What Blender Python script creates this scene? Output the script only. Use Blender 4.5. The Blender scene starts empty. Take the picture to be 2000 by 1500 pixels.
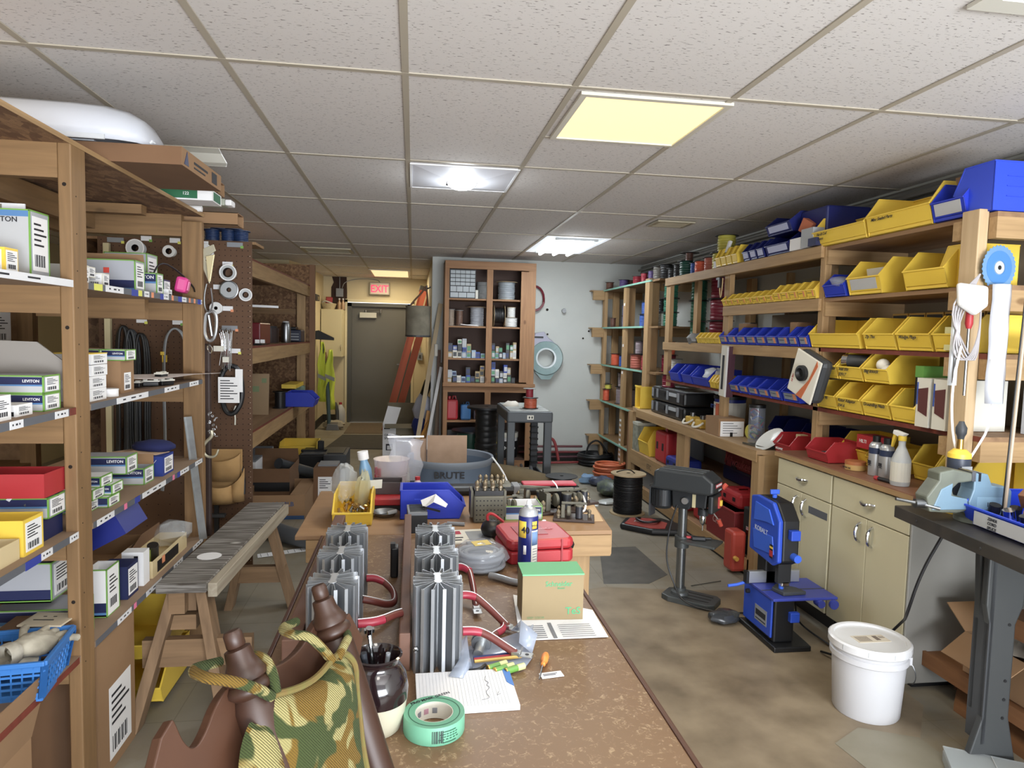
import bpy, math, random
from mathutils import Vector, Matrix
random.seed(7)
SC = bpy.context.scene
COL = SC.collection
PI = math.pi
# ---------------- camera, world, exposure ----------------
cam_d = bpy.data.cameras.new('camera'); cam = bpy.data.objects.new('camera', cam_d); COL.objects.link(cam)
cam_d.sensor_width = 36.0; cam_d.lens = 36.0*1333.59/2000.0; cam_d.clip_start = 0.02
YAW, PIT, ROL = 0.1451217, -0.0715735, 0.0243375
_f = Vector((math.sin(YAW)*math.cos(PIT), math.cos(YAW)*math.cos(PIT), math.sin(PIT)))
_r = Vector((math.cos(YAW), -math.sin(YAW), 0)); _u = _r.cross(_f)
_r2 = _r*math.cos(ROL)+_u*math.sin(ROL); _u2 = _u*math.cos(ROL)-_r*math.sin(ROL)
cam.matrix_world = Matrix(((_r2.x,_u2.x,-_f.x,0),(_r2.y,_u2.y,-_f.y,0),(_r2.z,_u2.z,-_f.z,1.55),(0,0,0,1)))
SC.camera = cam
W = bpy.data.worlds.new('world'); SC.world = W; W.use_nodes = True
W.node_tree.nodes['Background'].inputs[0].default_value = (0.93,0.96,1.0,1)
W.node_tree.nodes['Background'].inputs[1].default_value = 2.0
VS = SC.view_settings; VS.view_transform = 'Standard'; VS.look = 'None'; VS.gamma = 1; VS.use_curve_mapping = False
VS.exposure = 0.0
CEIL = 2.458
def area(name, loc, sx, sy, power, col=(1,1,1), rot=(0,0,0)):
    d = bpy.data.lights.new(name, 'AREA'); d.shape = 'RECTANGLE'; d.size = sx; d.size_y = sy; d.energy = power; d.color = col
    o = bpy.data.objects.new(name, d); o.location = loc; o.rotation_euler = rot; COL.objects.link(o); return o
WARM=(1.0,0.86,0.62); COOL=(0.9,0.96,1.0); NEU=(1.0,0.95,0.87)
area('lamp_light', (0.9,2.84,CEIL-0.03), .5,.5, 13, WARM)
area('lamp_light', (0.27,4.07,CEIL-0.03), .4,.4, 16, COOL)
area('lamp_light', (1.49,6.77,CEIL-0.03), .5,1.1, 32, COOL)
area('lamp_light', (-0.36,10.86,CEIL-0.03), .5,1.1, 24, WARM)
area('lamp_light', (1.75,1.1,CEIL-0.03), .5,1.1, 22, COOL)
area('lamp_light', (0.3,-0.6,CEIL-0.03), .5,1.1, 22, NEU)
area('lamp_light', (-2.1,1.9,CEIL-0.03), .5,1.1, 26, WARM)
area('lamp_light', (-2.2,6.5,CEIL-0.03), .5,1.1, 10, WARM)
area('window_light', (1.6,-2.6,.9), 3.0,1.4, 420, (0.9,0.94,1.0), (math.radians(131),0,math.radians(8)))
def point(name, loc, power, r, col):
    d = bpy.data.lights.new(name, 'POINT'); d.energy = power; d.shadow_soft_size = r; d.color = col
    o = bpy.data.objects.new(name, d); o.location = loc; COL.objects.link(o)
point('lamp_light', (0.27,4.07,CEIL-.11), 5, .07, COOL)      # the lens that stands out below the ceiling
for y in (6.4,7.1): point('lamp_light', (1.49,y,CEIL-.10), 5, .06, COOL)
# ---------------- materials ----------------
MATS = {}
def lin(c):
    if isinstance(c, str):
        c = c.lstrip('#'); c = [int(c[i:i+2],16)/255 for i in (0,2,4)]
    return tuple(((x/12.92) if x<=0.04045 else ((x+0.055)/1.055)**2.4) for x in c)
def muted(c, k=0.88):
    g=0.3*c[0]+0.6*c[1]+0.1*c[2]; return tuple(max(0,g+(x-g)*k) for x in c)
def N(nt, t, **k):
    n = nt.nodes.new(t)
    for a,b in k.items():
        if a.startswith('i_'):
            n.inputs[a[2:].replace('_',' ')].default_value = b
        else: setattr(n,a,b)
    return n
def mat(name, c, rough=0.6, metal=0.0, kind='plain', c2=None, scale=20.0, amt=0.5, bump=0.0, alpha=1.0, emit=0, trans=0.0, spec=0.5, coat=0.0):
    if name in MATS: return MATS[name]
    m = bpy.data.materials.new(name); m.use_nodes = True; nt = m.node_tree; b = nt.nodes['Principled BSDF']
    c = muted(lin(c)) if not emit else lin(c)
    b.inputs['Base Color'].default_value = (*c,1); b.inputs['Roughness'].default_value = rough; b.inputs['Metallic'].default_value = metal
    b.inputs['Specular IOR Level'].default_value = spec; b.inputs['Coat Weight'].default_value = coat
    m.diffuse_color = (*c,1)
    if trans: b.inputs['Transmission Weight'].default_value = trans; b.inputs['IOR'].default_value = 1.2
    if alpha<1: b.inputs['Alpha'].default_value = alpha
    if emit:
        b.inputs['Emission Color'].default_value = (*c,1); b.inputs['Emission Strength'].default_value = emit
    MATS[name] = m
    if kind == 'plain': return m
    L = nt.links.new
    tc = N(nt,'ShaderNodeTexCoord'); mp = N(nt,'ShaderNodeMapping'); L(tc.outputs['Object'], mp.inputs[0])
    c2 = muted(lin(c2 if c2 else '#000000'))
    ramp = N(nt,'ShaderNodeMix', data_type='RGBA'); ramp.inputs[6].default_value = (*c,1); ramp.inputs[7].default_value = (*c2,1)
    mr = N(nt,'ShaderNodeMapRange'); mr.inputs[1].default_value = 0.35; mr.inputs[2].default_value = 0.7
    if kind.startswith('wood'):           # grain along one axis: woodx / woody / woodz
        s = [scale]*3; s['xyz'.index(kind[4])] = scale*0.06
        mp.inputs['Scale'].default_value = s
        n1 = N(nt,'ShaderNodeTexNoise'); n1.inputs['Scale'].default_value = 3.0; n1.inputs['Detail'].default_value = 6; n1.inputs['Distortion'].default_value = 0.6
        L(mp.outputs[0], n1.inputs[0]); L(n1.outputs[0], mr.inputs[0])
        n2 = N(nt,'ShaderNodeTexVoronoi'); n2.inputs['Scale'].default_value = 5.0    # knots
        s2 = N(nt,'ShaderNodeMapping'); sv=[1.0]*3; sv['xyz'.index(kind[4])]=0.55; s2.inputs['Scale'].default_value = sv
        L(tc.outputs['Object'], s2.inputs[0]); L(s2.outputs[0], n2.inputs[0])
        k = N(nt,'ShaderNodeMapRange'); k.inputs[1].default_value = 0.05; k.inputs[2].default_value = 0.1; k.inputs[3].default_value = 1; k.inputs[4].default_value = 0
        L(n2.outputs['Distance'], k.inputs[0])
        ad = N(nt,'ShaderNodeMath', operation='ADD'); ad.use_clamp = True; ml = N(nt,'ShaderNodeMath', operation='MULTIPLY'); ml.inputs[1].default_value = amt
        L(mr.outputs[0], ml.inputs[0]); L(ml.outputs[0], ad.inputs[0]); L(k.outputs[0], ad.inputs[1]); L(ad.outputs[0], ramp.inputs[0])
    elif kind == 'osb':
        mp.inputs['Scale'].default_value = (scale, scale*0.4, scale)
        n1 = N(nt,'ShaderNodeTexVoronoi'); n1.inputs['Scale'].default_value = 1.0
        nz = N(nt,'ShaderNodeTexNoise'); nz.inputs['Scale'].default_value = 2.2; nz.inputs['Detail'].default_value = 3; nz.inputs['Distortion'].default_value=1.5
        L(mp.outputs[0], nz.inputs[0]); L(mp.outputs[0], n1.inputs[0])
        sp = N(nt,'ShaderNodeSeparateColor'); L(n1.outputs['Color'], sp.inputs[0])
        mx = N(nt,'ShaderNodeMath', operation='MULTIPLY'); L(sp.outputs[0], mx.inputs[0]); L(nz.outputs[0], mx.inputs[1])
        mr.inputs[1].default_value = 0.1; mr.inputs[2].default_value = 0.5
        L(mx.outputs[0], mr.inputs[0]); L(mr.outputs[0], ramp.inputs[0])
    elif kind == 'ceiling':
        mp.inputs['Scale'].default_value = (50, 160, 50)
        n1 = N(nt,'ShaderNodeTexNoise'); n1.inputs['Scale'].default_value = 1.0; n1.inputs['Detail'].default_value = 3; n1.inputs['Distortion'].default_value = 0.5
        L(mp.outputs[0], n1.inputs[0])
        mr.inputs[1].default_value = 0.62; mr.inputs[2].default_value = 0.67
        L(n1.outputs[0], mr.inputs[0]); L(mr.outputs[0], ramp.inputs[0])
    elif kind == 'scratch':
        n1 = N(nt,'ShaderNodeTexNoise'); n1.inputs['Scale'].default_value = scale; n1.inputs['Detail'].default_value = 9; n1.inputs['Roughness'].default_value=0.75; n1.inputs['Distortion'].default_value = .7
        L(tc.outputs['Object'], n1.inputs[0]); mr.inputs[1].default_value = 0.54; mr.inputs[2].default_value = 0.66; mr.inputs[4].default_value = amt
        L(n1.outputs[0], mr.inputs[0]); L(mr.outputs[0], ramp.inputs[0])
    else:                                  # noise
        mp.inputs['Scale'].default_value = (scale,)*3
        n1 = N(nt,'ShaderNodeTexNoise'); n1.inputs['Scale'].default_value = 1.0; n1.inputs['Detail'].default_value = 6
        L(mp.outputs[0], n1.inputs[0]); mr.inputs[4].default_value = amt
        L(n1.outputs[0], mr.inputs[0]); L(mr.outputs[0], ramp.inputs[0])
    L(ramp.outputs[2], b.inputs['Base Color'])
    if bump:
        bp = N(nt,'ShaderNodeBump'); bp.inputs['Strength'].default_value = bump; bp.inputs['Distance'].default_value = 0.002
        L(mr.outputs[0], bp.inputs['Height']); L(bp.outputs[0], b.inputs['Normal'])
    return m
def wd(name, c='#c49a6c', c2='#8a5f38', ax='z', amt=0.5): return mat(name+ax, c, 0.65, kind='wood'+ax, c2=c2, scale=14, amt=amt)
WX = wd('pine_','#8e6b40','#5f4524','x'); WY = wd('pine_','#8e6b40','#5f4524','y'); WZ = wd('pine_','#8e6b40','#5f4524','z')
LX = wd('fir_','#b08d5c','#805f36','x'); LY = wd('fir_','#b08d5c','#805f36','y'); LZ = wd('fir_','#b08d5c','#805f36','z')
OAKX = wd('oak_','#9c7046','#6d4827','x'); OAKZ = wd('oak_','#9c7046','#6d4827','z')
PLY = mat('plywood_y','#9a7650',0.7,kind='woody',c2='#6c4d30',scale=6,amt=0.6)
OSB = mat('osb','#6a4a30',0.85,kind='osb',c2='#94704a',scale=45)
REDW = mat('red_painted_edge','#7d3524',0.6,kind='noise',c2='#5a2418',scale=30,amt=.6)
DARKW = wd('darkwood_','#6b4a36','#3c261a','x')
CARD = mat('cardboard','#96734e',0.85,kind='noise',c2='#8e6a45',scale=8,amt=.5)
CARD2 = mat('cardboard_dark','#765538',0.9,kind='noise',c2='#6d4d31',scale=8,amt=.5)
KRAFT = mat('cream_card','#cdb888',0.85)
WHITE = mat('white_paper','#e9e9ea',0.7); OFFW = mat('off_white','#d6d3c6',0.6); INK = mat('print_ink','#26262c',0.7); GREYINK = mat('grey_ink','#7c7e85',0.7)
BLACK = mat('black_plastic','#17181b',0.45); DGREY = mat('dark_grey_plastic','#3b3e42',0.5); MGREY = mat('mid_grey','#80848a',0.55); LGREY = mat('light_grey','#b4b6b8',0.55)
YEL = mat('yellow_plastic','#f0cb12',0.42,kind='noise',c2='#e0b80c',scale=4,amt=.5); BLUE = mat('blue_plastic','#2039bf',0.38); NAVY = mat('navy_print','#1b2452',0.5); LBLUE = mat('light_blue_print','#4d7fb4',0.5)
RED = mat('red_plastic','#b3202a',0.42); DRED = mat('dark_red','#7c1f22',0.5); ORANGE = mat('orange_rubber','#d06a30',0.5); GREEN = mat('green_edge','#6fa53c',0.5); DGREEN = mat('dark_green','#1f6a45',0.5)
ALU = mat('aluminium','#b9bcc0',0.38,metal=.85); STEEL = mat('steel','#8e9092',0.35,metal=1.0); CHROME = mat('chrome','#d5d8dc',0.12,metal=1.0); GALV = mat('galvanised','#a9adae',0.45,metal=.7,kind='noise',c2='#86898b',scale=20)
PEG = mat('pegboard_brown','#5f4129',0.75,kind='noise',c2='#50351f',scale=3,amt=.5); HOLE = mat('peg_hole','#1c120b',0.9)
CLEAR = mat('clear_plastic','#dfe6ea',0.15,alpha=.28,spec=.8); CLEARW = mat('milky_plastic','#dfe4e8',0.3,alpha=.55)
GREYBOX = mat('grey_box_card','#a9adb2',0.6)
# ---------------- mesh building ----------------
class MB:
    def ring(s, w, d, t, z0, z1, t2=None):
        t2=t2 or t; return s.box(-w,w,-d,-d+t2,z0,z1).box(-w,w,d-t2,d,z0,z1).box(-w,-w+t,-d+t2,d-t2,z0,z1).box(w-t,w,-d+t2,d-t2,z0,z1)
    def __init__(s): s.v=[]; s.f=[]; s.mi=[]; s.m=[]; s.cur=-1; s.T=Matrix.Identity(4)
    def use(s, m):
        if m not in s.m: s.m.append(m)
        s.cur = s.m.index(m); return s
    def at(s, x=0,y=0,z=0, rz=0, rx=0, ry=0):
        s.T = Matrix.Translation((x,y,z)) @ Matrix.Rotation(rz,4,'Z') @ Matrix.Rotation(ry,4,'Y') @ Matrix.Rotation(rx,4,'X'); return s
    def add(s, vs, fs):
        n=len(s.v); s.v += [tuple(s.T @ Vector(p)) for p in vs]
        for f in fs: s.f.append(tuple(i+n for i in f)); s.mi.append(s.cur)
        return s
    def box(s, x0,x1,y0,y1,z0,z1):
        return s.add([(x0,y0,z0),(x1,y0,z0),(x1,y1,z0),(x0,y1,z0),(x0,y0,z1),(x1,y0,z1),(x1,y1,z1),(x0,y1,z1)],
            [(0,3,2,1),(4,5,6,7),(0,1,5,4),(1,2,6,5),(2,3,7,6),(3,0,4,7)])
    def cbox(s, cx,cy,z0, w,d,h): return s.box(cx-w/2,cx+w/2,cy-d/2,cy+d/2,z0,z0+h)
    def bar(s, a, b, w, h=None, up=(0,0,1)):      # rectangular bar from a to b
        a=Vector(a); b=Vector(b); h=h or w; d=(b-a); u=Vector(up); r=d.cross(u)
        if r.length<1e-6: r=d.cross(Vector((1,0,0)))
        r.normalize(); u=r.cross(d).normalized(); r*=w/2; u*=h/2
        return s.add([a-r-u,a+r-u,a+r+u,a-r+u,b-r-u,b+r-u,b+r+u,b-r+u],[(0,1,2,3),(7,6,5,4),(0,4,5,1),(1,5,6,2),(2,6,7,3),(3,7,4,0)])
    def prism(s, poly, a, b, axis='x'):            # poly in the two other axes, extruded a..b
        n=len(poly); P=[]
        for t in (a,b):
            for (p,q) in poly:
                P.append({'x':(t,p,q),'y':(p,t,q),'z':(p,q,t)}[axis])
        F=[tuple(range(n))[::-1], tuple(range(n,2*n))]+[(i,(i+1)%n,n+(i+1)%n,n+i) for i in range(n)]
        return s.add(P,F)
    def lathe(s, prof, n=20, cap=True):            # prof [(r,z)]
        P=[];F=[];m=len(prof)
        for r,z in prof:
            for k in range(n):
                t=2*PI*k/n; P.append((r*math.cos(t),r*math.sin(t),z))
        for i in range(m-1):
            for k in range(n):
                k2=(k+1)%n; F.append((i*n+k,i*n+k2,(i+1)*n+k2,(i+1)*n+k))
        if cap:
            if prof[0][0]>1e-6: F.append(tuple(range(n))[::-1])
            if prof[-1][0]>1e-6: F.append(tuple((m-1)*n+k for k in range(n)))
        return s.add(P,F)
    def cyl(s, r,z0,z1,n=16,r2=None): return s.lathe([(r,z0),(r if r2 is None else r2,z1)],n)
    def tube(s, pts, r, n=8, closed=False, smooth=0):
        pts=[Vector(p) for p in pts]
        for _ in range(smooth):
            q=[];c=len(pts)
            for i in range(c if closed else c-1):
                a=pts[i];b=pts[(i+1)%c]; q+= [a*.75+b*.25, a*.25+b*.75]
            if not closed: q=[pts[0]]+q+[pts[-1]]
            pts=q
        c=len(pts);P=[];F=[];nrm=None
        rr=r if callable(r) else (lambda t:r)
        for i,p in enumerate(pts):
            a=pts[(i-1)%c] if (closed or i>0) else p; b=pts[(i+1)%c] if (closed or i<c-1) else p
            t=(b-a)
            if t.length<1e-9: t=Vector((0,0,1))
            t.normalize()
            if nrm is None:
                nrm=t.orthogonal().normalized()
            nrm=(nrm-t*nrm.dot(t))
            if nrm.length<1e-6: nrm=t.orthogonal()
            nrm.normalize(); bn=t.cross(nrm); R=rr(i/max(1,c-1))
            for k in range(n):
                g=2*PI*k/n; P.append(p+nrm*(R*math.cos(g))+bn*(R*math.sin(g)))
        for i in range(c if closed else c-1):
            j=(i+1)%c
            for k in range(n):
                k2=(k+1)%n; F.append((i*n+k,i*n+k2,j*n+k2,j*n+k))
        if not closed: F+= [tuple(range(n))[::-1], tuple((c-1)*n+k for k in range(n))]
        return s.add(P,F)
    def coil(s, R, r, turns, h, n=26, tn=6, jit=0.0):
        pts=[]
        for i in range(int(turns*n)+1):
            t=2*PI*i/n; q=R+jit*math.sin(t*0.37+turns)+jit*.6*math.sin(t*1.3); pts.append((q*math.cos(t),q*math.sin(t),r+h*i/(turns*n)))
        return s.tube(pts,r,tn)
    def sheet(s, grid, th=0.0):
        rows=len(grid); c=len(grid[0]); P=[p for r in grid for p in r]; F=[]
        for i in range(rows-1):
            for j in range(c-1): F.append((i*c+j,i*c+j+1,(i+1)*c+j+1,(i+1)*c+j))
        return s.add(P,F)
    def blob(s, rx,ry,rz, n=14, m=9, jit=0.0, seed=0):
        rd=random.Random(seed); P=[(0,0,-rz)];F=[]
        for i in range(1,m):
            ph=-PI/2+PI*i/m
            for k in range(n):
                t=2*PI*k/n; q=1+rd.uniform(-jit,jit); P.append((rx*math.cos(ph)*math.cos(t)*q,ry*math.cos(ph)*math.sin(t)*q,rz*math.sin(ph)*q))
        P.append((0,0,rz)); e=len(P)-1
        for k in range(n):
            F.append((0,1+(k+1)%n,1+k)); F.append((e,e-n+k,e-n+(k+1)%n))
        for i in range(m-2):
            for k in range(n):
                a=1+i*n;b=a+n; F.append((a+k,a+(k+1)%n,b+(k+1)%n,b+k))
        return s.add(P,F)
    def print_yz(s, x, y0,y1,z0,z1, sgn=1, rows=5, code=True):   # a printed label on a plane x=const
        e=0.0008*sgn; s.use(WHITE); s.box(min(x,x+e),max(x,x+e),y0,y1,z0,z1); s.use(INK); e2=e*2; w=y1-y0; h=z1-z0
        for i in range(rows):
            zz=z1-h*(0.12+0.8*i/rows*(0.6 if code else 1)); s.box(min(x,x+e2),max(x,x+e2),y0+w*.1,y0+w*(.55+.35*((i*7)%3)/2),zz-h*.035,zz)
        if code:
            for i in range(9):
                yy=y0+w*(.12+.08*i); s.box(min(x,x+e2),max(x,x+e2),yy,yy+w*(.02+.03*((i*5)%2)),z0+h*.08,z0+h*.3)
        return s
    def print_xz(s, y, x0,x1,z0,z1, sgn=-1, rows=5, code=True):
        e=0.0008*sgn; s.use(WHITE); s.box(x0,x1,min(y,y+e),max(y,y+e),z0,z1); s.use(INK); e2=e*2; w=x1-x0; h=z1-z0
        for i in range(rows):
            zz=z1-h*(0.12+0.8*i/rows*(0.6 if code else 1)); s.box(x0+w*.1,x0+w*(.55+.35*((i*7)%3)/2),min(y,y+e2),max(y,y+e2),zz-h*.035,zz)
        if code:
            for i in range(9):
                xx=x0+w*(.12+.08*i); s.box(xx,xx+w*(.02+.03*((i*5)%2)),min(y,y+e2),max(y,y+e2),z0+h*.08,z0+h*.3)
        return s
    def build(s, name, m=None, parent=None, smooth=False, bevel=0, ang=35, label=None, solid=0, sub=0):
        me=bpy.data.meshes.new(name); me.from_pydata(s.v,[],s.f)
        ms = s.m if s.m else [m or WHITE]
        if s.m and -1 in s.mi: ms=[m or WHITE]+s.m; s.mi=[k+1 for k in s.mi]
        for x in ms: me.materials.append(x)
        if len(ms)>1: me.polygons.foreach_set('material_index', s.mi)
        if smooth:
            me.polygons.foreach_set('use_smooth',[True]*len(me.polygons)); me.set_sharp_from_angle(angle=math.radians(ang))
        me.update()
        o=bpy.data.objects.new(name,me); COL.objects.link(o)
        if parent: o.parent=parent
        if solid:
            x=o.modifiers.new('s','SOLIDIFY'); x.thickness=solid; x.offset=0
        if sub:
            x=o.modifiers.new('u','SUBSURF'); x.levels=sub; x.render_levels=sub
        if bevel:
            x=o.modifiers.new('b','BEVEL'); x.width=bevel; x.segments=2; x.limit_method='ANGLE'; x.angle_limit=math.radians(40)
        if label: o['label']=label
        return o
def tag(o, label, cat, group=None, kind=None):
    o['label']=label; o['category']=cat
    if group: o['group']=group
    if kind: o['kind']=kind
    return o
def thing(name, label, cat, loc=(0,0,0), rz=0, group=None, rot=None):
    o=bpy.data.objects.new(name,None); o.empty_display_size=.05; COL.objects.link(o); o.location=loc
    o.rotation_euler = rot if rot else (0,0,rz)
    return tag(o,label,cat,group)
def struct(name, mb, m=None, **k):
    o=mb.build(name,m,**k); o['kind']='structure'; return o
def dup(o, loc, rz=None, label=None, group=None, rot=None, scale=None):
    r=o.copy(); COL.objects.link(r); r.location=loc
    if rz is not None: r.rotation_euler=(0,0,rz)
    if rot: r.rotation_euler=rot
    if scale: r.scale = scale
    if label: r['label']=label
    if group: r['group']=group
    for ch in list(KIDS(o)):
        c=ch.copy(); COL.objects.link(c); c.parent=r
        for g in list(KIDS(ch)):
            d=g.copy(); COL.objects.link(d); d.parent=c
    return r
def loose(o, label, cat, group=None, kind=None):      # a thing made in its container's frame stands on its own
    p=o.parent; o.parent=None; o.matrix_world = Matrix.LocRotScale(p.location, p.rotation_euler, p.scale) @ o.matrix_basis
    return tag(o,label,cat,group,kind)
def KIDS(o):
    return [x for x in o.children]
FONT_CACHE={}
def lettering(parent, s, size, loc, rot, m=None, name='lettering', ext=0.0004, align='LEFT', sx=1.0, shear=0):
    key=(s,size,align,ext,sx,shear)
    if key not in FONT_CACHE:
        cu=bpy.data.curves.new('t','FONT'); cu.body=s; cu.size=size; cu.extrude=ext; cu.align_x=align; cu.resolution_u=3; cu.shear=shear; cu.offset = size*0.012
        to=bpy.data.objects.new('t',cu); COL.objects.link(to); dg=bpy.context.evaluated_depsgraph_get(); dg.update()
        me=bpy.data.meshes.new_from_object(to.evaluated_get(dg)); bpy.data.objects.remove(to); bpy.data.curves.remove(cu)
        if sx!=1:
            for v in me.vertices: v.co.x*=sx
        FONT_CACHE[key]=me
    me=FONT_CACHE[key].copy(); me.materials.clear(); me.materials.append(m or INK)
    o=bpy.data.objects.new(name,me); COL.objects.link(o)
    if parent: o.parent=parent
    o.location=loc; o.rotation_euler=rot
    return o
R90=PI/2
FR=(R90,0,0)          # letters facing -y
FE=(R90,0,R90)        # letters facing +x
FW=(R90,0,-R90)       # letters facing -x
# ================= THE ROOM =================
FLOOR = mat('floor_tiles','#989080',0.5,kind='noise',c2='#7c7464',scale=2.2,amt=.8)
def floor_nodes():
    m=FLOOR; nt=m.node_tree; L=nt.links.new; b=nt.nodes['Principled BSDF']
    src=b.inputs['Base Color'].links[0].from_socket
    tc=N(nt,'ShaderNodeTexCoord'); mp=N(nt,'ShaderNodeMapping'); L(tc.outputs['Object'],mp.inputs[0])
    br=N(nt,'ShaderNodeTexBrick'); br.offset=0; br.inputs['Scale'].default_value=1; br.inputs['Brick Width'].default_value=.3048; br.inputs['Row Height'].default_value=.3048; br.inputs['Mortar Size'].default_value=.0025
    br.inputs['Color1'].default_value=(1,1,1,1); br.inputs['Color2'].default_value=(.86,.86,.84,1); br.inputs['Mortar'].default_value=(.62,.6,.56,1)
    L(mp.outputs[0],br.inputs[0])
    mx=N(nt,'ShaderNodeMix',data_type='RGBA',blend_type='MULTIPLY'); mx.inputs[0].default_value=.8; L(src,mx.inputs[6]); L(br.outputs[0],mx.inputs[7])
    n=N(nt,'ShaderNodeTexNoise'); n.inputs['Scale'].default_value=1.7; n.inputs['Detail'].default_value=8; n.inputs['Roughness'].default_value=.65; L(tc.outputs['Object'],n.inputs[0])
    r=N(nt,'ShaderNodeMapRange'); r.inputs[1].default_value=.5; r.inputs[2].default_value=.66; r.inputs[4].default_value=.75; L(n.outputs[0],r.inputs[0])
    # bare stained patch where the tiles are worn away by the machines
    st=N(nt,'ShaderNodeMix',data_type='RGBA'); L(r.outputs[0],st.inputs[0]); L(mx.outputs[2],st.inputs[6]); st.inputs[7].default_value=(*lin('#7d6f55'),1)
    L(st.outputs[2],b.inputs['Base Color'])
floor_nodes()
struct('floor', MB().box(-4.2,3.0,-3.0,12.2,-.05,0), FLOOR)
CT = mat('ceiling_tile','#dcd7d3',0.9,kind='ceiling',c2='#8b847f')
struct('ceiling', MB().box(-4.2,3.0,-3.0,12.2,CEIL+.002,CEIL+.06), CT)
GRID = mat('ceiling_bar','#b5ab98',0.5)
mb=MB()
for i in range(-7,5):
    x=-.0397+.6096*i; mb.box(x-.012,x+.012,-3,12.0,CEIL-.003,CEIL+.001)
ys=[1.284+1.2192*j for j in range(-3,10)]
for y in ys: mb.box(-4.2,2.82,y-.012,y+.012,CEIL-.0035,CEIL+.001)
struct('trim_1', mb, GRID)
mb=MB().box(.57,1.18,3.13,3.152,CEIL-.0035,CEIL).box(-.04,.57,4.37,4.392,CEIL-.0035,CEIL)
struct('trim_2', mb, GRID)
WG = mat('wall_grey_white','#c3c6c1',0.75,kind='noise',c2='#b3b7b2',scale=1.5,amt=.6)
WC = mat('wall_cream','#cfc19a',0.75,kind='noise',c2='#bfb18b',scale=1.3,amt=.6)
struct('wall_right', MB().box(2.82,2.95,-3,8.4,0,CEIL), WG)
struct('wall_back', MB().box(.217,2.82,8.26,8.4,0,CEIL), WG)
struct('wall_alcove', MB().box(.217,.33,8.4,11.9,0,CEIL), WC)
struct('wall_left', MB().box(-4.2,-4.05,-3,9.4,0,CEIL), WC)
struct('wall_left_rear', MB().box(-4.05,-1.62,9.36,9.5,0,CEIL).prism([(-1.62,9.36),(-1.5,10.06),(-1.5,10.2),(-1.72,9.5)],0,CEIL,'z'), WC)
# corridor wall with a dark doorway
struct('wall_corridor', MB().box(-1.62,-1.5,10.06,10.1,0,CEIL).box(-1.62,-1.5,10.1,10.75,2.0,CEIL).box(-1.62,-1.5,10.75,11.9,0,CEIL), WC)
struct('wall_door', MB().box(-1.62,-1.12,11.87,12.0,0,CEIL).box(-.0,.33,11.87,12.0,0,CEIL).box(-1.12,-.0,11.87,12.0,2.06,CEIL), WC)
DKB=mat('baseboard_black','#2a2622',0.6)
struct('baseboard_back', MB().box(.3,2.3,8.25,8.26,0,.1), DKB)
struct('baseboard_left', MB().box(-1.5,-1.49,10.75,11.87,0,.13).box(-1.5,-1.14,11.86,11.87,0,.13), DKB)
DOORM=mat('door_grey','#5b5a54',0.55,kind='noise',c2='#525049',scale=2,amt=.5)
dr=struct('door_1', MB().box(-1.03,-.1,11.9,11.94,.01,1.97), DOORM)
MB().box(-1.1,-1.03,11.84,11.98,0,2.03).box(-.1,-.03,11.84,11.98,0,2.03).box(-1.1,-.03,11.84,11.98,1.97,2.03).build('door_frame',mat('door_frame_grey','#4a4b48',.55),dr)
MB().at(-.17,11.9,1.0,rx=R90).cyl(.03,0,.02).cyl(.012,0,.05).at().box(-.27,-.16,11.845,11.86,.99,1.01).build('door_handle',STEEL,dr,smooth=True)
c=MB().box(-.9,-.62,11.83,11.9,1.78,1.87).build('door_closer',mat('closer_silver','#b5b5aa',.4),dr,bevel=.006)
MB().bar((-.8,11.86,1.9),(-.55,11.8,1.91),.02).at(-.8,11.86,1.87).cyl(.018,0,.04).at(-.55,11.82,1.87).cyl(.018,0,.06).build('closer_arm',STEEL,c)
MB().box(-1.05,-.08,11.8,11.9,0,.012).build('threshold',ALU,dr)
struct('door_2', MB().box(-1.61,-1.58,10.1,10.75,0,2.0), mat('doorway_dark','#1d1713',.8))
struct('trim_3', MB().box(-1.5,-1.485,10.75,10.83,0,2.05).box(-1.5,-1.485,10.1,10.75,2.0,2.02), mat('cream_trim','#d8cda6',.6))
struct('trim_4', MB().box(-1.14,-1.1,11.85,11.87,0,2.08).box(-.03,.01,11.85,11.87,0,2.08).box(-1.14,.01,11.85,11.87,2.04,2.09), mat('cream_trim','#d8cda6',.6))
# peeled dark patch of wall over the wall cabinet
struct('trim_5', MB().prism([(-1.37,1.55),(-1.12,1.55),(-1.11,2.2),(-1.12,2.455),(-1.36,2.455),(-1.33,2.36),(-1.37,2.28)],11.862,11.87,'y'), mat('bare_brown_wall','#3b2418',.8,kind='noise',c2='#26160e',scale=9))
tag(MB().box(-1.49,-1.44,10.55,10.95,2.0,2.09).build('sign',BLACK),'narrow black sign with gold lettering above the dark doorway','sign')
lettering(bpy.data.objects['sign'],'ER',.07,(-1.439,10.78,2.015),FE,mat('gold_letters','#d6c27a',.5))
# conduits along right wall under the ceiling
for k,(dx,dz,r) in enumerate([(.035,.04,.016),(.07,.075,.016),(.03,.1,.02)]):
    tag(MB().tube([(2.82-dx,-1,CEIL-dz),(2.82-dx,8.2,CEIL-dz)],r,8).build('conduit',mat('conduit_grey','#8b8a84',.4,metal=.5),smooth=True),
        ['grey conduit nearest the ceiling corner on the right wall','grey conduit in the middle of the run along the right wall','lowest thicker conduit of the run along the right wall'][k],'pipe',None)
tag(MB().tube([(2.79,5.9,CEIL-.1),(2.79,5.9,1.9)],.012,8).build('conduit',mat('conduit_grey','#8b8a84'),smooth=True),'short vertical conduit dropping down the right wall behind small yellow bins','pipe')
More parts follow.
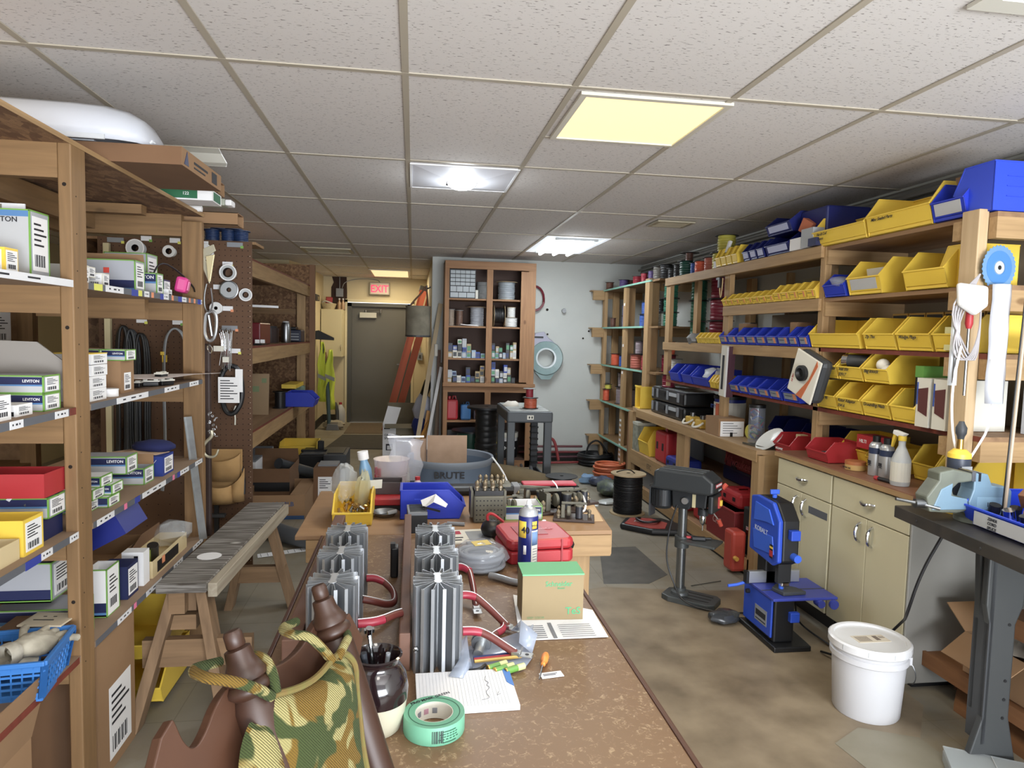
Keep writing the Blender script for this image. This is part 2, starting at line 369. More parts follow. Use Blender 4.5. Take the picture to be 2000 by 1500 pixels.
# wall holes on back wall
tag(MB().at(1.62,8.255,1.87,rx=R90).cyl(.016,0,.004,10).at(1.63,8.25,1.57,rx=R90).cyl(.012,0,.004,10).build('wall_hole',HOLE),'small dark drilled holes in the white back wall left of the hook','wall hole')
h=tag(MB().at(1.83,8.255,1.88,rx=R90).cyl(.014,0,.03,10).at(1.82,8.25,1.86,rx=R90).cyl(.025,0,.05,12).build('wall_anchor',STEEL,smooth=True),'small grey metal knob standing out of the white back wall','knob')
tag(MB().at(2.15,8.255,1.62,rx=R90).cyl(.012,0,.006,10).at(2.08,8.255,1.53,rx=R90).cyl(.012,0,.006,10).build('wall_hole',HOLE),'pair of dark holes in the back wall beside the spool rack','wall hole')

# ---------------- ceiling lights and vents ----------------
t=thing('ceiling_light','flat square ceiling panel glowing warm yellow above the long table','ceiling light',(.905,2.84,CEIL))
MB().ring(.3,.3,.025,-.012,0).build('frame',mat('panel_frame','#d9d3c2',.4),t)
MB().box(-.276,.276,-.276,.276,-.006,-.001).build('diffuser',mat('warm_diffuser','#fdeab4',.6,emit=.85),t)
t=thing('ceiling_light','square white troffer with a rounded central bulb lens','ceiling light',(.27,4.075,CEIL))
TRW=mat('troffer_white','#dfe1ea',.5)
mb=MB()
o_=.29;i_=.09
for (a,b) in (((-o_,-o_),(o_,-o_)),((o_,-o_),(o_,o_)),((o_,o_),(-o_,o_)),((-o_,o_),(-o_,-o_))):
    mb.add([(a[0],a[1],-.004),(b[0],b[1],-.004),(b[0]*i_/o_,b[1]*i_/o_,-.03),(a[0]*i_/o_,a[1]*i_/o_,-.03)],[(0,1,2,3)])
mb.build('pyramid_tray',TRW,t,solid=.002)
MB().ring(.3,.3,.012,-.008,0).build('frame',WHITE,t)
MB().at(0,0,-.03,rx=0).blob(.085,.12,.035,16,8).build('lens',mat('cool_lens','#f4f8ff',.4,emit=3.5),t,smooth=True,ang=80)
t=thing('ceiling_light','long open troffer with three bright white tubes near the back wall','ceiling light',(1.49,6.77,CEIL))
MB().ring(.3,.61,.04,-.006,0).build('frame',mat('tube_frame','#f0f6ff',.4,emit=.45),t)
MB().box(-.26,.26,-.57,.57,-.003,-.001).build('reflector',mat('tube_reflector','#e3eef2',.3,emit=.6),t)
for k in (-1,0,1): MB().tube([(k*.15,-.5,-.028),(k*.15,.55,-.028)],.018,10).build('tube_lamp',mat('tube_glow','#fbfdff',.4,emit=3.5),t,smooth=True)
MB().box(-.2,.2,-.53,-.49,-.02,-.003).box(-.2,.2,.53,.56,-.02,-.003).build('lamp_holder',LGREY,t)
t=thing('ceiling_light','long glowing warm panel by the exit door','ceiling light',(-.36,10.86,CEIL))
MB().ring(.3,.61,.03,-.01,0).build('frame',mat('panel_frame','#d9d3c2'),t)
MB().box(-.27,.27,-.58,.58,-.006,-.001).build('diffuser',mat('warm_diffuser','#fdeab4'),t)
t=thing('ceiling_light','corner of a white framed ceiling fixture at the top right','ceiling light',(1.75,1.09,CEIL))
MB().ring(.3,.61,.05,-.012,0,.06).build('frame',OFFW,t)
MB().box(-.25,.25,-.55,.55,-.004,-.001).build('diffuser',mat('cool_diffuser','#e7f1ff',.5,emit=1.6),t)
MB().box(-.22,-.08,.47,.54,-.01,-.004).build('vent_slot',BLACK,t)
VM=mat('vent_metal','#b3a98f',.45,metal=.3)
def vent(label,x0,x1,y0,y1,n):
    t=thing('ceiling_vent',label,'vent',((x0+x1)/2,(y0+y1)/2,CEIL)); w=(x1-x0)/2;d=(y1-y0)/2
    MB().box(-w,w,-d,d,-.004,-.001).build('backing',mat('vent_dark','#3f3a30',.8),t)
    MB().ring(w,d,.03,-.016,0).build('frame',VM,t)
    mb=MB()
    for k in range(n):
        y=-d+.03+(2*d-.06)*(k+.5)/n; mb.bar((-w+.03,y,-.01),(w-.03,y,-.01),.016,.003,up=(0,.6,1))
    mb.build('slats',VM,t)
vent('long slatted ceiling vent above the far left shelving',-1.23,-.69,7.77,8.2,4)
vent('small square ceiling vent near the right wall',1.84,2.14,5.08,5.34,6)
# exit sign
t=thing('exit_sign','lit red EXIT sign above the grey door','exit sign',(-.57,11.84,2.17))
MB().box(-.17,.17,-.05,.03,-.0,.21).build('housing',mat('exit_housing','#8e8572',.5),t,bevel=.005)
MB().box(-.15,.15,-.053,-.05,.015,.195).build('face',mat('exit_face','#c9b9a8',.5),t)
lettering(t,'EXIT',.17,(0,-.054,.045),FR,mat('exit_red','#ff2f55',.5,emit=1.5),align='CENTER',sx=.85,ext=.002)
tag(MB().tube([(-.57,11.86,2.38),(-.6,11.86,2.43),(-.9,11.86,2.44),(-1.15,11.86,2.38),(-1.19,11.84,2.27)],.006,6,smooth=2).build('cable',mat('conduit_grey','#8b8a84')),'thin cable looping from the exit sign to the junction box','cable')
t=thing('junction_box','square grey junction box on the bare brown wall patch','junction box',(-1.23,11.82,2.12))
MB().box(-.06,.06,-.0,.04,-.0,.14).build('box',MGREY,t,bevel=.004); MB().tube([(0,.02,.14),(0,.02,.33)],.008,8).build('conduit',MGREY,t)

# floor: worn patches where the tiles are gone
struct('trim_6', MB().prism([(1.38,4.79),(1.66,4.8),(1.68,4.2),(1.5,4.05),(1.21,4.07)],0,.0015,'z'), mat('dark_tile','#5f5d57',.45,kind='noise',c2='#45433f',scale=9,amt=.8))
struct('trim_7', MB().prism([(.6,1.2),(.75,3.9),(1.2,4.02),(1.55,3.95),(1.9,3.9),(2.2,3.9),(2.2,2.55),(1.98,2.3),(1.7,2.34),(1.62,1.9),(1.9,1.2)],0,.001,'z'), mat('bare_cement','#938268',.45,kind='noise',c2='#63543f',scale=4.5,amt=.8))
# ================= LEFT SHELVING UNIT =================
TAPE=mat('grey_tape','#5c5f66',.6); TAPEW=mat('label_white','#dcdde0',.6); BLUET=mat('blue_tape','#2f3f9e',.6); ORS=mat('orange_sticker','#e08a5a',.6); PINKS=mat('pink_sticker','#e8729a',.6); YS=mat('yellow_sticker','#d8d84a',.6)
A=thing('shelving_unit','tall timber shelving unit along the left side with five levels','shelving')
def post(x0,x1,y0,y1,z1,m=WZ,par=None,holes=0,z0=0):
    o=MB().box(x0,x1,y0,y1,z0,z1).build('post',m,par or A,bevel=.004)
    return o
p_=post(-1.038,-1.0,2.21,2.30,2.09)
mb=MB().use(HOLE)
for i in range(14): mb.at(-1.0,2.235+.03*((i*3)%3)/2,.5+.11*i,ry=R90).cyl(.0022,0,.0006,8)
for i in range(4): mb.at(-1.02,2.21,.7+.42*i,rx=R90).cyl(.006,0,.0006,8)
mb.build('knot',None,p_)
post(-1.09,-1.0,3.46,3.5,2.05); post(-1.60,-1.55,2.21,2.30,2.0); post(-1.60,-1.52,3.46,3.5,2.05); post(-1.038,-1.0,.72,.81,2.09); post(-1.6,-1.55,.72,.81,2.05)
BRD=mat('shelf_board','#957b62',.8,kind='noise',c2='#8e745a',scale=5,amt=.7)
SH=(1.68,1.30,.92,.53)
NR=[[(.0,.08,'W')],[(.0,.08,'T')],[],[]]
def strip(x,y0,y1,z0,z1,segs):
    mb=MB(); rd=random.Random(int(z0*100)+int(y0*10))
    mb.use(TAPE).box(x,x+.0008,y0,y1,z0,z1)
    for (a,b,c) in segs:
        mb.use({'W':TAPEW,'B':BLUET,'O':ORS,'P':PINKS,'Y':YS,'R':REDW}[c]).box(x,x+.0016,y0+(y1-y0)*a,y0+(y1-y0)*b,z0-.002*(c=='B'),z1)
        if c=='W':
            mb.use(INK); w=(b-a)*(y1-y0); s=y0+(y1-y0)*a
            for k in range(3): mb.box(x,x+.0022,s+w*(.18+.25*k),s+w*(.18+.25*k+.08+.06*(k%2)),(z0+z1)/2-.002,(z0+z1)/2+.003)
    return mb
SEG={(0,0):[(0,1,'W')],(0,1):[(.03,.08,'Y'),(.1,.22,'W'),(.28,.33,'B'),(.33,.36,'Y'),(.38,.42,'W'),(.44,.46,'O'),(.52,.55,'B'),(.55,.6,'W'),(.63,.65,'O'),(.7,.74,'B'),(.74,.79,'W'),(.82,.84,'O'),(.88,.9,'O'),(.93,.97,'B'),(.97,1,'W')],
 (1,0):[(.08,.3,'W'),(.55,.63,'W'),(.84,.94,'W'),(.95,1,'R')],(1,1):[(.16,.4,'W'),(.55,.7,'W'),(.82,.93,'W')],
 (2,0):[(.25,.32,'B'),(.32,.42,'W'),(.62,.72,'B'),(.72,.8,'W'),(.93,1,'W')],(2,1):[(.02,.13,'W'),(.2,.22,'P'),(.28,.32,'B'),(.34,.55,'W'),(.62,.64,'P'),(.67,.7,'B'),(.7,.8,'W'),(.88,.97,'W')],
 (3,1):[(.14,.24,'W'),(.26,.28,'P'),(.36,.5,'W'),(.62,.72,'W'),(.84,.97,'W')]}
for i,z in enumerate(SH):
    for j,(a,b) in enumerate(((.8,2.27),(2.27,3.5))):
        s=MB().box(-1.6,-1.0025,a,b,z-.019,z).build('shelf_board',BRD,A)
        if (i,j) in SEG: strip(-1.0022,(a if j else 1.45)+ (.04 if j else 0),b-(.06 if not j else .02),z-.02,z+.001,SEG[(i,j)]).build('label_strip',None,s)
        elif i==3: MB().box(-1.0025,-1.0012,a,b-.07,z-.02,z).build('painted_edge',REDW,s)
t_=MB().box(-1.62,-1.0,.72,3.5,2.078,2.09).build('top_board',OSB,A)
MB().box(-1.0,-.998,.72,3.5,2.076,2.091).build('board_edge',LY,t_)
for z,h in ((2.078,.10),(1.661,.08),(1.281,.09),(.901,.07),(.511,.07)):
    MB().box(-1.55,-1.038,2.21,2.248,z-h,z).build('rail',WX,A)
    MB().box(-1.55,-1.09,3.46,3.498,z-h,z).build('rail',WX,A)
MB().box(-1.5,-1.09,3.0,3.04,1.58,1.66).build('rail',WX,A)
MB().bar((-1.42,1.2,2.02),(-1.42,3.3,2.02),.04,.09).build('joist',WY,A)
MB().bar((-1.56,3.2,2.05),(-1.16,3.2,2.05),.06,.04).build('block',WX,A)
MB().bar((-1.58,1.1,2.01),(-1.58,3.4,2.01),.04,.09).build('joist',WY,A)
# --- cartons ---
CG='cartons on the left shelves'
def open_faces(mb,w,d,h,t=.003,top=False):
    mb.box(0,w,0,d,0,t); mb.box(0,w,0,t,t,h); mb.box(0,w,d-t,d,t,h); mb.box(0,t,t,d-t,t,h); mb.box(w-t,w,t,d-t,t,h)
    if top: mb.box(t,w-t,t,d-t,h-t,h)
    return mb
SILV=mat('silver_card','#a7aab2',.5)
def levi(label,x1,y0,z0,w,d,h,opened=False,flap=0,grp=CG,band=(.55,.95),txt=True,body=None,rz=0,lab=True,side=True):
    t=thing('carton',label,'box',(x1-w,y0,z0),rz,grp)
    if opened: open_faces(MB(),w,d,h).build('body',body or SILV,t)
    else: MB().box(0,w,0,d,0,h).build('body',body or SILV,t)
    a,b=band
    MB().use(NAVY).box(.002,w-.002,-.0007,0,h*a,h*b).use(LBLUE).box(.002,w-.002,-.0007,0,h*a-h*.09,h*a).use(LGREY).box(.002,w-.002,-.0007,0,h*.05,h*a-h*.09).build('printed_band',None,t)
    g=.003; mb=MB()
    for (xa,xb,ya,yb,za,zb) in ((0,w,-.001,g,h-g,h+.001),(0,w,-.001,g,-.0005,g),(-.001,g,-.001,g,0,h),(w-g,w+.001,-.001,g,0,h),(w-g,w+.001,d-g,d+.001,0,h),(w-g,w+.001,0,d,h-g,h+.001),(w-g,w+.001,0,d,0,g)): mb.box(xa,xb,ya,yb,za,zb)
    mb.build('green_edging',GREEN,t)
    if side: MB().print_yz(w+.0008,d*.1,d*.9,h*.1,h*.92).build('printed_label',None,t)
    if txt: lettering(t,'LEVITON',min(h*.22,.03),(w-.01,-.0012,h*(a+b)/2-.004),FR,WHITE,align='RIGHT')
    if flap: MB().add([(0,d,h),(w,d,h),(w*.97,d+.01,h+flap),(w*.03,d+.01,h+flap)],[(0,1,2,3)]).build('flap',body or CARD,t,solid=.003)
    return t
def wbox(label,x1,y0,z0,w,d,h,m=None,grp=CG,front=True,name='carton',rz=0,side=True):
    t=thing(name,label,'box',(x1-w,y0,z0),rz,grp)
    MB().box(0,w,0,d,0,h).build('body',m or OFFW,t)
    if side: MB().print_yz(w+.0002,d*.08,d*.92,h*.1,h*.9).build('printed_label',None,t)
    if front: MB().print_xz(-.0002,w*.45,w*.95,h*.1,h*.9,rows=4).build('printed_label',None,t)
    return t
def tray(label,x1,y0,z0,w,d,h,m=KRAFT,inner=CARD2,cut=True,name='tray',cat='tray',grp=None,rz=0,rot=None):
    t=thing(name,label,cat,(x1-w,y0,z0),rz,grp,rot)
    open_faces(MB(),w,d,h).build('body',m,t)
    if cut: MB().prism([(0.003,h),(d-.003,h),(d-.003,h*1.7),(d*.5,h*1.75),(d*.25,h*1.3)],0,.003,'x').build('side_panel',inner,t)
    return t
# level 1 near bay
b=levi('big open grey LEVITON-style carton with a torn flap, top left near the frame edge'.replace('LEVITON-style ',''),-1.06,2.1,1.68,.42,.10,.185,opened=True,txt=False,band=(.985,1.0))
lettering(b,'LEVITON',.02,(.39,-.002,.15),FR,INK,align='RIGHT')
MB().box(.0,.36,.094,.1,.185,.215).use(mat('torn_card','#8c8678',.9)).box(0.02,.3,.092,.094,.187,.212).build('flap',None,b)
wbox('small yellow carton in front of the big open grey carton',-1.045,1.95,1.68,.16,.06,.065,YEL)
# level 1 far bay
wbox('small cream carton lying beside the near post on the top shelf level',-1.04,2.36,1.68,.10,.04,.06)
wbox('small white carton behind the cream one by the near post',-1.05,2.42,1.705,.07,.05,.035)
wbox('little white carton with handwriting, third from the near post',-1.04,2.5,1.68,.08,.05,.045,front=True)
levi('large grey carton with a red sticker, open top showing brown inside',-1.035,2.76,1.68,.23,.09,.115,opened=True,band=(.1,.35),txt=False,flap=.03)
MB().box(.12,.14,-.0015,-.0005,.065,.085).build('red_sticker',mat('red_sticker','#d8402e',.5),bpy.data.objects[-1] if False else [o for o in bpy.data.objects if o.get('label','').startswith('large grey carton with a red')][0])
levi('tall blue and white carton standing behind the sticker carton',-1.13,3.14,1.68,.17,.12,.18,band=(.1,.4),txt=False,flap=.0)
levi('medium navy and green carton right of the sticker carton',-1.032,2.97,1.68,.10,.07,.085,band=(.6,.95))
wbox('navy carton with pale printing near the pink case',-1.05,3.1,1.68,.10,.08,.07,NAVY,front=False)
wbox('small white barcoded carton below the navy carton',-1.03,3.09,1.68,.07,.05,.028,WHITE,front=False)
t=thing('tape_dispenser','pink translucent plastic case tilted on the top shelf end','case',(-1.02,3.3,1.70),.2)
MB().at(0,0,0,ry=.2,rx=.0).box(-.05,.0,-.05,.06,0,.07).build('case',mat('pink_plastic','#d9308a',.4),t,bevel=.012)
MB().at(.001,0,0,ry=.2).box(-.0,.003,-.03,.04,.015,.055).build('window',mat('pink_clear','#f07fb4',.3),t)
tag(MB().tube([(-1.1,3.1,1.75),(-1.07,3.12,1.83),(-1.04,3.25,1.8),(-1.02,3.4,1.74),(-1.03,3.45,1.72)],.004,6,smooth=2).build('strap',BLACK,smooth=True),'thin black strap arching over the cartons on the top level','strap')
# level 2 near bay
levi('long grey and navy carton, lower of the stacked pair left of the near post',-1.035,2.1,1.30,.42,.09,.05,band=(.5,.92),txt=True)
levi('long grey and navy carton, upper of the stacked pair left of the near post',-1.035,2.1,1.352,.42,.09,.05,band=(.5,.92),txt=True)
tag(MB().prism([(-1.62,1.38),(-1.05,1.38),(-1.05,1.44),(-1.12,1.495),(-1.62,1.505)],2.24,2.246,'y').build('cardboard_sheet',mat('grey_card','#8d8780',.8)),'grey cardboard panel standing behind the long stacked cartons','cardboard')
wbox('white barcoded carton cut by the left frame edge on the second level',-1.03,1.86,1.30,.14,.07,.065,WHITE)
t=wbox('flat white and black carton lying in front of the stacked pair',-1.04,1.97,1.30,.16,.08,.032,WHITE,front=False)
MB().box(0,.155,-.001,0,.002,.014).build('black_edge',BLACK,t)
# level 2 far bay
for k,(y,z,w,h,l) in enumerate([(2.38,1.30,.12,.04,'bottom'),(2.38,1.341,.12,.04,'second from the bottom'),(2.39,1.382,.11,.036,'second from the top'),(2.39,1.42,.12,.036,'top')]):
    t=wbox('small white barcoded carton, %s in the stack right of the near post'%l,-1.035,y,z,w,.12,h,WHITE)
    if k==3: MB().box(-.001,w+.001,-.001,.121,h-.002,h+.001).build('yellow_lid',YEL,t)
    if k==2: MB().box(0,.03,-.0015,0,.005,h-.005).build('red_panel',RED,t)
t=wbox('brown cardboard carton with barcodes holding two white cartons',-1.06,2.68,1.30,.15,.12,.12,CARD,front=False,side=False)
MB().print_xz(-.0003,.01,.075,.01,.085,rows=4).print_yz(.1503,.03,.09,.01,.075).build('printed_label',None,t)
levi('white carton with dark band, left one atop the brown cardboard carton',-1.13,2.68,1.421,.11,.08,.04,band=(.45,.9),side=True,body=WHITE)
levi('white carton with dark band, right one atop the brown cardboard carton',-1.045,2.69,1.421,.085,.09,.04,band=(.45,.9),body=WHITE)
tag(MB().at(-1.06,2.58,1.30).cyl(.03,0,.022,18).use(WHITE).cyl(.031,.022,.027,18).build('round_tin',None,smooth=True),'black and white round cap on the second level edge','cap')
tag(MB().sheet([[(-1.25,2.85,1.345),(-1.0,2.9,1.34)],[(-1.25,3.3,1.33),(-.99,3.3,1.335)],[(-1.15,3.6,1.30),(-.965,3.64,1.322)]]).build('paper_sheet',mat('pinkish_paper','#dccfca',.8),solid=.001),'pinkish printed sheet sticking out past the shelf end','paper')
for k,(x,y,z) in enumerate([(-1.12,2.95,1.30),(-1.08,3.02,1.30),(-1.04,3.08,1.30),(-1.05,3.06,1.33)]):
    t=thing('wall_socket',['loose wiring device, leftmost on the sheet','loose wiring device, middle one on the sheet','loose wiring device, rightmost lower one on the sheet','loose wiring device stacked on top of the others'][k],'socket',(x,y,z+.002),.5*k,'loose wiring devices on the second level')
    MB().cbox(0,0,0,.06,.03,.018).build('body',BLACK,t,bevel=.003); MB().cbox(0,0,.018,.066,.032,.006).cbox(-.02,0,.024,.016,.02,.004).cbox(.02,0,.024,.016,.02,.004).build('face',OFFW,t)
# level 3 near bay
tray('red card tray holding a small white carton, left end of the third level',-1.04,2.1,1.05,.42,.12,.07,RED,RED,False)
wbox('small white carton resting in the red tray',-1.25,2.02,1.10,.12,.06,.03,WHITE,front=False)
levi('crushed silver and navy carton below the red tray, left of the post',-1.04,2.12,.985,.38,.1,.06,band=(.6,.95),txt=False)
tag(MB().box(-1.45,-1.05,2.1,2.22,.92,.983).build('carton',NAVY),'dark navy carton under the crushed silver one','box',CG)
t=thing('carton','bright yellow open carton with a tall lid and white label','box',(-1.24,1.97,.92),0,CG)
open_faces(MB(),.21,.1,.10).build('body',YEL,t); MB().add([(0,-.002,.0),(.125,-.002,.0),(.12,-.01,.155),(.0,-.012,.155)],[(0,1,2,3)]).box(0,.12,-.03,-.01,.15,.158).build('lid_flap',YEL,t,solid=.003)
MB().print_yz(.2103,.01,.09,.01,.09).build('printed_label',None,t)
tray('cream card tray at the left frame edge, front of the third level',-1.035,1.72,.92,.3,.24,.055)
mb=MB(); rd=random.Random(3)
for k in range(26): mb.at(-1.15+rd.uniform(-.12,.1),2.17+rd.uniform(-.04,.05),1.02+rd.uniform(0,.035),rd.uniform(0,3),rd.uniform(-1,1)).use([WHITE,BLACK,STEEL][k%3]).cbox(0,0,0,.03,.012,.01)
tag(mb.build('wiring_parts',None),'heap of small black, white and metal wiring parts beyond the yellow carton','parts',kind='stuff')
# level 3 far bay
for k,(y,z,x,l) in enumerate([(2.42,.92,-1.07,'bottom left'),(2.5,.92,-1.035,'bottom right'),(2.44,.958,-1.06,'middle left'),(2.53,.958,-1.035,'middle right'),(2.48,.995,-1.05,'top')]):
    levi('small green edged white carton, %s of the little pile right of the near post'%l,x,y,z,.11,.09,.036,band=(.3,.95),txt=k>2,body=WHITE)
levi('wide grey and navy carton lying over the little pile of small cartons',-1.045,2.68,1.0,.20,.10,.065,band=(.55,.9))
levi('open grey and navy carton with a raised brown flap, middle of the third level',-1.05,2.86,.92,.12,.1,.065,opened=True,flap=.04,band=(.5,.95))
t=thing('carton','blue glove carton with white wavy lines','box',(-1.27,3.02,.92),0,CG)
MB().box(0,.235,0,.13,0,.085).build('body',mat('blue_card','#223a8f',.55),t); mb=MB()
for k in range(4): mb.tube([(.12+.02*k,-.001,.01),(.13+.02*k,-.001,.03),(.135+.02*k,-.001,.05),(.15+.02*k,-.001,.07)],.001,4,smooth=1)
mb.build('wavy_lines',WHITE,t); MB().print_yz(.2352,.02,.12,.01,.075).build('printed_label',None,t)
MB().sheet([[(.0,.02,.086),(.1,.0,.1),(.2,.02,.088)],[(.0,.1,.088),(.1,.12,.1),(.23,.1,.088)]]).build('tissue',mat('tissue_card','#c9a888',.8),t,solid=.002)
tag(MB().at(-1.11,3.13,1.03).blob(.09,.06,.03,12,7,.06,4).build('cloth_pouch',mat('navy_cloth','#1c2356',.9),smooth=True,ang=80),'dark blue folded cloth lying on the blue glove carton','cloth')
# level 4 (hanging tilted blue bin)
t=thing('storage_bin','dark blue open bin tilted beneath the third level shelf','bin',(-1.28,2.55,.66),0,None,(.0,-.5,0))
open_faces(MB(),.32,.2,.1).build('body',mat('navy_plastic','#1c2a86',.4),t)
levi('upturned grey carton with inverted printing, upper of pair near the post',-1.10,2.25,.69,.24,.15,.12,opened=True,flap=.03,txt=False,band=(.05,.3))
levi('grey carton with navy top band and white labels beside the near post on level four',-1.05,2.28,.53,.24,.13,.12,band=(.7,.95),txt=False)
levi('tall white and green carton with open slanted top, right of the navy banded one',-1.045,2.5,.53,.07,.1,.17,opened=True,band=(.1,.3),txt=False,body=WHITE)
t=wbox('open navy and cream carton in the middle of the fourth level',-1.04,2.66,.53,.10,.1,.125,NAVY,front=False)
t=wbox('upright white carton with a black stripe, fourth level',-1.035,2.8,.53,.08,.06,.135,WHITE,front=False,side=False)
MB().box(.045,.06,-.001,0,.0,.12).build('black_stripe',BLACK,t)
t=tray('long cream card tray with a dark label, far end of the fourth level',-1.03,2.88,.53,.12,.42,.07)
MB().box(.1205,.122,.05,.3,.01,.055).use(ORS).box(.122,.1235,.1,.13,.03,.06).build('dark_label',BLACK,t)
tray('wide brown card tray behind the cream tray on the fourth level',-1.17,2.85,.53,.24,.35,.09,CARD)
tag(MB().at(-1.09,2.95,.57,.4).cbox(0,0,0,.05,.04,.06).build('carton',mat('olive_card','#8a9436',.6),bevel=.003),'little olive green carton poking out of the brown tray','box',CG)
tag(MB().at(-1.07,3.0,.56,.3,.4).cyl(.022,0,.09,12).build('can',STEEL,smooth=True),'small silver can lying in the cream tray','can')
tag(MB().at(-1.1,3.3,.6).blob(.09,.1,.05,12,6,.2,5).build('plastic_bag',CLEAR,smooth=True),'clear plastic bag crumpled at the far end of the fourth level','bag')
# level 4 near bay: blue basket and gloves
t=thing('plastic_basket','bright blue latticed plastic basket full of worn work gloves','basket',(-1.155,2.03,.533),.14)
BB=mat('basket_blue','#2a76c4',.4)
mb=MB(); w1,d1,w2,d2,h=.155,.095,.172,.118,.105
def ring(z,k): return [(-w1-(w2-w1)*k,-d1-(d2-d1)*k,z),(w1+(w2-w1)*k,-d1-(d2-d1)*k,z),(w1+(w2-w1)*k,d1+(d2-d1)*k,z),(-w1-(w2-w1)*k,d1+(d2-d1)*k,z)]
MB().add(ring(0,0),[(0,1,2,3)]).build('base',BB,t,solid=.003)
for k in (0,.12,.32,.5,.68,.86):
    r=ring(h*k,k)
    for i in range(4): mb.bar(r[i],r[(i+1)%4],.004,.006 if k not in (0,.86) else .018)
r0=ring(0,0); r1=ring(h*.95,.95)
for i in range(4):
    a0,b0,a1,b1=[Vector(q) for q in (r0[i],r0[(i+1)%4],r1[i],r1[(i+1)%4])]
    n=13 if i%2==0 else 9
    for k in range(n+1):
        f=k/n; mb.bar(a0.lerp(b0,f),a1.lerp(b1,f),.018 if k in (0,n) else .004,.004)
mb.build('lattice',BB,t)
r=ring(h,1); mb=MB()
for i in range(4): mb.bar(r[i],r[(i+1)%4],.012,.014)
mb.build('rim',BB,t,bevel=.003)
GL=mat('glove_cloth','#c9c2ae',.95,kind='noise',c2='#7b7262',scale=14,amt=.7,bump=.6)
for k,(x,y,z,rz,lab) in enumerate([(-1.25,2.01,.605,.3,'leftmost'),(-1.15,1.99,.618,.9,'middle, orange stained'),(-1.06,2.07,.635,1.3,'rightmost, standing up at the basket end')]):
    t=thing('work_glove','worn off-white knitted work glove in the blue basket, %s'%lab,'glove',(x,y,z),rz,'gloves in the blue basket',(.15*k,.1,rz))
    mb=MB().blob(.075,.045,.024,16,9,.12,k)
    for f in range(4):
        fy=-.033+.022*f; mb.tube([(.05,fy,0),(.085,fy*1.15,.006),(.115+.01*(f%2),fy*1.3,-.004)],.0105,8,smooth=1)
    mb.tube([(0,.04,0),(.03,.07,.004),(.05,.08,0)],.011,8,smooth=1)
    mb.build('glove_body',GL,t,smooth=True,ang=80)
    MB().at(-.07,0,0,ry=-R90).lathe([(.03,0),(.033,.015),(.031,.04)],14,False).build('cuff',mat('glove_cuff','#b7b0a0',.95,kind='noise',c2='#8f8878',scale=60),t,smooth=True)
t=thing('cover_plate','cream electrical cover plate with slots lying by the post','cover plate',(-1.09,2.21,.645),-.1)
MB().cbox(0,0,0,.13,.1,.006).build('plate',mat('almond','#cdbfa4',.4),t,bevel=.003); MB().cbox(-.01,-.01,.006,.06,.004,.001).cbox(-.02,.015,.006,.01,.003,.001).cbox(.01,.015,.006,.01,.003,.001).build('slots',BLACK,t)
wbox('low flat carton under the cream cover plate',-1.03,2.165,.53,.18,.1,.11,CARD2,front=False,side=False)
tag(MB().sheet([[(-1.15,1.62,.534),(-1.01,1.68,.534)],[(-1.14,1.76,.535),(-1.0,1.79,.545)]]).build('paper_scrap',mat('mauve_paper','#6b5f8a',.8),solid=.001),'mauve scrap of paper at the front of the basket shelf','paper')
# big cartons on the floor beneath
def flapbox(label,x0,x1,y0,y1,h,flaps=(),m=CARD,z0=0,rz=0,tape=False,name='cardboard_box',txt=None,cat='box',labels=()):
    t=thing(name,label,cat,((x0+x1)/2,(y0+y1)/2,z0),rz); w=(x1-x0)/2; d=(y1-y0)/2
    mb=MB(); e=.004
    mb.box(-w,w,-d,d,0,e); mb.box(-w,w,-d,-d+e,e,h); mb.box(-w,w,d-e,d,e,h); mb.box(-w,-w+e,-d+e,d-e,e,h); mb.box(w-e,w,-d+e,d-e,e,h)
    mb.build('body',m,t)
    for (s,ln,an) in flaps:       # side, length, angle (0 = flat outwards, 90 = straight up, 180 = closed)
        c=ln*math.cos(math.radians(an)); q=ln*math.sin(math.radians(an))
        P={'f':[(-w,-d,h),(w,-d,h),(w*.96,-d-c,h+q),(-w*.96,-d-c,h+q)],'b':[(-w,d,h),(w,d,h),(w*.96,d+c,h+q),(-w*.96,d+c,h+q)],
           'l':[(-w,-d,h),(-w,d,h),(-w-c,d*.96,h+q),(-w-c,-d*.96,h+q)],'r':[(w,-d,h),(w,d,h),(w+c,d*.96,h+q),(w+c,-d*.96,h+q)]}[s]
        MB().add(P,[(0,1,2,3)]).build('flap',m,t,solid=.004)
    for q in labels:
        mb=MB()
        if q[0]=='f': mb.print_xz(-d-.0003,*q[1:])
        else: mb.print_yz(w+.0003,*q[1:])
        mb.build('shipping_label',None,t)
    return t
t=flapbox('tall brown carton on the floor beside the post, big white printed label',-1.5,-1.02,2.36,2.66,.49,[('l',.1,60)],CARD,labels=[('r',-.07,.11,.04,.3)])
flapbox('open brown carton on the floor under the basket shelf, nearest the camera',-1.55,-1.04,1.6,2.0,.40,[('r',.2,75)],CARD)
flapbox('brown carton tucked under the basket shelf behind the open one',-1.6,-1.08,2.03,2.33,.44,[],CARD2)
